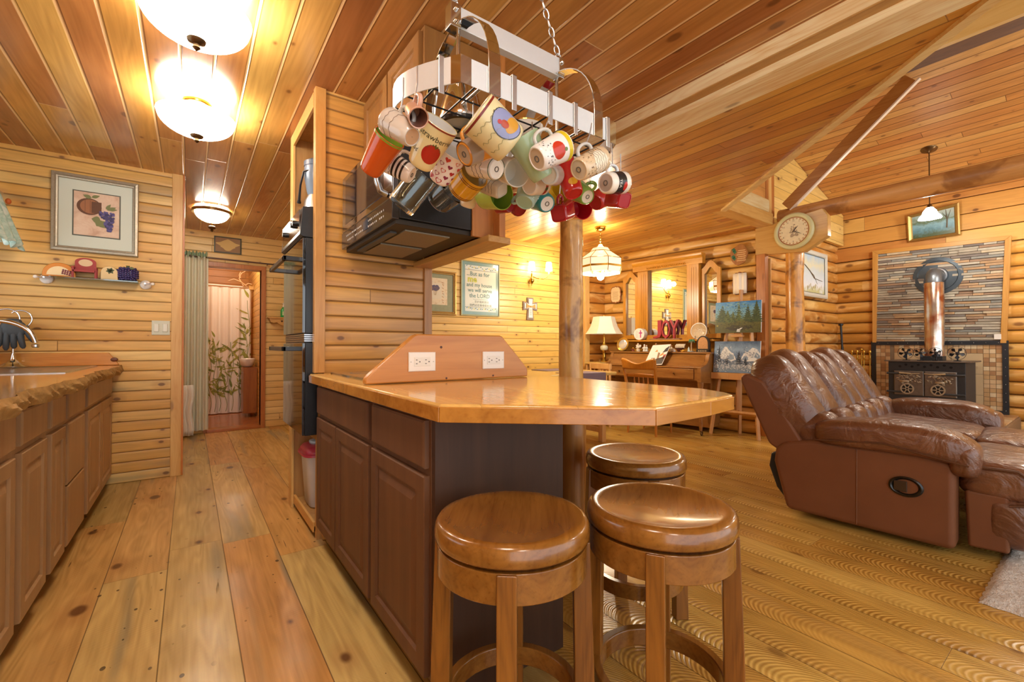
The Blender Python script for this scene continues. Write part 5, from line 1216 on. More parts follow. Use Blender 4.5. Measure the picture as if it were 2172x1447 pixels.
for k in range(4):
    b = MB(); b.tube([(4.405, 3.94 + k*.073, .46), (4.41, 3.94 + k*.073, .76)], .009, 8); b.build('spindle', m_pinkwood, t, smooth=60)
b = MB(); b.box((4.39, 3.86, .745), (4.42, 4.24, .82)); b.build('back_rail', m_pinkwood, t, bevel=.006)

# ---- along the mirror wall (s along the wall, d out of it, z up)
m_piano = wood('walnut_console', 'a97440', '86552a', 1, .9, .3, 1, .0, coat=.3); m_piano_y = m_piano
m_honey = wood('honey_oak', 'd6963a', 'b47624', 2, 1, .3, .8); m_honey_y = wood('honey_oak_rail', 'd6963a', 'b47624', 1, 1, .3, .8)
def MWn(s, d, z): return Vector(MW(s, d, z))
def mbox(b, s0, s1, d0, d1, z0, z1, mi=0):
    b.prism([(s0, d0), (s1, d0), (s1, d1), (s0, d1)], lambda s, d, z: MWn(s, d, z), z0, z1, mi)
t = T('piano', 'brown console piano with curved cheeks against the log wall under the mirror', 'piano', MW(1.1, .3, 0))
b = MB(); mbox(b, .42, 1.80, .045, .30, .06, .955); b.build('case', m_piano, t)
b = MB(); mbox(b, .39, 1.83, .045, .335, .955, .975); b.build('top_board', m_piano_y, t, bevel=.004)
def sprof(b, prof, s0, s1): b.prism(prof, lambda d, z, s: MWn(s, d, z), s0, s1)
b = MB(); sprof(b, [(.30, .955), (.30, .83), (.44, .80), (.41, .83), (.325, .945)], .45, 1.77); b.build('fallboard', m_piano, t, bevel=.003)
b = MB(); sprof(b, [(.30, .80), (.56, .80), (.56, .785), (.30, .785)], .45, 1.77); b.build('key_slip_top', m_piano_y, t, bevel=.003)
b = MB(); sprof(b, [(.30, .64), (.55, .64), (.55, .785), (.30, .785)], .45, 1.77); b.build('front_rail', m_piano_y, t)
b = MB(); sprof(b, [(.55, .655), (.562, .655), (.562, .775), (.55, .775)], .50, 1.72); fr = b.build('drawer_front', m_piano_y, t, bevel=.003)
for s in (.74, 1.52):
    b = MB(); b.lathe([(.006, 0), (.012, .010), (.009, .018)], 14, frame_of(MW(s, .562, .715), (0,0,1), MN)); b.build('knob', m_bronze, fr, smooth=50)
cheek = [(.045, .10), (.045, .955), (.33, .955), (.345, .93), (.37, .87), (.42, .83), (.50, .81), (.565, .80), (.57, .78), (.57, .62), (.30, .60), (.30, .10)]
for s0, s1 in ((.405, .45), (1.77, 1.815)):
    b = MB(); sprof(b, cheek, s0, s1); b.build('cheek', m_piano, t, bevel=.003)
    M = frame_of(MW((s0+s1)/2, .53, 0), MU, (0, 0, 1))
    b = MB(); b.lathe([(.016, .05), (.022, .12), (.02, .35), (.026, .48), (.034, .53), (.026, .55), (.034, .575), (.034, .62)], 18, M); b.build('leg', m_piano, t, smooth=40)
    b = MB(); b.lathe([(.012, .04), (.012, .055)], 12, M); b.tube([MWn((s0+s1)/2 - .01, .53 + .022*math.cos(a), .022 + .022*math.sin(a)) for a in [2*PI*k/14 for k in range(14)]], .007, 8, closed=True); b.build('caster', m_bronze, t, smooth=50)
b = MB()
for s in (1.06, 1.11): sprof(b, [(.30, .05), (.36, .035), (.36, .05), (.30, .065)], s - .015, s + .015)
b.build('pedal', m_brass, t)
# trifold mirror
m_mirror = NT('mirror_glass'); m_mirror = m_mirror.out(lin('eef0ee'), .015, 1.0)
t = T('trifold_mirror', 'large honey oak three panel mirror with a crown standing on the piano', 'mirror', MW(1.08, .06, .975))
b = MB(); mbox(b, .42, 1.80, .045, .075, .976, 1.11); b.build('base_panel', m_honey_y, t)
b = MB(); mbox(b, .40, 1.82, .045, .25, 1.11, 1.132); b.build('shelf', m_honey_y, t, bevel=.003)
for s0, s1, d1 in ((.625, .785, .135), (1.365, 1.525, .10)):
    b = MB(); mbox(b, s0, s1, .045, d1, 1.132, 2.16); b.build('pilaster', m_honey, t, bevel=.004)
b = MB()
for s0, d1 in ((.66, .135), (1.40, .10)):
    for k in range(3): mbox(b, s0 + k*.03, s0 + .012 + k*.03, d1, d1 + .005, 1.22, 2.06)
b.build('flutes', m_honey, t)
b = MB(); mbox(b, .775, 1.375, .045, .125, 1.132, 1.20); b.build('lower_rail', m_honey_y, t, bevel=.004)
b = MB(); sprof(b, [(.045, 2.10), (.14, 2.10), (.14, 2.17), (.155, 2.19), (.17, 2.215), (.17, 2.235), (.045, 2.235)], .575, 1.58); b.build('crown', m_honey_y, t, bevel=.003)
b = MB()
for k in range(24): b.tube([MWn(.80 + k*.0235, .142, 2.115), MWn(.812 + k*.0235, .146, 2.135)], .009, 6)
b.build('rope_moulding', m_honey_y, t, smooth=60)
PD = lambda s, c=1.37, d0=.050: d0 + .1122*(c - s)   # the panes are canted a little towards the room
b = MB(); b.prism([(.775, 1.19), (1.375, 1.19), (1.375, 2.105), (.775, 2.105)], lambda s, z, w: MWn(s, PD(s) - w, z), .0, .006); b.build('mirror_pane', m_mirror, t)
def archtop(s0, s1, z0, zs, zt, n=14):
    pts = [(s0, z0), (s1, z0), (s1, zs)]
    for i in range(1, n):
        f = i/n; s = s1 + (s0 - s1)*f; pts.append((s, zs + (zt - zs)*(.5 - .5*math.cos(2*PI*f))))
    pts.append((s0, zs)); return pts
for s0, s1 in ((.375, .62), (1.53, 1.775)):
    o = archtop(s0, s1, 1.15, 2.03, 2.13); i_ = archtop(s0 + .045, s1 - .045, 1.205, 1.965, 2.045)
    b = MB(); n = len(o)
    for d in (.05, .085):
        for p in (o, i_): b.v += [MWn(s, d, z) for s, z in p]
    for k in range(n):
        q = (k+1) % n
        b.f += [(2*n + k, 2*n + q, 3*n + q, 3*n + k), (k, q, 2*n + q, 2*n + k), (n + q, n + k, 3*n + k, 3*n + q), (n + k, n + q, q, k)]; b.m += [0]*4
    b.build('side_frame', m_honey, t)
    b = MB(); b.prism(i_, lambda s, z, w, c=s1 - .045: MWn(s, PD(s, c, .055) - w, z), .0, .006); b.build('side_pane', m_mirror, t)
# plaques
def plq(s0, s1, z0, z1, n=8, k=.16):
    w, h = s1 - s0, z1 - z0; cx, cz = (s0+s1)/2, (z0+z1)/2; o = []
    for i in range(64):
        a = 2*PI*i/64; ca, sa = math.cos(a), math.sin(a); r = 1/max(abs(ca), abs(sa)); 
        x, z = r*ca, r*sa; f = 1 - k*.5*(1 + math.cos(4*a + PI))*.9 + .05*math.cos(12*a)
        o.append((cx + w/2*x*min(1, f), cz + h/2*z*min(1, f)))
    return o
t = T('wall_plaque', 'small cream scalloped plaque left of the mirror above the table lamp', 'plaque', MW(1.925, .04, 1.69))
b = MB(); b.prism(plq(1.83, 2.02, 1.69, 1.95), lambda s, z, d: MWn(s, d, z), .04, .056); b.build('backing', mat('9c6434', .4), t, bevel=.003)
b = MB(); b.prism(plq(1.842, 2.008, 1.705, 1.935), lambda s, z, d: MWn(s, d, z), .0562, .0585); b.build('face', mat('e3c99a', .5), t)
b = MB()
for k in range(7): mbox(b, 1.875 + .004*(k % 3), 1.975 - .006*(k % 2), .0586, .0592, 1.75 + k*.018, 1.755 + k*.018)
b.build('writing_lines', mat('a98a5c', .5), t)
t = T('wall_plaque', 'white scroll shaped plaque on dark wood above the forest painting', 'plaque', MW(.16, .04, 1.66))
b = MB(); b.prism(plq(.07, .25, 1.66, 1.945), lambda s, z, d: MWn(s, d, z), .04, .058); b.build('backing', mat('7a4526', .4), t, bevel=.003)
def scroll(u, v): return MWn(.082 + .156*u, .0585 + .016*math.sin(u*PI)**2 + .012*math.sin(u*3*PI)**2, 1.68 + .245*v)
b = MB(); b.grid(scroll, 24, 4); b.build('scroll', mat('f2e8d4', .4), t, smooth=60, solid=.002)
t = T('wall_plaque', 'irregular bark edged wooden plaque with green leaves beside the wooden header', 'plaque', MW(.165, .04, 2.03))
b = MB(); rnd = random.Random(4)
b.prism([(.165 + .098*math.cos(a)*(1 + .10*math.sin(3*a + 1) - .08*math.cos(5*a)), 2.15 + .125*math.sin(a)*(1 + .06*math.sin(4*a))) for a in [2*PI*i/40 for i in range(40)]], lambda s, z, d: MWn(s, d, z), .04, .065); b.build('slab', wood('plaque_wood', 'b5763c', '8a5226', 2, 1, .45), t, bevel=.005)
b = MB()
for k in range(6): mbox(b, .085 + .006*(k % 2), .19 - .008*(k % 3), .0652, .0665, 2.075 + k*.024, 2.082 + k*.024)
b.build('carved_lines', mat('e6c48a', .5), t)
b = MB()
for s, z in ((.225, 2.215), (.215, 2.19), (.228, 2.13), (.22, 2.11)):
    for a in (.4, 1.8, 3.2, 4.6): leaf2(b, lambda p, q: MWn(p, .067, q), s, z, .028, .010, a)
b.build('leaves', mat('2f6a48', .5), t)
# things on the mirror shelf
SZ = 1.132
def letters():
    t = T('joy_letters', 'red wooden block letters spelling JOY on a base in front of the mirror', 'decoration', MW(1.05, .18, SZ))
    b = MB(); mbox(b, .84, 1.27, .15, .225, SZ + .0005, SZ + .018); b.build('base', mat('8c6a50', .5), t, bevel=.002)
    m = plain('red_paint', 'a3303a', .4, var=.25, vs=30)
    for ch, s in (('J', 1.165), ('O', 1.04), ('Y', .925)):
        vs, fs = text_geo(ch, .34)
        xs = [v[0] for v in vs]; zs = [v[1] for v in vs]; x0, x1, z0, z1 = min(xs), max(xs), min(zs), max(zs)
        W_ = .125; H_ = .245
        f = lambda x, z: (s + W_/2 - W_*(x - x0)/(x1 - x0), SZ + .018 + H_*(z - z0)/(z1 - z0))
        b = MB(); n = len(vs)
        b.v += [MWn(*(lambda p: (p[0], .21, p[1]))(f(*v))) for v in vs] + [MWn(*(lambda p: (p[0], .165, p[1]))(f(*v))) for v in vs]
        from collections import Counter
        ed = Counter(); dirs = {}
        for F in fs:
            b.f.append(tuple(F)); b.m.append(0); b.f.append(tuple(n + i for i in F[::-1])); b.m.append(0)
            for i in range(len(F)): a_, c_ = F[i], F[(i+1) % len(F)]; ed[frozenset((a_, c_))] += 1; dirs[frozenset((a_, c_))] = (a_, c_)
        for k_, q in ed.items():
            if q == 1: a_, c_ = dirs[k_]; b.f.append((a_, n + a_, n + c_, c_)); b.m.append(0)
        b.build('letter', m, t)
letters()
t = T('round_block', 'white round standing plaque with a pink cross on the mirror shelf', 'decoration', MW(1.435, .17, SZ))
M = frame_of(MW(1.435, .215, SZ + .083), MU, MN)
b = MB(); b.lathe([(.078, -.09), (.082, -.088), (.082, -.002), (.080, 0)], 40, M); b.build('body', mat('e9e8e2', .4), t, smooth=40)
b = MB(); mf = lambda x, y, z: M @ Vector((x, y, z))
def up_(v): return v
for (x0, x1, z0, z1) in ((-.034, -.018, -.05, .055), (-.052, 0.0, .008, .024)): b.prism([(x0, z0), (x1, z0), (x1, z1), (x0, z1)], lambda s, z, d: MWn(1.435 + s, .2155 + d, SZ + .083 + z), 0, .0008)
b.build('pink_cross', mat('c2408a', .4), t)
b = MB()
for k in range(6): b.prism([(.012, -.045 + k*.017), (.05, -.045 + k*.017), (.05, -.041 + k*.017), (.012, -.041 + k*.017)], lambda s, z, d: MWn(1.435 + s, .2155 + d, SZ + .083 + z), 0, .0006)
b.build('writing_lines', mat('b9b4b0', .5), t)
eg = NT('etched_glass'); eg.b.inputs['Alpha'].default_value = .5; ev = eg.n('TexVoronoi'); eg.put(ev.inputs['Vector'], eg.coord()); ev.inputs['Scale'].default_value = 60; eg.bump(ev.outputs['Distance'], .6, .004); etched = eg.out(lin('e6d0a8'), .18); eg = NT('etched_rim'); eg.b.inputs['Alpha'].default_value = .6; etched_rim = eg.out(lin('e4e2da'), .3)
t = T('glass_plate', 'clear etched glass plate on a stand on the mirror shelf beside the red letters', 'plate', MW(.60, .19, SZ))
M = frame_of(MW(.60, .18, SZ + .105), MU, MN + Vector((0, 0, .12)))
b = MB(); b.lathe([(.001, 0), (.07, .002), (.10, .014), (.105, .016), (.104, .019), (.07, .007), (.001, .005)], 40, M, cap0=False, cap1=False); b.build('plate', etched, t, smooth=60)
b = MB(); b.ring(.096, .105, .012, .02, 40, M); b.build('rim', etched_rim, t)
b = MB()
for s in (-.04, .04): b.tube([MWn(.60 + s, .21, SZ + .045), MWn(.60 + s, .215, SZ + .004), MWn(.60 + s, .15, SZ + .004), MWn(.60, .135, SZ + .16)], .003, 6)
b.build('stand', m_iron, t, smooth=60)
# things on the piano top
PZ = .9755
t = T('gold_plate', 'gold rimmed silver plate on a wire stand on the piano top by the lamp', 'plate', MW(1.62, .24, PZ))
M = frame_of(MW(1.64, .29, PZ + .098), MU, MN + Vector((0, 0, .2)))
b = MB(); b.lathe([(.001, 0), (.062, 0), (.068, .006), (.064, .009), (.001, .004)], 36, M, cap0=False, cap1=False); b.build('center', mat('e4e6ea', .2, .5), t, smooth=60)
b = MB(); b.lathe([(.066, .003), (.095, .012), (.094, .016), (.066, .008)], 36, M, cap0=False, cap1=False); b.build('rim', mat('d8b25a', .25, .8), t, smooth=60)
b = MB()
for s in (-.03, .03): b.tube([MWn(1.64 + s, .318, PZ + .03), MWn(1.64 + s, .322, PZ + .003), MWn(1.64 + s, .265, PZ + .003), MWn(1.64, .262, PZ + .12)], .003, 6)
b.build('stand', m_iron, t, smooth=60)
def figurine(s, d, h, c1, c2, label, wings=False, flow=False):
    t = T('figurine', label, 'figurine', MW(s, d, PZ), 0, 'small figurines on the piano top')
    b = MB(); b.lathe([(.022, PZ), (.024, PZ + .004), (.02, PZ + .02), (.014, PZ + h*.5), (.016, PZ + h*.62), (.007, PZ + h*.72)], 14, Matrix.Translation(MWn(s, d, 0))); b.build('body', mat(c1, .35), t, smooth=60)
    b = MB(); b.sq(MWn(s, d, PZ + h*.84), (.012, .012, h*.15), (1, 1), nu=12, nv=8); b.build('head', mat(c2, .4), t, smooth=60)
    b = MB()
    for k in (-1, 1): b.tube([MWn(s + k*.012, d, PZ + h*.6), MWn(s + k*.026, d + .012, PZ + h*.45), MWn(s + k*.008, d + .026, PZ + h*.42)], .005, 8)
    b.build('arms', mat(c1, .35), t, smooth=60)
    if wings:
        b = MB()
        for k in (-1, 1): leaf2(b, lambda p, q: MWn(p, d - .014, q), s, PZ + h*.55, .05, .02, .5 if k > 0 else PI - .5)
        b.build('wings', mat('f0ece0', .4), t, solid=.002)
for s, d, h, c1, c2, l, w in ((1.50, .26, .055, '7a3c28', 'c8a02c', 'small brown and yellow figurine beside the gold rimmed plate', False), (1.44, .23, .115, 'ece4d2', 'e8d8c0', 'white angel figurine with raised head on the piano top', True), (1.405, .28, .05, 'e0d2b8', 'b89468', 'little kneeling cream figurine in front of the angel', False),
    (1.335, .24, .10, 'e9e8e4', 'f0ece4', 'tall white pointed figurine in the middle of the piano top', False), (1.29, .26, .09, 'cfdadc', 'c9a88c', 'pale blue robed figurine left of the magazine', False), (1.17, .22, .115, 'c8b48c', 'b48a5c', 'tan haired figurine peeking over the magazine', False),
    (.93, .26, .085, 'cbbfa4', '8c6a4c', 'cream figurine just right of the magazine', False), (.885, .285, .045, 'f0ece4', 'dcd4c8', 'small white lamb figurine on the piano top', False), (.77, .27, .03, 'd9a030', 'e8c060', 'tiny yellow ring shaped figurine on the piano top', False)): figurine(s, d, h, c1, c2, l, w)
t = T('shell_basket', 'dark wooden bowl heaped with pale shells on the piano top', 'bowl', MW(.82, .25, PZ))
b = MB(); b.lathe([(.03, PZ), (.045, PZ + .03), (.055, PZ + .05), (.05, PZ + .05), (.03, PZ + .02)], 20, Matrix.Translation(MWn(.825, .24, 0))); b.build('bowl', mat('5a2e22', .4), t, smooth=60)
b = MB()
for k in range(7): b.tube([MWn(.88 - k*.018, .24, PZ + .05), MWn(.875 - k*.018, .25, PZ + .075), MWn(.865 - k*.018, .235, PZ + .10)], [.009, .012, .006], 8)
b.build('shells', mat('e4d8c0', .4), t, smooth=60)
t = T('palm_ornament', 'small green palm tree ornament on a pale base on the piano top', 'ornament', MW(.65, .295, PZ))
b = MB(); b.sq(MWn(.66, .29, PZ + .007), (.05, .035, .007), (.6, .8)); b.build('base', mat('b9cdd0', .4), t, smooth=60)
b = MB(); b.tube([MWn(.645, .295, PZ + .01), MWn(.65, .295, PZ + .08), MWn(.645, .295, PZ + .14)], [.01, .007, .006], 10); b.build('trunk', mat('c9a47c', .5), t, smooth=60)
b = MB()
for k in range(9):
    a = 2*PI*k/9; b.tube([MWn(.645, .295, PZ + .14), MWn(.645 + .025*math.cos(a), .295 + .02*math.sin(a), PZ + .152), MWn(.645 + .042*math.cos(a), .295 + .03*math.sin(a), PZ + .115)], [.004, .009, .002], 6)
b.build('fronds', mat('3f8a5c', .4), t, smooth=60)
b = MB(); b.lathe([(.014, PZ + .012), (.012, PZ + .04), (.002, PZ + .065)], 10, Matrix.Translation(MWn(.68, .30, 0))); b.build('sail', mat('c4d8d8', .4), t, smooth=60)
t = T('carved_scene', 'black arched frame with a carved wooden scene on the piano top', 'ornament', MW(.50, .26, PZ))
ar = lambda w, h, z0: [(-w, z0), (w, z0)] + [(w*math.cos(a), z0 + h*.45 + h*.55*math.sin(a)) for a in [PI*i/16 for i in range(17)]]
b = MB(); b.prism(ar(.078, .17, .03), lambda s, z, d: MWn(.50 + s, d, PZ + z), .265, .305); b.build('frame', mat('2a2420', .35), t, bevel=.003)
b = MB(); b.prism(ar(.06, .145, .04), lambda s, z, d: MWn(.50 + s, d, PZ + z), .3055, .308); b.build('picture', plain('carved_tan', 'c8945c', .5, var=.8, vs=70, bump=.8), t)
b = MB(); mbox(b, .425, .575, .255, .325, PZ + .0003, PZ + .032); b.build('base', mat('241f1c', .4), t, bevel=.002)
b = MB()
for k in range(5): mbox(b, .45 + k*.022, .462 + k*.022, .3253, .326, PZ + .008, PZ + .022)
b.build('inlay', mat('c9b48c', .4), t)
t = T('magazine', 'open topped magazine with a picture of dark jars leaning on the piano music desk', 'magazine', MW(1.05, .42, .82))
m0 = MWn(1.06, .50, .805); mu = (MU*-1).normalized(); mv = Vector((0, 0, 1))*.97 - Vector((MN.x, MN.y, 0))*.52; mv.normalize(); mu2 = (mu*.99 + mv*.06).normalized(); mn = mu2.cross(mv).normalized()
mp = lambda u, v, w=0: m0 + mu2*(u + v*.18) + mv*v - mn*w
b = MB(); b.prism([(-.125, 0), (.125, 0), (.125, .29), (-.125, .29)], lambda u, v, w: mp(u, v, w), -.006, 0); sgn = 1
b.build('pages', mat('efe6dc', .4), t)
wn = .0008 if (mn.dot(Vector((-5, -3, 1.05)) ) < 0) else .0008
def mpp(off): return lambda u, v: mp(u, v, off)
for nm, c, polys in (('cover_dark', '2c2526', [[(-.06, .01), (.12, .01), (.12, .12), (.06, .10), (-.06, .06)], [(.06, .17), (.12, .19), (.12, .27), (.08, .23)]]), ('cover_jar', '8c6a4c', [[(-.06, .02), (-.01, .02), (-.01, .10), (-.06, .10)], [(.02, .07), (.05, .06), (.03, .17), (.0, .18)]]), ('cover_orange', 'd98a3c', [[(-.10, .01), (-.08, .01), (-.09, .06), (-.11, .05)], [(-.05, .19), (-.01, .19), (-.03, .22)], [(.05, .12), (.09, .15), (.07, .17), (.04, .14)]]), ('cover_red', 'a8402e', [[(.085, .08), (.12, .08), (.12, .15), (.09, .14)]])):
    b = MB()
    for p in polys:
        b.prism(p, lambda u, v, w: mp(u, v, w), .0004, .0012); b.prism(p, lambda u, v, w: mp(u, v, w), -.0074, -.0066)
    b.build(nm, mat(c, .3), t)
# chair in front of the piano
t = T('wooden_chair', 'honey brown wooden chair with a curved crest rail facing the piano', 'chair', MW(.93, .85, 0))
m_ch = wood('honey_chair', 'cf8430', 'b06a20', 2, 1, .3, .7, coat=.4)
b = MB(); b.prism(rrect(.72, .60, 1.14, 1.0, .07), lambda s, d, z: MWn(s, d, z), .43, .462); b.build('seat', m_ch, t, bevel=.008)
for s, sg in ((.745, -1), (1.115, 1)):
    b = MB(); b.tube([MWn(s, .985, 0), MWn(s, .985, .45), MWn(s + sg*.01, 1.0, .60), MWn(s + sg*.03, 1.06, .89)], [.014, .019, .019, .016], 10); b.build('back_post', m_ch, t, smooth=60)
    b = MB(); b.tube([MWn(s, .63, 0), MWn(s, .64, .43)], [.012, .02], 10); b.build('leg', m_ch, t, smooth=60)
def crest(u, v):
    s = .715 + .43*u; zt = .865 + .035*math.cos((u-.5)*2*PI)*-1*.6 + .02*abs(u-.5)*2; z0 = .775
    return MWn(s, 1.045 + .02*math.sin(u*PI) + (v*.02), z0 + (zt - z0)*v)
b = MB(); b.grid(crest, 24, 6); b.build('crest_rail', m_ch, t, smooth=60, solid=.022)
b = MB(); b.tube([MWn(.75, 1.01, .70), MWn(.93, 1.025, .705), MWn(1.11, 1.01, .70)], [.014, .018, .014], 10, flat=(1.3, .7)); b.build('mid_rail', m_ch, t, smooth=60)
for s in (.83, .89, .95, 1.01):
    b = MB(); b.tube([MWn(s, .985, .455), MWn(s, 1.0, .57), MWn(s, 1.018, .70)], [.009, .018, .006], 8, flat=(1, .5)); b.build('spindle', m_ch, t, smooth=60)
# lamp on side table
t = T('side_table', 'small light wood side table under the table lamp in the corner', 'table', MW(2.0, .33, 0))
b = MB(); b.prism([(1.84, .12), (2.12, .12), (2.12, .56), (1.84, .56)], lambda s, d, z: MWn(s, d, z), .79, .82); b.build('top', m_table, t, bevel=.006)
for s, d in ((1.86, .15), (2.09, .15), (1.86, .53), (2.09, .53)):
    b = MB(); b.prism([(s-.015, d-.015), (s+.015, d-.015), (s+.015, d+.015), (s-.015, d+.015)], lambda p, q, z: MWn(p, q, z), 0, .79); b.build('leg', m_pinkwood, t)
t = T('table_lamp', 'table lamp with a cream bell shade and brass base beside the piano', 'lamp', MW(1.94, .33, .82))
M = Matrix.Translation(MWn(1.93, .34, 0))
b = MB(); b.lathe([(.045, .8205), (.048, .83), (.035, .845), (.02, .86), (.026, .90), (.018, .93), (.022, .97), (.03, .985)], 24, M); b.build('base', m_brass, t, smooth=50)
b = MB(); b.lathe([(.03, .985), (.052, 1.0), (.056, 1.03), (.05, 1.05), (.03, 1.062)], 24, M); b.build('vase', mat('d9d6b8', .25), t, smooth=60)
b = MB(); b.lathe([(.03, 1.062), (.024, 1.08), (.014, 1.10), (.018, 1.15), (.01, 1.19), (.007, 1.25), (.007, 1.47)], 20, M); b.lathe([(.006, 1.478), (.01, 1.49), (.003, 1.505)], 12, M); b.build('column', m_brass, t, smooth=50)
sh = NT('linen_shade'); m_linen = sh.out(lin('e9dfc4'), .8, emit=lin('f0e2c0'), es=.12)
b = MB(); b.lathe([(.27, 1.225), (.235, 1.27), (.20, 1.33), (.175, 1.40), (.155, 1.475)] + [(.152, 1.475), (.172, 1.40), (.197, 1.33), (.232, 1.27), (.267, 1.225)], 6, M @ Matrix.Rotation(.35, 4, 'Z'), cap0=False, cap1=False); b.lathe([(.156, 1.472), (.02, 1.474)][::-1], 6, M @ Matrix.Rotation(.35, 4, 'Z'), cap0=False, cap1=False); b.build('lamp_shade', m_linen, t)
# easel with two canvases
t = T('easel', 'light wooden artist easel holding two canvases beside the mirror', 'easel', MW(.13, .25, 0))
m_easel = wood('easel_beech', 'dba878', 'c88e5c', 2, 1, .4, .5)
def bar(b, p0, p1, w=.03, th=.02):
    b.tube([p0, p1], [w*.72, w*.72], 4, up=tuple(MU))
for pts in ((MWn(.40, .33, 0), MWn(.24, .12, 1.52)), (MWn(-.13, .33, 0), MWn(.03, .12, 1.52)), (MWn(.17, .06, 0), MWn(.14, .08, 1.45))):
    b = MB(); bar(b, *pts); b.build('leg', m_easel, t)
b = MB(); bar(b, MWn(.13, .24, .30), MWn(.13, .10, 1.72)); b.build('mast', m_easel, t)
b = MB(); b.prism([(-.13, .19), (.40, .19), (.40, .31), (-.13, .31)], lambda s, d, z: MWn(s, d, z), .70, .72); b.prism([(-.13, .30), (.40, .30), (.40, .315), (-.13, .315)], lambda s, d, z: MWn(s, d, z), .66, .735); b.build('tray', m_easel, t)
b = MB(); b.prism([(.07, .17), (.20, .17), (.20, .235), (.07, .235)], lambda s, d, z: MWn(s, d, z), 1.155, 1.18); b.prism([(.095, .18), (.175, .18), (.175, .20), (.095, .20)], lambda s, d, z: MWn(s, d, z), 1.18, 1.235); b.build('clamp', m_easel, t, bevel=.003)
b = MB(); bar(b, MWn(-.10, .31, .28), MWn(.37, .31, .28)); b.build('crossbar', m_easel, t)
def canvas(name, z0, z1, d0, d1, s0, s1, label, paint):
    t = T(name, label, 'painting', MW((s0+s1)/2, (d0+d1)/2, z0))
    f = lambda u, v, w=0: MWn(s1 + (s0 - s1)*u, d0 + (d1 - d0)*v + w, z0 + (z1 - z0)*v)
    b = MB(); b.prism([(0, 0), (1, 0), (1, 1), (0, 1)], lambda u, v, w: f(u, v, w), -.02, 0); b.build('canvas', mat('e4e2da', .7), t)
    paint(t, f); return t
def patch(t, f, nm, c, polys, off, var=.35, vs=40):
    b = MB()
    for p in polys: b.add([f(u, v, off) for u, v in p], [tuple(range(len(p)))])
    b.build(nm, plain('oil_' + c, c, .45, var=var, vs=vs, bump=.3), t)
def tree(cx, z0, h, w, n=9, seed=1):
    rn = random.Random(seed); L = []; Rr = []
    for i in range(n):
        z = z0 + h*i/n; q = w*(1 - i/n); L += [(cx - q*(1 + .3*rn.random()), z), (cx - q*.5, z + h/n*.7)]; Rr += [(cx + q*(1 + .3*rn.random()), z), (cx + q*.5, z + h/n*.7)]
    return L + [(cx, z0 + h)] + Rr[::-1]
def skyramp(t, f, nm, stops, axis=2):
    q = NT(nm); g = q.xyz(q.coord('Generated'))[2]; n = q.noise(q.coord(), 12, 4, .6, .8)
    m = q.out(q.ramp(q.m('ADD', g, q.m('MULTIPLY', q.m('SUBTRACT', n, .5), .35)), stops), .45)
    b = MB(); b.add([f(0, 0, .0006), f(1, 0, .0006), f(1, 1, .0006), f(0, 1, .0006)], [(0, 1, 2, 3)]); b.build(nm, m, t)
def strokes(t, f, nm, cols, spots, n, L, w, off, seed, ang=(0, 3.14)):
    rn = random.Random(seed); b = MB()
    for i in range(n):
        u0, v0, ru, rv = spots[i % len(spots)]; u = u0 + rn.gauss(0, ru); v = v0 + rn.gauss(0, rv)
        if not (.02 < u < .98 and .02 < v < .98): continue
        a = rn.uniform(*ang); l = L*rn.uniform(.5, 1.4); q = w*rn.uniform(.6, 1.3); c, s_ = math.cos(a), math.sin(a)
        b.add([f(max(.005, min(.995, u + x*c - y*s_)), max(.005, min(.995, v + (x*s_ + y*c)*1.3)), off + i*2e-6) for x, y in ((-l, 0), (0, q), (l, 0), (0, -q))], [(0, 1, 2, 3)], rn.randrange(len(cols)))
    b.build(nm, [mat(c, .5) for c in cols], t)
def paint_forest(t, f):
    skyramp(t, f, 'forest_ground', [(.0, '4a4c24'), (.25, '5c5a2a'), (.42, '6b6a30'), (.5, '6f9aa0'), (.7, '6fa6c4'), (1, '2f7cc0')])
    patch(t, f, 'dark_trees', '3f4f2c', [tree(.16, .35, .55, .17, 8, 1), tree(.72, .35, .55, .11, 9, 2), tree(.90, .33, .66, .15, 9, 3)], .0010)
    patch(t, f, 'mid_trees', '5d6c38', [tree(.28, .33, .40, .12, 8, 4), tree(.53, .38, .66, .07, 10, 5), tree(.40, .36, .34, .07, 8, 6)], .0013)
    patch(t, f, 'shadow', '3a3424', [[(.22, .12), (.30, .22), (.42, .25), (.6, .2), (.78, .23), (.84, .13), (.6, .08), (.4, .07)]], .0016)
    strokes(t, f, 'foliage_strokes', ['34472c', '46582e', '57683a', '2a3a26', '6b7842'], [(.16, .55, .09, .14), (.28, .45, .08, .12), (.72, .5, .08, .14), (.90, .58, .07, .18), (.53, .62, .05, .16), (.42, .46, .06, .08)], 520, .022, .006, .0021, 3)
    strokes(t, f, 'grass_strokes', ['5c5a2a', '4c4a22', '6e6a34', '3c3820'], [(.2, .22, .14, .10), (.5, .26, .2, .08), (.8, .2, .14, .10)], 260, .03, .006, .0020, 5, (-.3, .3))
    strokes(t, f, 'sky_strokes', ['5f9ac0', '86b4cc', '3f84ba', '7fae9c'], [(.3, .88, .2, .06), (.6, .8, .14, .08), (.45, .92, .2, .04)], 120, .03, .008, .0018, 6, (-.4, .4))
    patch(t, f, 'stream', 'd8dcd8', [[(.48, .02), (.56, .03), (.57, .10), (.62, .16), (.58, .16), (.54, .12), (.50, .12)]], .0019)
    patch(t, f, 'yellow_flowers', 'c8b22c', [[(.03, .22), (.07, .22), (.07, .25), (.03, .25)]], .0019)
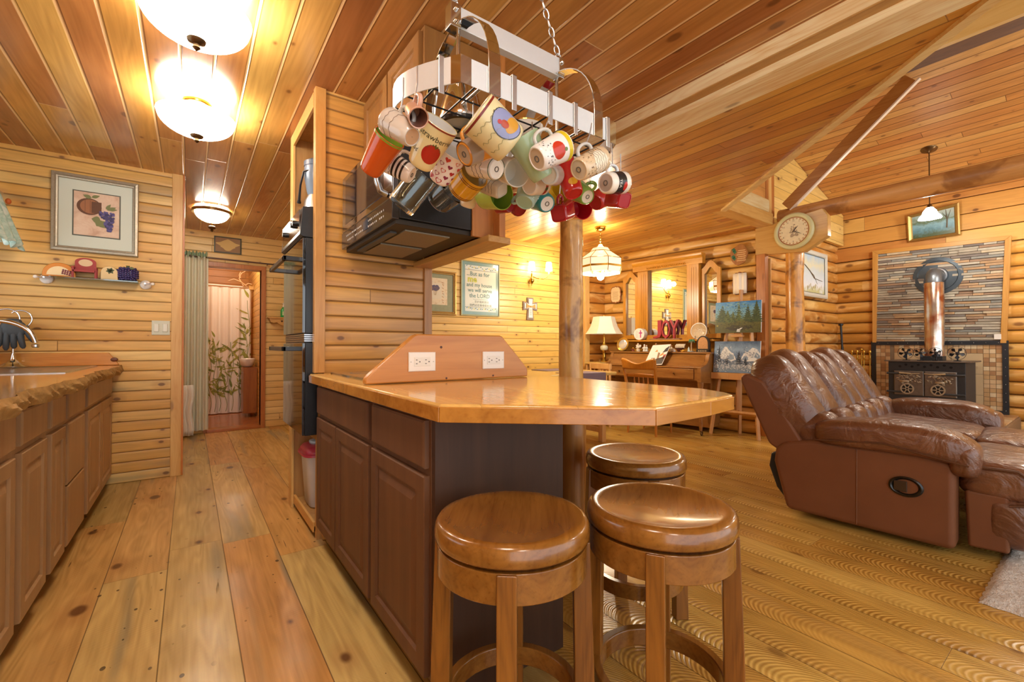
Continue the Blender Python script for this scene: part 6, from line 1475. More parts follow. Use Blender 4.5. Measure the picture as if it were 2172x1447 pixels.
def paint_snow(t, f):
    skyramp(t, f, 'snow_ground', [(.0, '6d8aa8'), (.12, '8296a8'), (.35, '707f92'), (.55, '6c86a8'), (.75, '88a4c0'), (1, '3d5878')])
    patch(t, f, 'mountains', 'e6eaea', [[(.12, .48), (.18, .70), (.24, .84), (.30, .80), (.36, .68), (.44, .60), (.50, .42), (.40, .36), (.3, .42), (.2, .42)], [(.60, .42), (.66, .62), (.74, .66), (.84, .80), (.92, .76), (1, .62), (1, .36), (.85, .38), (.7, .36)]], .0010)
    patch(t, f, 'mountain_shade', '8fa3b8', [[(.30, .44), (.36, .60), (.44, .56), (.46, .44), (.38, .40)], [(.62, .42), (.70, .58), (.76, .50), (.74, .40)], [(.88, .5), (.92, .66), (1, .55), (1, .42)]], .0013)
    patch(t, f, 'dark_firs', '2b3644', [tree(.56, .28, .42, .07, 10, 2), tree(.12, .34, .56, .05, 12, 3), tree(.30, .26, .24, .04, 7, 5), tree(.70, .24, .26, .05, 8, 6)], .0016)
    strokes(t, f, 'snow_strokes', ['dfe4e6', 'b4c0ca', '8496a8', '5f7186', 'f0f2f0'], [(.2, .22, .14, .10), (.5, .2, .2, .09), (.8, .22, .14, .10), (.26, .6, .08, .10), (.82, .6, .1, .08)], 560, .02, .006, .0022, 8)
    strokes(t, f, 'fir_strokes', ['2b3644', '3c4a5a', '222c38'], [(.56, .42, .03, .12), (.12, .5, .03, .16), (.3, .34, .03, .06), (.7, .32, .03, .06)], 200, .022, .005, .0024, 9, (-.7, .7))
    patch(t, f, 'snow_bushes', 'aab4be', [[(.05 + k*.12, .12 + (k % 2)*.06), (.12 + k*.12, .14), (.13 + k*.12, .22), (.08 + k*.12, .28), (.03 + k*.12, .22)] for k in range(7)], .0018)
canvas('canvas_painting', 1.205, 1.575, .225, .20, -.125, .385, 'oil painting of green pine forest under blue sky on the easel top', paint_forest)
canvas('canvas_painting', .738, 1.105, .285, .235, -.125, .385, 'snowy blue mountain oil painting on the lower easel tray', paint_snow)
# ================================================================ living room
# clock header, post and clock
b = MB(); b.prism([(2.525, 2.13), (2.01, 2.085), (1.785, 2.215), (1.785, 2.432), (1.835, 2.515), (2.525, 2.444)], lambda y, z, x: (x, y, z), 5.42, 5.508)
HDR = tag(b.build('wooden_header', wood('header_clear_pine', 'dcae70', 'c4904e', 1, .8, .3, .7, coat=.3), bevel=.006), 'wide clear pine header block with a chamfered end carrying the wall clock', 'beam')
b = MB(); loglike(b, (5.52, 2.14, 0), (5.52, 2.14, 2.10), .098, .088, 22, 46, .07, 21)
tag(b.build('log_post', m_logpost2, smooth=60), 'golden peeled log post under the header with the clock behind the sofa', 'post')
t = T('wall_clock', 'round cream wall clock with a brown dial on the pine header', 'clock', (5.42, 2.105, 2.12))
M = frame_of((5.419, 2.105, 2.325), (0, -1, 0), (-1, 0, 0))
b = MB(); b.lathe([(.20, .001), (.203, .02), (.195, .034), (.178, .042), (.165, .036), (.155, .024)], 56, M, cap1=False); b.build('case', plain('clock_cream', 'cfc894', .35), t, smooth=60)
b = MB(); b.lathe([(.157, .022), (.152, .027), (.147, .024)], 56, M, cap0=False, cap1=False); b.build('inner_ring', mat('a9633a', .4), t, smooth=60)
b = MB(); b.lathe([(.15, .0225), (.001, .0226)], 56, M, cap0=False, cap1=False); b.build('dial', plain('clock_dial', 'e6d8b4', .5, var=.25, vs=30), t)
b = MB()
for k in range(24):
    a = 2*PI*k/24; b.add([M @ Vector((.136*math.cos(a + q*.06) + .009*math.cos(p), .136*math.sin(a + q*.06) + .009*math.sin(p), .0232)) for q, p in ((0, 0), (0, 1.05), (0, 2.1), (0, 3.14), (0, 4.2), (0, 5.2))], [tuple(range(6))])
b.build('scallops', mat('c59a6a', .5), t)
for k in range(12):
    b = MB(); a = PI/2 - 2*PI*k/12; n_ = ['12', '1', '2', '3', '4', '5', '6', '7', '8', '9', '10', '11'][k]
    add_text(b, n_, .024, lambda x, y: M @ Vector((.115*math.cos(a) + x, .115*math.sin(a) + y, .0234))); b.build('numeral', mat('5a4630', .5), t)
b = MB(); rnd = random.Random(12)
for k in range(46):
    u = rnd.random(); x = rnd.uniform(-.05, .055)*(1 - u*.75); y = -.06 + .13*u
    b.add([M @ Vector((x + .008*math.cos(q), y + .008*math.sin(q), .0236 + k*1e-5)) for q in [PI/3*i for i in range(6)]], [tuple(range(6))])
b.build('grape_motif', mat('a8957c', .5), t)
b = MB()
for L, a, w in ((.07, R(48), .0028), (.098, R(-28), .002)):
    d = Vector((math.cos(a), math.sin(a))); n = Vector((-d.y, d.x))*w
    b.prism([tuple(-d*.015 + n*.7), tuple(d*L*.5 + n*1.4), tuple(d*L), tuple(d*L*.5 - n*1.4), tuple(-d*.015 - n*.7)], lambda x, y, z: M @ Vector((x, y, z)), .026, .028)
b.build('hands', mat('1d1a18', .4), t)
# the sawn brace from the log beam to the roof
p0, p1 = Vector((5.54, 2.235, 2.655)), Vector((5.54, 1.14, 3.61))
d = (p1 - p0).normalized(); w = Vector((0, d.z, -d.y))
b = MB()
b.prism([(-.012, -.0), (-.012, .12), (.03, .12), (.03, 0)], lambda x, v, s: tuple(p0 + d*s + Vector((x, 0, 0)) + w*(v - .06)), .0, (p1-p0).length)
o = tag(b.build('brace_board', wood('brace_fir', 'c58a4c', 'a8692f', 1, .8, .35), bevel=.003), 'slanting reddish brace board running from the log beam up to the roof', 'brace')
b = MB(); b.prism([(-.014, -.0), (-.014, .014), (.032, .014), (.032, 0)], lambda x, v, s: tuple(p0 + d*s + Vector((x, 0, 0)) + w*(v - .075)), .0, (p1-p0).length + .03)
b.build('pale_edge', mat('ecdcc6', .4), o)
# stone panel, tile panel
m_st = [plain('ledger_' + c, c, .6, var=.5, vs=14, bump=.6) for c in ('988d7c', 'aea592', 'b4926c', '7a7068', 'b6ae9c', '9a7c62', '8d8c84', 'c4b496')]
t = T('stone_panel', 'stacked ledger stone panel behind the stove pipe in a pine frame', 'stone panel', (7.96, 1.39, 1.1))
rnd = random.Random(33); b = MB()
q00, q10, q11, q01 = (2.035, 1.112), (.835, 1.09), (.785, 2.33), (2.005, 2.36)
def qd(u, v): 
    a = [q00[i]*(1-u) + q10[i]*u for i in (0, 1)]; c = [q01[i]*(1-u) + q11[i]*u for i in (0, 1)]; return [a[i]*(1-v) + c[i]*v for i in (0, 1)]
rows = 38
for r in range(rows):
    u = 0.0; v0 = r/rows; v1 = (r+1)/rows
    while u < .999:
        L = rnd.choice((.09, .13, .18, .24, .3))*rnd.uniform(.8, 1.2); u1 = min(1, u + L)
        if 1 - u1 < .05: u1 = 1.0
        dp = rnd.uniform(.0, .028); g = .0022
        pts = [qd(u + g*.6, v0 + g), qd(u1 - g*.6, v0 + g), qd(u1 - g*.6, v1 - g), qd(u + g*.6, v1 - g)]
        x0 = 7.955 - dp; jit = [rnd.uniform(-.004, .004) for _ in range(4)]
        vs = [(x0 + jit[i], *pts[i]) for i in range(4)] + [(7.99, *pts[i]) for i in range(4)]
        b.add(vs, [(0,1,2,3), (0,4,5,1), (1,5,6,2), (2,6,7,3), (3,7,4,0)], rnd.randrange(len(m_st))); u = u1
b.build('stones', m_st, t)
fo = [(2.075, 1.10), (.785, 1.085), (.735, 2.375), (2.065, 2.42)]; fi = [(2.03, 1.10), (.835, 1.085), (.787, 2.325), (2.0, 2.36)]
for i, j, nm in ((1, 2, 'frame_board'), (2, 3, 'frame_board'), (3, 0, 'frame_board')):
    b = MB(); b.prism([fo[i], fo[j], fi[j], fi[i]], lambda y, z, x: (x, y, z), 7.925, 7.995); b.build(nm, m_trim_o if 0 else wood('stone_frame', 'd9a25c', 'c08540', 2 if i != 2 else 1, 1, .4, .6, .5), t, bevel=.003)
b = MB(); b.box((7.918, .825, 1.13), (7.93, .885, 1.195)); b.build('wall_plate', m_white, t, bevel=.003)
m_tl = [plain('tile_' + c, c, .35, var=.3, vs=16) for c in ('d2b48a', 'c49f70', 'b58a5c', 'dcc6a0', 'a87f58', 'cfae84')]; m_big = plain('tile_large', 'cdb48c', .3, var=.25, vs=7)
t = T('tile_panel', 'beige mosaic tile panel in a riveted black steel frame behind the stove', 'tile panel', (7.96, 1.4, .2))
TY0, TY1, TZ0, TZ1 = .79, 2.07, .22, 1.095
b = MB(); b.box((7.955, TY0, TZ0), (7.985, TY1, TZ1)); b.build('grout', mat('8c7a62', .7), t)
b = MB(); s_ = .0535; rnd = random.Random(5)
def tile(y0, y1, z0, z1, mi): b.box((7.947, y0 + .002, z0 + .002), (7.956, y1 - .002, z1 - .002), mi)
y0 = TY0 + .03; nz = int((TZ1 - TZ0 - .06)/s_)
for cset, yb in ((3, y0), (3, TY1 - .03 - 3*s_)):
    for c in range(cset):
        for r in range(nz): tile(yb + c*s_, yb + (c+1)*s_, TZ1 - .03 - (r+1)*s_, TZ1 - .03 - r*s_, rnd.randrange(6))
ny = int((TY1 - TY0 - .06 - 6*s_)/s_)
for c in range(ny):
    for r in range(2): tile(y0 + 3*s_ + c*s_, y0 + 3*s_ + (c+1)*s_, TZ1 - .03 - (r+1)*s_, TZ1 - .03 - r*s_, rnd.randrange(6))
yb = y0 + 3*s_; zt = TZ1 - .03 - 2*s_
for c in range(3):
    for r in range(3): tile(yb + c*ny*s_/3, yb + (c+1)*ny*s_/3, max(TZ0, zt - (r+1)*.26), zt - r*.26, 6)
b.build('tiles', m_tl + [m_big], t)
m_frame = mat('33373d', .4, .5)
b = MB(); b.box((7.93, TY0 - .02, TZ0), (7.985, TY0 + .03, TZ1 + .02)); b.box((7.93, TY1 - .03, TZ0), (7.985, TY1 + .02, TZ1 + .02)); b.box((7.93, TY0 + .03, TZ1 - .03), (7.985, TY1 - .03, TZ1 + .02)); b.box((7.93, TY0 + .03, TZ0), (7.985, TY1 - .03, TZ0 + .04)); b.build('steel_frame', m_frame, t)
b = MB()
for k in range(9): b.sq((7.929, TY0 + .005, TZ0 + .05 + k*.105), (.004, .005, .005), (1, 1), nu=8, nv=6)
for k in range(12): b.sq((7.929, TY0 + .06 + k*.105, TZ1 - .005), (.004, .005, .005), (1, 1), nu=8, nv=6)
b.build('rivets', m_steel, t, smooth=60)
t = T('hearth', 'raised tiled hearth with a rough stone edge under the stove', 'hearth', (7.5, 1.3, 0))
b = MB(); b.box((6.95, .68, 0), (7.995, 2.16, .205)); b.build('base', plain('hearth_stone', '7d6348', .6, var=.6, vs=12, bump=.8), t, bevel=.02, seg=3)
b = MB(); rnd = random.Random(8)
for i in range(9):
    for j in range(13): b.box((6.98 + i*.112, .70 + j*.111, .2045), (6.98 + i*.112 + .108, .70 + j*.111 + .107, .222 if True else 0), rnd.randrange(6))
b.build('tiles', m_tl, t)
# stove
m_stove = plain('stove_iron', '35373a', .5, .4, var=.3, vs=30, bump=.15); m_door = plain('stove_door_iron', '6e655c', .4, .6, var=.5, vs=30, bump=.3); m_relief = plain('stove_relief', 'a89c86', .4, .5, var=.4, vs=40)
t = T('wood_stove', 'dark cast iron wood stove with relief doors and a copper coloured flue', 'stove', (7.55, 1.385, .222))
b = MB(); b.box((7.25, 1.035, .30), (7.86, 1.735, .855)); b.build('body', m_stove, t, bevel=.006)
b = MB(); b.box((7.28, 1.06, .2225), (7.83, 1.71, .30)); b.build('pedestal', m_stove, t)
b = MB(); b.box((7.20, .99, .855), (7.90, 1.765, .868)); b.build('top_plate', m_door, t, bevel=.002)
b = MB()
for k in range(9):
    y = 1.62 - k*.058; z = .795 + (.022 if k % 2 else 0)
    b.lathe([(.014, 0), (.014, .002)], 14, frame_of((7.2495, y, z), (0, 1, 0), (-1, 0, 0)))
b.build('vent_holes', mat('060606', .8), t)
for y0, y1, sg in ((1.392, 1.675, 1), (1.105, 1.388, -1)):
    b = MB(); b.loops(lambda y, z, d_: (7.25 - d_, y, z), y0, .44, y1, .742, [(0, 0), (0, .022), (.008, .03)]); dr = b.build('door', m_door, t)
    yc = 1.545 if sg > 0 else 1.265
    M2 = frame_of((7.218, yc, .52), (0, -1, 0), (-1, 0, 0))
    b = MB(); b.ring(.052, .066, 0, .012, 28, M2); b.ring(.012, .02, 0, .016, 16, M2)
    for k in range(6):
        a = PI/3*k; b.tube([M2 @ Vector((.015*math.cos(a), .015*math.sin(a), .008)), M2 @ Vector((.056*math.cos(a), .056*math.sin(a), .008))], .006, 6)
    b.lathe([(.052, .001), (.001, .002)], 24, M2, cap0=False, cap1=False, mi=1)
    b.build('vent_wheel', [m_relief, mat('1c1c1c', .6)], dr, smooth=50)
    b = MB(); rnd = random.Random(20 + sg)
    for k in range(34):
        y = rnd.uniform(y0 + .03, y1 - .03); z = rnd.uniform(.60, .69)
        b.sq((7.219, y, z), (.008, rnd.uniform(.006, .02), rnd.uniform(.004, .009)), (1, 1), nu=8, nv=6, M=Matrix.Rotation(rnd.uniform(-.6, .6), 4, 'X'))
    for k in range(10): b.tube([(7.217, y0 + .05 + k*.018, .60 + .03*(k % 3)), (7.215, y0 + .065 + k*.018, .625 + .03*(k % 3))], .004, 6)
    yy_ = yc + sg*.02
    b.sq((7.213, yy_, .612), (.012, .042, .016), (.9, 1), nu=12, nv=8); b.sq((7.212, yy_ - .05, .625), (.010, .014, .011), (1, 1), nu=10, nv=6)
    for q in (-.03, -.018, .02, .032): b.tube([(7.213, yy_ + q, .605), (7.214, yy_ + q - .008, .578)], .004, 6)
    b.build('relief_scene', m_relief, dr, smooth=60)
    ys_ = y1 + .03 if sg > 0 else y0 - .03
    for z in (.705, .475):
        b = MB(); b.tube([(7.222, ys_ - sg*.16, z), (7.222, ys_ + sg*.04, z)], .013, 10); b.build('hinge_bar', m_stove, dr, smooth=50)
    b = MB(); b.tube([(7.20, yc - sg*.12, .712), (7.195, yc - sg*.04, .708)], .005, 8); b.tube([(7.195, yc - sg*.04, .708), (7.195, yc + sg*.07, .716)], [.008, .011], 10); b.build('spring_handle', mat('b8a888', .35, .6), dr, smooth=60)
b = MB(); b.box((7.44, 1.26, .868), (7.64, 1.46, .925)); b.build('flue_collar', m_stove, t, bevel=.004)
cop = NT('copper_flue'); cn = cop.noise(cop.coord(), 6, 3, .5); m_cop = cop.out(cop.ramp(cn, [(.35, 'a86a48'), (.5, 'c9b0a0'), (.65, 'd6d8d0')]), .22, .95)
b = MB(); b.lathe([(.094, .925), (.095, 1.84), (.09, 1.845)], 36, Matrix.Translation((7.54, 1.35, 0))); b.build('flue_pipe', m_cop, t, smooth=50)
b = MB(); b.tube([(7.54, 1.35, 1.83), (7.54, 1.35, 1.88), (7.56, 1.353, 1.925), (7.60, 1.357, 1.955), (7.66, 1.363, 1.965), (7.93, 1.383, 1.965)], [.077]*6, 24); b.build('flue_elbow', plain('flue_grey', '6e747a', .4, .7), t, smooth=60)
M2 = frame_of((7.945, 1.385, 1.97), (0, 1, 0), (-1, 0, 0))
b = MB(); b.lathe([(.245, 0), (.245, .012), (.20, .02), (.19, .012), (.11, .014), (.10, .03), (.088, .032), (.088, 0)], 48, M2, cap0=False, cap1=False); b.build('wall_ring', plain('ring_blue_black', '46515a', .4, .4), t, smooth=40)
b = MB(); b.ring(.084, .10, .025, .045, 36, M2); b.build('ring_collar', m_steel, t, smooth=40)
def fan(y, z, r, label, x=7.42):
    t = T('stove_fan', label, 'fan', (x, y, .868), 0, 'heat powered fans on the stove')
    b = MB(); b.box((x - .02, y - .03, .8685), (x + .05, y + .03, .876)); b.tube([(x + .02, y, .876), (x + .02, y, z)], .008, 8); b.box((x + .0, y - .015, z - .02), (x + .05, y + .015, z + .015)); b.build('base', m_iron, t)
    b = MB()
    for k in range(5):
        a = 2*PI*k/5 + y*3
        pts = [Vector((x - .015 - .006, y + r*.2*math.cos(a), z + r*.2*math.sin(a))), Vector((x - .015 + .012, y + r*.75*math.cos(a - .35), z + r*.75*math.sin(a - .35))), Vector((x - .015 + .008, y + r*math.cos(a), z + r*math.sin(a))), Vector((x - .015 - .012, y + r*.8*math.cos(a + .4), z + r*.8*math.sin(a + .4)))]
        b.add([tuple(p) for p in pts] + [tuple(p + Vector((.002, 0, 0))) for p in pts], [(0,1,2,3), (7,6,5,4), (0,4,5,1), (1,5,6,2), (2,6,7,3), (3,7,4,0)])
    b.lathe([(.012, -.01), (.012, .012)], 14, frame_of((x - .012, y, z), (0, 1, 0), (-1, 0, 0))); b.build('blades', m_iron, t)
    b = MB(); b.tube([(x - .02, y + r*1.08*math.cos(2*PI*k/28), z + r*1.08*math.sin(2*PI*k/28)) for k in range(28)], .0025, 6, closed=True); b.build('guard', m_iron, t, smooth=60)
fan(1.598, .963, .072, 'black stove fan standing alone at the far end of the stove top')
fan(1.445, .965, .06, 'black stove fan just left of the flue on the stove top', 7.35)
fan(1.305, .965, .06, 'black stove fan in front of the flue on the stove top', 7.35)
fan(1.13, .963, .075, 'black stove fan at the near end of the stove top')
t = T('fireplace_tools', 'brass fireplace tool set with round knobs standing beside the hearth', 'fireplace tools', (7.3, 2.05, 0))
FX_, FY_ = 7.45, 2.07
b = MB(); b.lathe([(.09, .222), (.09, .232), (.03, .245), (.012, .26)], 24, Matrix.Translation((FX_, FY_, 0))); b.build('base', m_brass, t, smooth=40)
b = MB(); b.tube([(FX_, FY_, .25), (FX_, FY_, .99)], .009, 10); b.sq((FX_, FY_, 1.0), (.018, .018, .02), (1, 1), nu=12, nv=8); b.tube([(FX_, FY_ - .10, .86), (FX_, FY_ + .10, .86)], .007, 8); b.build('stand', m_brass, t, smooth=60)
for dy in (-.10, -.035, .04, .10):
    b = MB(); b.tube([(FX_ - .03, FY_ + dy, .30), (FX_ - .03, FY_ + dy, .97)], .006, 8); b.lathe([(.007, .86), (.013, .90), (.009, .94), (.018, .965), (.018, .98), (.006, .995)], 12, Matrix.Translation((FX_ - .03, FY_ + dy, 0))); b.build('tool', m_brass, t, smooth=60)
b = MB(); b.tube([(7.62, 2.30, .002), (7.92, 2.45, 1.36)], [.011, .014], 10); b.lathe([(.03, -.012), (.032, .006), (.015, .014)], 16, frame_of((7.922, 2.451, 1.372), (0, 1, 0), (.2, .1, .95))); b.tube([(7.70, 2.34, .37), (7.85, 2.415, 1.04)], [.02, .016], 10)
tag(b.build('black_pole', mat('2a2e33', .4, .3), smooth=60), 'black metal pole leaning in the log corner behind the sofa', 'pole')
# pictures on the log walls
t = T('framed_painting', 'gold framed lake landscape painting hanging above the stone panel', 'painting', (7.97, 1.42, 2.47))
P_ = lambda u, v, w=0: (7.975 - .05*v - w, 1.678 - .51*u, 2.475 + .35*v + .055*u*v)
def ploops(b, steps, iu, iv, cap):
    b.loops(lambda u, v, d_: P_(u, v, d_), 0, 0, 1, 1, steps, cap=cap)
b = MB(); base = 0
for a0, a1, d0, d1 in ((0, .03, .0, .04), (.03, .06, .04, .03), (.06, .09, .03, .016)):
    pass
b.loops(lambda u, v, d_: P_(u, v, d_), 0, 0, 1, 1, [(0, 0), (0, .035), (.03, .045), (.075, .03), (.10, .016)], cap=False); b.build('frame', m_gold, t)
b = MB(); q = NT('lake_oil'); g = q.xyz(q.coord('Generated')); n = q.noise(q.coord(), 14, 5, .65, 1.2)
m_lake = q.out(q.ramp(q.m('ADD', g[2], q.m('MULTIPLY', q.m('SUBTRACT', n, .5), .5)), [(.1, '4a5a3a'), (.3, '5f8a96'), (.45, '7fa8b4'), (.6, '5a6e4a'), (.75, '93a9a4'), (1, 'b4bcae')]), .35)
b.add([P_(.06, .06, .014), P_(.94, .06, .014), P_(.94, .94, .014), P_(.06, .94, .014)], [(0, 1, 2, 3)]); b.build('picture', m_lake, t)
b = MB(); b.tube([P_(.76, .30, .016), P_(.77, .55, .016), P_(.75, .88, .016)], [.008, .006, .003], 6); b.tube([P_(.77, .55, .016), P_(.84, .85, .016)], [.005, .002], 6); b.tube([P_(.77, .6, .016), P_(.68, .82, .016)], [.004, .002], 6); b.build('painted_tree', mat('5a4c34', .5), t)
t = T('framed_painting', 'tall white framed winter meadow painting on the log wall behind the golden post', 'painting', (7.05, 2.5, 1.72))
b = MB(); b.loops(YF(2.498), 6.50, 1.725, 7.42, 2.365, [(0, 0), (0, .045), (.02, .055), (.05, .05), (.06, .03)], cap=False); b.build('frame', mat('cfcdc0', .35), t)
b = MB(); b.loops(YF(2.49), 6.552, 1.777, 7.368, 2.313, [(0, 0.02), (.012, .026), (.012, .022)], cap=False, back=False); b.build('frame_liner', mat('3c3a36', .4), t)
b = MB(); q = NT('winter_oil'); g = q.xyz(q.coord('Generated')); n = q.noise(q.coord(), 7, 4, .6, 1.0)
m_win = q.out(q.ramp(q.m('ADD', g[2], q.m('MULTIPLY', q.m('SUBTRACT', n, .5), .5)), [(.05, 'c8c48a'), (.2, 'e6e8ea'), (.4, 'd4dde2'), (.6, 'ccd6d6'), (.75, 'dcd8b8'), (1, 'a9c6dc')]), .4)
b.add([(6.552, 2.472, 1.777), (7.368, 2.472, 1.777), (7.368, 2.472, 2.313), (6.552, 2.472, 2.313)], [(0, 1, 2, 3)]); b.build('picture', m_win, t)
b = MB(); b.tube([(6.68, 2.470, 2.15), (6.85, 2.470, 2.08), (7.0, 2.470, 1.99), (7.28, 2.470, 1.97)], [.006, .007, .006, .003], 6); b.tube([(6.85, 2.470, 2.08), (6.98, 2.470, 2.03), (7.1, 2.470, 1.92)], [.004, .004, .002], 6); b.build('painted_branch', mat('6d5c44', .5), t)
b = MB()
for k in range(18): leaf2(b, lambda p, z: (p, 2.4705, z), 6.78 + (k % 6)*.05 + (.22 if k > 12 else 0), 1.82 + (k % 3)*.02, .06, .006, 1.2 + (k % 5)*.2)
b.build('painted_grass', mat('b09a4a', .5), t)
# pendant
t = T('pendant_light', 'small white bell glass pendant light on a thin rod above the stove', 'pendant light', (6.855, 1.25, 2.5))
PX_, PY_ = 6.855, 1.255; zc = roof_z(PX_)
b = MB(); M2 = frame_of((PX_, PY_, zc - .001), (1, 0, -.25), (-.25, 0, -1)); b.lathe([(.075, 0), (.07, .012), (.03, .028), (.012, .045)], 24, M2); b.build('canopy', m_bronze, t, smooth=50)
b = MB(); b.tube([(PX_, PY_, zc - .03), (PX_, PY_, 2.66)], .006, 8); b.lathe([(.022, 2.635), (.028, 2.65), (.018, 2.672), (.008, 2.685)], 16, Matrix.Translation((PX_, PY_, 0))); b.build('rod', m_bronze, t, smooth=60)
b = MB(); b.lathe([(.105, 2.515), (.095, 2.535), (.07, 2.565), (.058, 2.60), (.03, 2.64), (.027, 2.638), (.054, 2.60), (.066, 2.563), (.09, 2.535), (.10, 2.515)], 32, Matrix.Translation((PX_, PY_, 0)), cap0=False, cap1=False, fac=lambda a, z: 1 + (.05*math.sin(6*a) if z < 2.55 else 0)); b.build('glass_shade', glow('pendant_glass', 'fffaf0', 9.0), t, smooth=60)
b = MB(); b.sq((PX_, PY_, 2.55), (.028, .028, .04), (1, 1), nu=14, nv=8); b.build('bulb', m_bulb, t, smooth=80)
lamp('pendant_bulb', (PX_, PY_, 2.46), 14, (1, .93, .82), .05)
o = dup(t, (6.855, .22, 2.5), None, 'white bell glass pendant light past the right edge of the view')
o.location = (t.location.x, t.location.y - 1.05, t.location.z); lamp('pendant_bulb', (PX_, PY_ - 1.05, 2.46), 26, (1, .93, .82), .05)
o = dup(t, None, None, 'added fill light shaped as a white bell glass pendant, unseen farthest along the sloping roof')
o.location = (t.location.x - 1.6, t.location.y - 2.6, t.location.z + .4); lamp('pendant_bulb', (PX_ - 1.6, PY_ - 2.6, 2.86), 40, (1, .95, .88), .06)  # this pendant and its bulb are added as unseen fill light

# ---- recliner loveseat
lt = NT('brown_leather'); co = lt.coord()
w1 = lt.noise(co, 5.5, 3, .55, 1.4); w2 = lt.noise(co, 160, 2, .5); w3 = lt.noise(co, 2.0, 3, .6)
lcol = lt.ramp(w3, [(.3, '5e3a24'), (.55, '6e452d'), (.75, '7d5236')])
lt.bump(lt.m('ADD', lt.m('MULTIPLY', w1, 1.0), lt.m('MULTIPLY', w2, .05)), .8, .03)
m_lea = lt.out(lcol, .33, spec=.55, coat=.15)
lt = NT('brown_leather_flat'); w2 = lt.noise(lt.coord(), 180, 2, .5); w3 = lt.noise(lt.coord(), 2.5, 3, .6)
lt.bump(w2, .08, .003); m_lea2 = lt.out(lt.ramp(w3, [(.3, '6c4228'), (.7, '794c30')]), .5, spec=.3)
m_pipe = mat('5a3822', .4); m_seam = mat('80563a', .5)
t = T('recliner_loveseat', 'brown leather two seat recliner sofa with puffy cushions and a black side lever', 'sofa', (3.9, .9, 0))
def yz(poly, x0, x1, name, m, bev=.03, seg=4):
    b = MB(); b.prism(poly, lambda y, z, x: (x, y, z), x0, x1); return b.build(name, m, t, bevel=bev, seg=seg)
SIDE = [(.475, .035), (.470, .46), (.60, .50), (1.08, .485), (1.24, .45), (1.285, .40), (1.295, .32), (1.225, .035)]
sp = yz(SIDE, 3.0, 3.17, 'side_panel', m_lea2); yz(SIDE, 4.70, 4.87, 'side_panel', m_lea2)
b = MB(); b.tube([(2.9985, .868, .05), (2.9975, .866, .25), (2.9985, .864, .47)], .002, 6); b.build('seam', m_seam, sp, smooth=60)
M2 = frame_of((3.001, .657, .312), (0, -1, 0), (-1, 0, 0)) @ Matrix.Diagonal((1.35, 1, 1, 1))
b = MB(); b.lathe([(.052, -.004), (.052, .008), (.046, .012), (.038, .006), (.036, .001), (.001, .0005)], 36, M2, cap1=False); lv = b.build('lever_cup', mat('18140f', .25), t, smooth=50)
b = MB(); b.prism([(-.04, -.025), (.005, -.028), (.005, .028), (-.04, .025)], lambda x, y, z: M2 @ Vector((x*.9, y, z)), .004, .012); b.build('lever', mat('3a2a1c', .3), lv, bevel=.003)
b = MB(); b.prism([(1.22, .04), (1.30, .14), (1.345, .27), (1.33, .36), (1.25, .36), (1.19, .04)], lambda y, z, x: (x, y, z), 3.06, 4.80); b.build('mechanism_cover', mat('20242a', .5), t, bevel=.02)
def puff(name, c, r, e, rot=(0, 0, 0), wr=.006, f=9, m=None, nu=40, nv=26, extra=None, par=None):
    Mr = Matrix.Rotation(rot[2], 4, 'Z') @ Matrix.Rotation(rot[0], 4, 'X') @ Matrix.Rotation(rot[1], 4, 'Y')
    ph = c[0]*7 + c[2]*5
    def fn(p):
        q = 1 + wr*(math.sin(p.z*f*6 + ph + p.x*9) + .6*math.sin(p.x*f*5 + p.z*11 + ph*2))*1.0
        p = Vector((p.x*q, p.y*q, p.z*q))
        return extra(p) if extra else p
    b = MB(); b.sq(c, r, e, Mr, nu, nv, 0, fn); return b.build(name, m or m_lea, par or t, smooth=80)
def armshape(p):
    return Vector((p.x, p.y, p.z + (-.035 if 0 else 0) - .10*max(0, -p.y/.36)**3*.6 - .02*max(0, p.y/.36)**2))
for x, zc_, rz_ in ((3.10, .555, .083), (4.74, .515, .118)):
    a = puff('armrest', (x, .735, zc_), (.155 if x < 4 else .175, .345, rz_), (.55, .5), extra=armshape, wr=.004)
    b = MB(); b.tube([(x - .157, .42, .475), (x - .159, .74, .532), (x - .15, 1.06, .50)], .004, 6); b.build('piping', m_pipe, a, smooth=60)
    puff('arm_front', (x, .445, .485), (.135, .06, .085), (.6, .7), wr=.012)
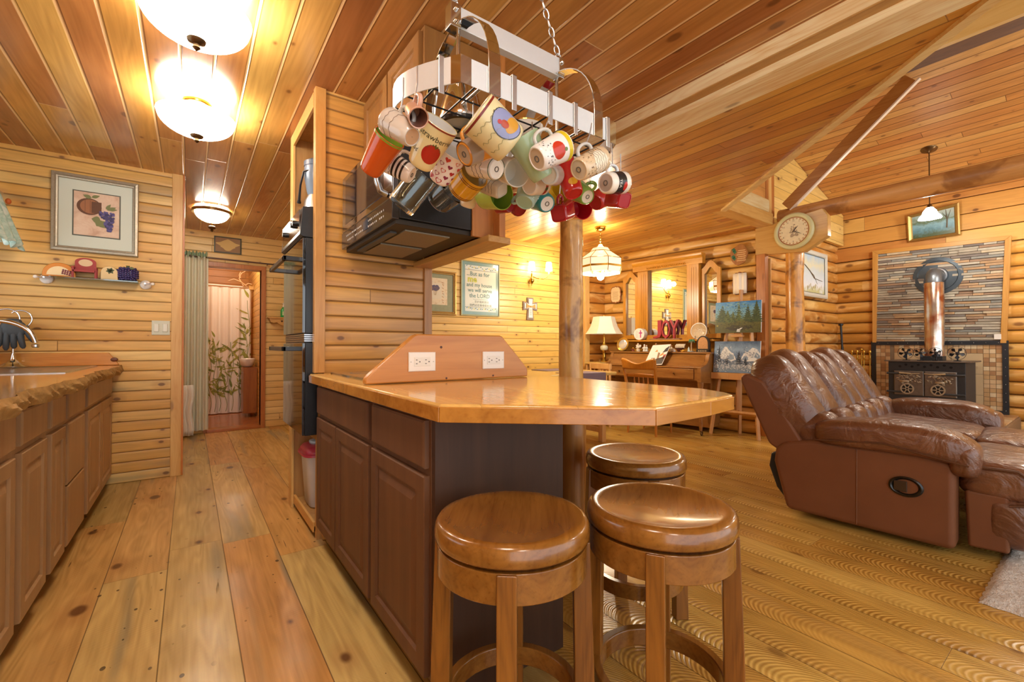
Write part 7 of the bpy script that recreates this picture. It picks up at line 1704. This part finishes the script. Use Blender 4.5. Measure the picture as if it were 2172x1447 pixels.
# back: shell, then three tall pillows per seat
BK = [(1.10, .40), (1.245, .37), (1.33, .42), (1.50, .80), (1.505, .845), (1.47, .865), (1.36, .82), (1.22, .60)]
yz(BK, 3.02, 4.85, 'back_shell', m_lea2, .02)
for s in (0, 1):
    x0 = 3.12 + s*.84
    for k, (dx, w, h, dz, dy) in enumerate(((.06, .16, .30, .0, .0), (.35, .19, .325, .02, .015), (.66, .16, .31, .01, .0))):
        puff('back_pillow', (x0 + dx, 1.285 + dy, .70 + dz + s*.012), (w, .135, h), (.62, .65), (-.42, 0, 0), .008, 8, extra=lambda p: Vector((p.x*(1 - .12*max(0, p.z/.3)), p.y*(1.15 - .25*p.z/.3), p.z)))
    for k, (dx, w) in enumerate(((.06, .15), (.35, .17), (.66, .15))):
        puff('lumbar_pillow', (x0 + dx, 1.09, .515), (w, .12, .12), (.7, .7), (-.3, 0, 0), .014, 10)
    puff('seat_cushion', (3.565 + s*.68, .80, .415), (.325, .36, .105), (.4, .35), (.04, 0, 0), .004)
    puff('footrest_bolster', (3.45 + s*.79, .335, .385), (.37, .155, .105), (.45, .45), (.05, 0, 0), .006, 12)
    b = MB(); b.prism([(.30, .055), (.44, .05), (.45, .33), (.30, .33)], lambda y, z, x: (x, y, z), 3.09 + s*.79, 3.81 + s*.79); b.build('footrest_panel', m_lea2, t, bevel=.015, seg=3)
    puff('footrest_skirt', (3.45 + s*.79, .30, .205), (.368, .085, .155), (.5, .35), (0, 0, 0), .006, 10)
    b = MB(); b.tube([(3.075 + s*.79, .40, .455), (3.07 + s*.79, .27, .46), (3.072 + s*.79, .20, .40), (3.078 + s*.79, .235, .31), (3.08 + s*.79, .30, .29)], .007, 8); b.build('piping', m_pipe, t, smooth=60)
t.location = (3.925, .955, 0); t.rotation_euler = (0, 0, .058)
# rug
rg = NT('shag_rug'); n = rg.noise(rg.coord(), 70, 4, .7); rg.bump(n, 1.0, .02); m_rug = rg.out(rg.ramp(n, [(.3, 'cfc6b8'), (.6, 'f0e9de')]), .9)
b = MB(); rnd = random.Random(2); NU, NV = 150, 90
b.grid(lambda u, v: (2.61 + 3.2*u + (.003*math.sin(v*200) if u in (0, 1) else 0), .345 - 2.1*v - (.003*math.sin(u*300) if v in (0, 1) else 0), (.0015 if u in (0, 1) or v in (0, 1) else .016 + rnd.uniform(0, .010))), NU, NV)
tag(b.build('shag_rug', m_rug, smooth=80), 'thick pale shag rug in front of the brown recliner sofa', 'rug')

# ================================================================ hall and bathroom
t = T('hall_picture', 'small dark framed map like picture above the bathroom doorway', 'picture', (.37, 6.5, 2.2))
b = MB(); b.loops(YF(6.499), .227, 2.20, .514, 2.40, [(0, 0), (0, .012), (.012, .014), (.014, .006)], cap=False); b.build('frame', mat('4a5044', .4), t)
b = MB(); b.box((.238, 6.490, 2.211), (.503, 6.496, 2.389)); b.build('sheet', plain('picture_brown', '9c7c5a', .6, var=.3, vs=20), t)
b = MB(); rnd = random.Random(4)
b.prism([(.37 + .105*math.cos(a)*(1 + .2*math.sin(3*a) + .12*math.sin(7*a)), 2.30 + .058*math.sin(a)*(1 + .25*math.cos(4*a))) for a in [2*PI*i/40 for i in range(40)]], lambda x, z, y: (x, y, z), 6.4885, 6.4899); b.build('pale_shape', mat('d9bd7c', .6), t)
t = T('hall_curtain', 'sheer pale green curtain gathered at the edge of the bathroom doorway', 'curtain', (.05, 6.42, 0))
sc = NT('sheer_green'); sc.b.inputs['Transmission Weight'].default_value = 0.0; sc.b.inputs['Alpha'].default_value = .72; m_sheer = sc.out(lin('eef3e4'), .8)
def cur(u, v): return (-.14 + .31*u + .01*v*u, 6.40 + .025*math.sin(u*34 + v*1.2), 2.11 - 2.06*v)
b = MB(); b.grid(cur, 90, 12); b.build('panel', m_sheer, t, smooth=80)
def head(u, v): return (-.15 + .31*u, 6.385 + .03*math.sin(u*44), 2.10 + .06*v + .012*math.sin(u*60))
b = MB(); b.grid(head, 80, 4); b.build('ruffle', mat('9db79c', .8), t, smooth=80)
b = MB(); b.tube([(-.25, 6.40, 2.115), (.86, 6.40, 2.10)], .009, 10); b.sq((.87, 6.40, 2.10), (.016, .014, .016), (1, 1), nu=10, nv=8); b.tube([(.80, 6.40, 2.10), (.80, 6.499, 2.10)], .006, 8); b.build('rod', mat('5c4238', .35), t, smooth=60)
b = MB(); b.grid(lambda u, v: (-.10 + .13*u + .01*math.sin(v*9), 6.28 + .015*math.sin(u*16), .60 - .58*v), 30, 10); tag(b.build('white_cloth', mat('f0eee6', .85), smooth=80, solid=.004), 'white cloth hanging low beside the sheer green hall curtain', 'cloth')
t = T('corner_shelf', 'small scalloped pine shelf with a heart cutout beside the bathroom door', 'shelf', (.95, 6.5, 1.34))
b = MB(); b.box((.80, 6.37, 1.405), (1.12, 6.499, 1.423)); b.build('board', m_trim_x, t, bevel=.003)
b = MB(); b.prism([(.815, 1.405), (.83, 1.36), (.87, 1.345), (.90, 1.36), (.925, 1.335), (.96, 1.315), (.995, 1.335), (1.02, 1.36), (1.05, 1.345), (1.09, 1.36), (1.10, 1.405)][::-1], lambda x, z, y: (x, y, z), 6.385, 6.40); b.build('apron', m_trim_x, t)
b = MB(); b.prism([(.96 + .013*1.1*math.sin(a)**3, 1.372 + .001*(13*math.cos(a) - 5*math.cos(2*a) - 2*math.cos(3*a))) for a in [2*PI*i/24 for i in range(24)]], lambda x, z, y: (x, y, z), 6.3835, 6.386); b.build('heart', mat('4a2c14', .7), t)
t = T('soap_bottle', 'clear green pump soap bottle on the small scalloped shelf', 'bottle', (.985, 6.42, 1.423))
b = MB(); b.lathe([(.032, 1.4235), (.036, 1.43), (.036, 1.51), (.03, 1.535), (.014, 1.55), (.014, 1.56)], 20, Matrix.Translation((.985, 6.43, 0)), fac=lambda a, z: 1/((abs(math.cos(a))**3 + abs(math.sin(a))**3)**(1/3))); b.build('body', plain('green_soap', '39b25c', .15, coat=.5), t, smooth=60)
b = MB(); b.lathe([(.014, 1.56), (.014, 1.58), (.006, 1.582), (.006, 1.60), (.012, 1.602), (.012, 1.612)], 14, Matrix.Translation((.985, 6.43, 0))); b.tube([(.985, 6.43, 1.607), (.985, 6.39, 1.603)], .005, 8); b.build('pump', mat('f0f2ea', .3), t, smooth=50)
b = MB(); b.box((.965, 6.391, 1.45), (1.005, 6.3925, 1.50)); b.build('label_patch', mat('bfe6b0', .4), t)
t = T('shower_curtain', 'white shower curtain printed with green bamboo inside the bathroom', 'curtain', (.5, 7.98, 0))
def sc_(u, v): return (.20 + .57*u, 8.0 + .022*math.sin(u*24 + 1) + .008*math.sin(u*51), 1.945 - 1.915*v)
b = MB(); b.grid(sc_, 120, 6); b.build('panel', mat('efe6dc', .8), t, smooth=80)
rnd = random.Random(17)
def onc(p, q):
    u = (p - .20)/.57; return (p, 8.0 + .022*math.sin(u*24 + 1) + .008*math.sin(u*51) - .004, q)
def leaf3(b, x, z, L, w, ang, mi):
    N = 6
    for k in range(N):
        f0, f1 = k/N, (k+1)/N; a, c = math.cos(ang), math.sin(ang)
        g0, g1 = w*math.sin(PI*f0**.7), w*math.sin(PI*f1**.7)
        b.add([onc(min(.77, max(.2, x + L*f*a - s*g*c)), z + L*f*c + s*g*a) for f, g, s in ((f0, g0, 1), (f0, g0, -1), (f1, g1, -1), (f1, g1, 1))], [(0, 1, 2, 3)], mi)
b = MB()
for x, h, n in ((.30, 1.10, 16), (.36, .85, 12), (.52, 1.05, 16), (.62, .85, 14), (.70, 1.35, 22), (.735, 1.70, 14), (.44, .70, 12), (.24, .95, 12)):
    pts = [onc(x + .02*math.sin(k*.8), .06 + h*k/14) for k in range(15)]; b.tube(pts, .0035, 5, mi=2)
    for k in range(n):
        z = .12 + h*(.15 + .85*rnd.random()); a = rnd.choice((PI/2 + .9, PI/2 - .9, PI/2 + .4, PI/2 - .4, PI/2 + 1.3, PI/2 - 1.3)) + rnd.uniform(-.2, .2)
        leaf3(b, x, z, rnd.uniform(.11, .2), rnd.uniform(.010, .017), a, rnd.randrange(3))
b.build('bamboo_print', [mat('93953f', .8), mat('a9a552', .8), mat('7c8440', .8)], t)
t2_ = T('curtain_rod', 'white shower rod across the bathroom with a wooden end block', 'curtain rod', (.5, 8.0, 1.95))
b = MB(); b.tube([(.10, 8.0, 1.975), (.775, 8.0, 1.965)], .011, 10); b.build('rod', mat('f0e8dc', .3), t2_, smooth=60)
b = MB(); b.box((.735, 7.96, 1.93), (.799, 8.04, 2.0)); b.build('end_block', m_trim_x, t2_, bevel=.003)
b = MB()
for pts in ([(.66, 7.95, 1.98), (.60, 7.94, 2.09), (.63, 7.93, 2.17), (.70, 7.93, 2.22), (.755, 7.94, 2.22)], [(.70, 7.95, 1.98), (.62, 7.93, 2.04), (.53, 7.92, 2.07), (.46, 7.92, 2.04)], [(.68, 7.95, 1.985), (.72, 7.93, 2.02), (.77, 7.93, 2.01)], [(.62, 7.94, 2.10), (.60, 7.93, 2.14), (.62, 7.92, 2.19)]):
    b.tube(pts, [.009 - .0013*i for i in range(len(pts))], 7)
tag(b.build('driftwood_branch', mat('e0b98a', .6), smooth=60), 'bare twisted branch resting on the shower rod in the bathroom', 'branch')
t = T('bathroom_sink', 'white bathroom basin on a wooden vanity by the bathroom wall', 'sink', (.72, 7.55, 0))
b = MB(); b.prism([(.62, 7.40), (.795, 7.40), (.795, 7.75), (.62, 7.75)], lambda x, y, z: (x, y, z), .08, .74); b.build('vanity', wood('vanity_wood', 'b5702f', '955520', 2), t, bevel=.004)
b = MB(); b.lathe([(.09, .742), (.15, .77), (.19, .86), (.185, .865), (.14, .80), (.02, .77)], 32, Matrix.Translation((.68, 7.57, 0)) @ Matrix.Diagonal((.55, 1, 1, 1)), cap1=False); b.build('basin', mat('f2f0ec', .2), t, smooth=60)
b = MB(); b.tube([(.617, 7.5, .66), (.60, 7.5, .66)], .01, 10); b.build('knob', m_chrome, t, smooth=60)
t = T('bathroom_light', 'warm ceiling light inside the bathroom, out of sight above the doorway', 'ceiling light', (.4, 7.3, 2.6))
b = MB(); b.lathe([(.02, 2.49), (.12, 2.52), (.14, 2.56), (.14, 2.599)], 24, Matrix.Translation((.4, 7.3, 0))); b.build('glass', glow('bath_glow', 'ffe8c8', 3.0), t, smooth=60)
lamp('bath_bulb', (.4, 7.3, 2.42), 15, (1, .9, .76), .06)
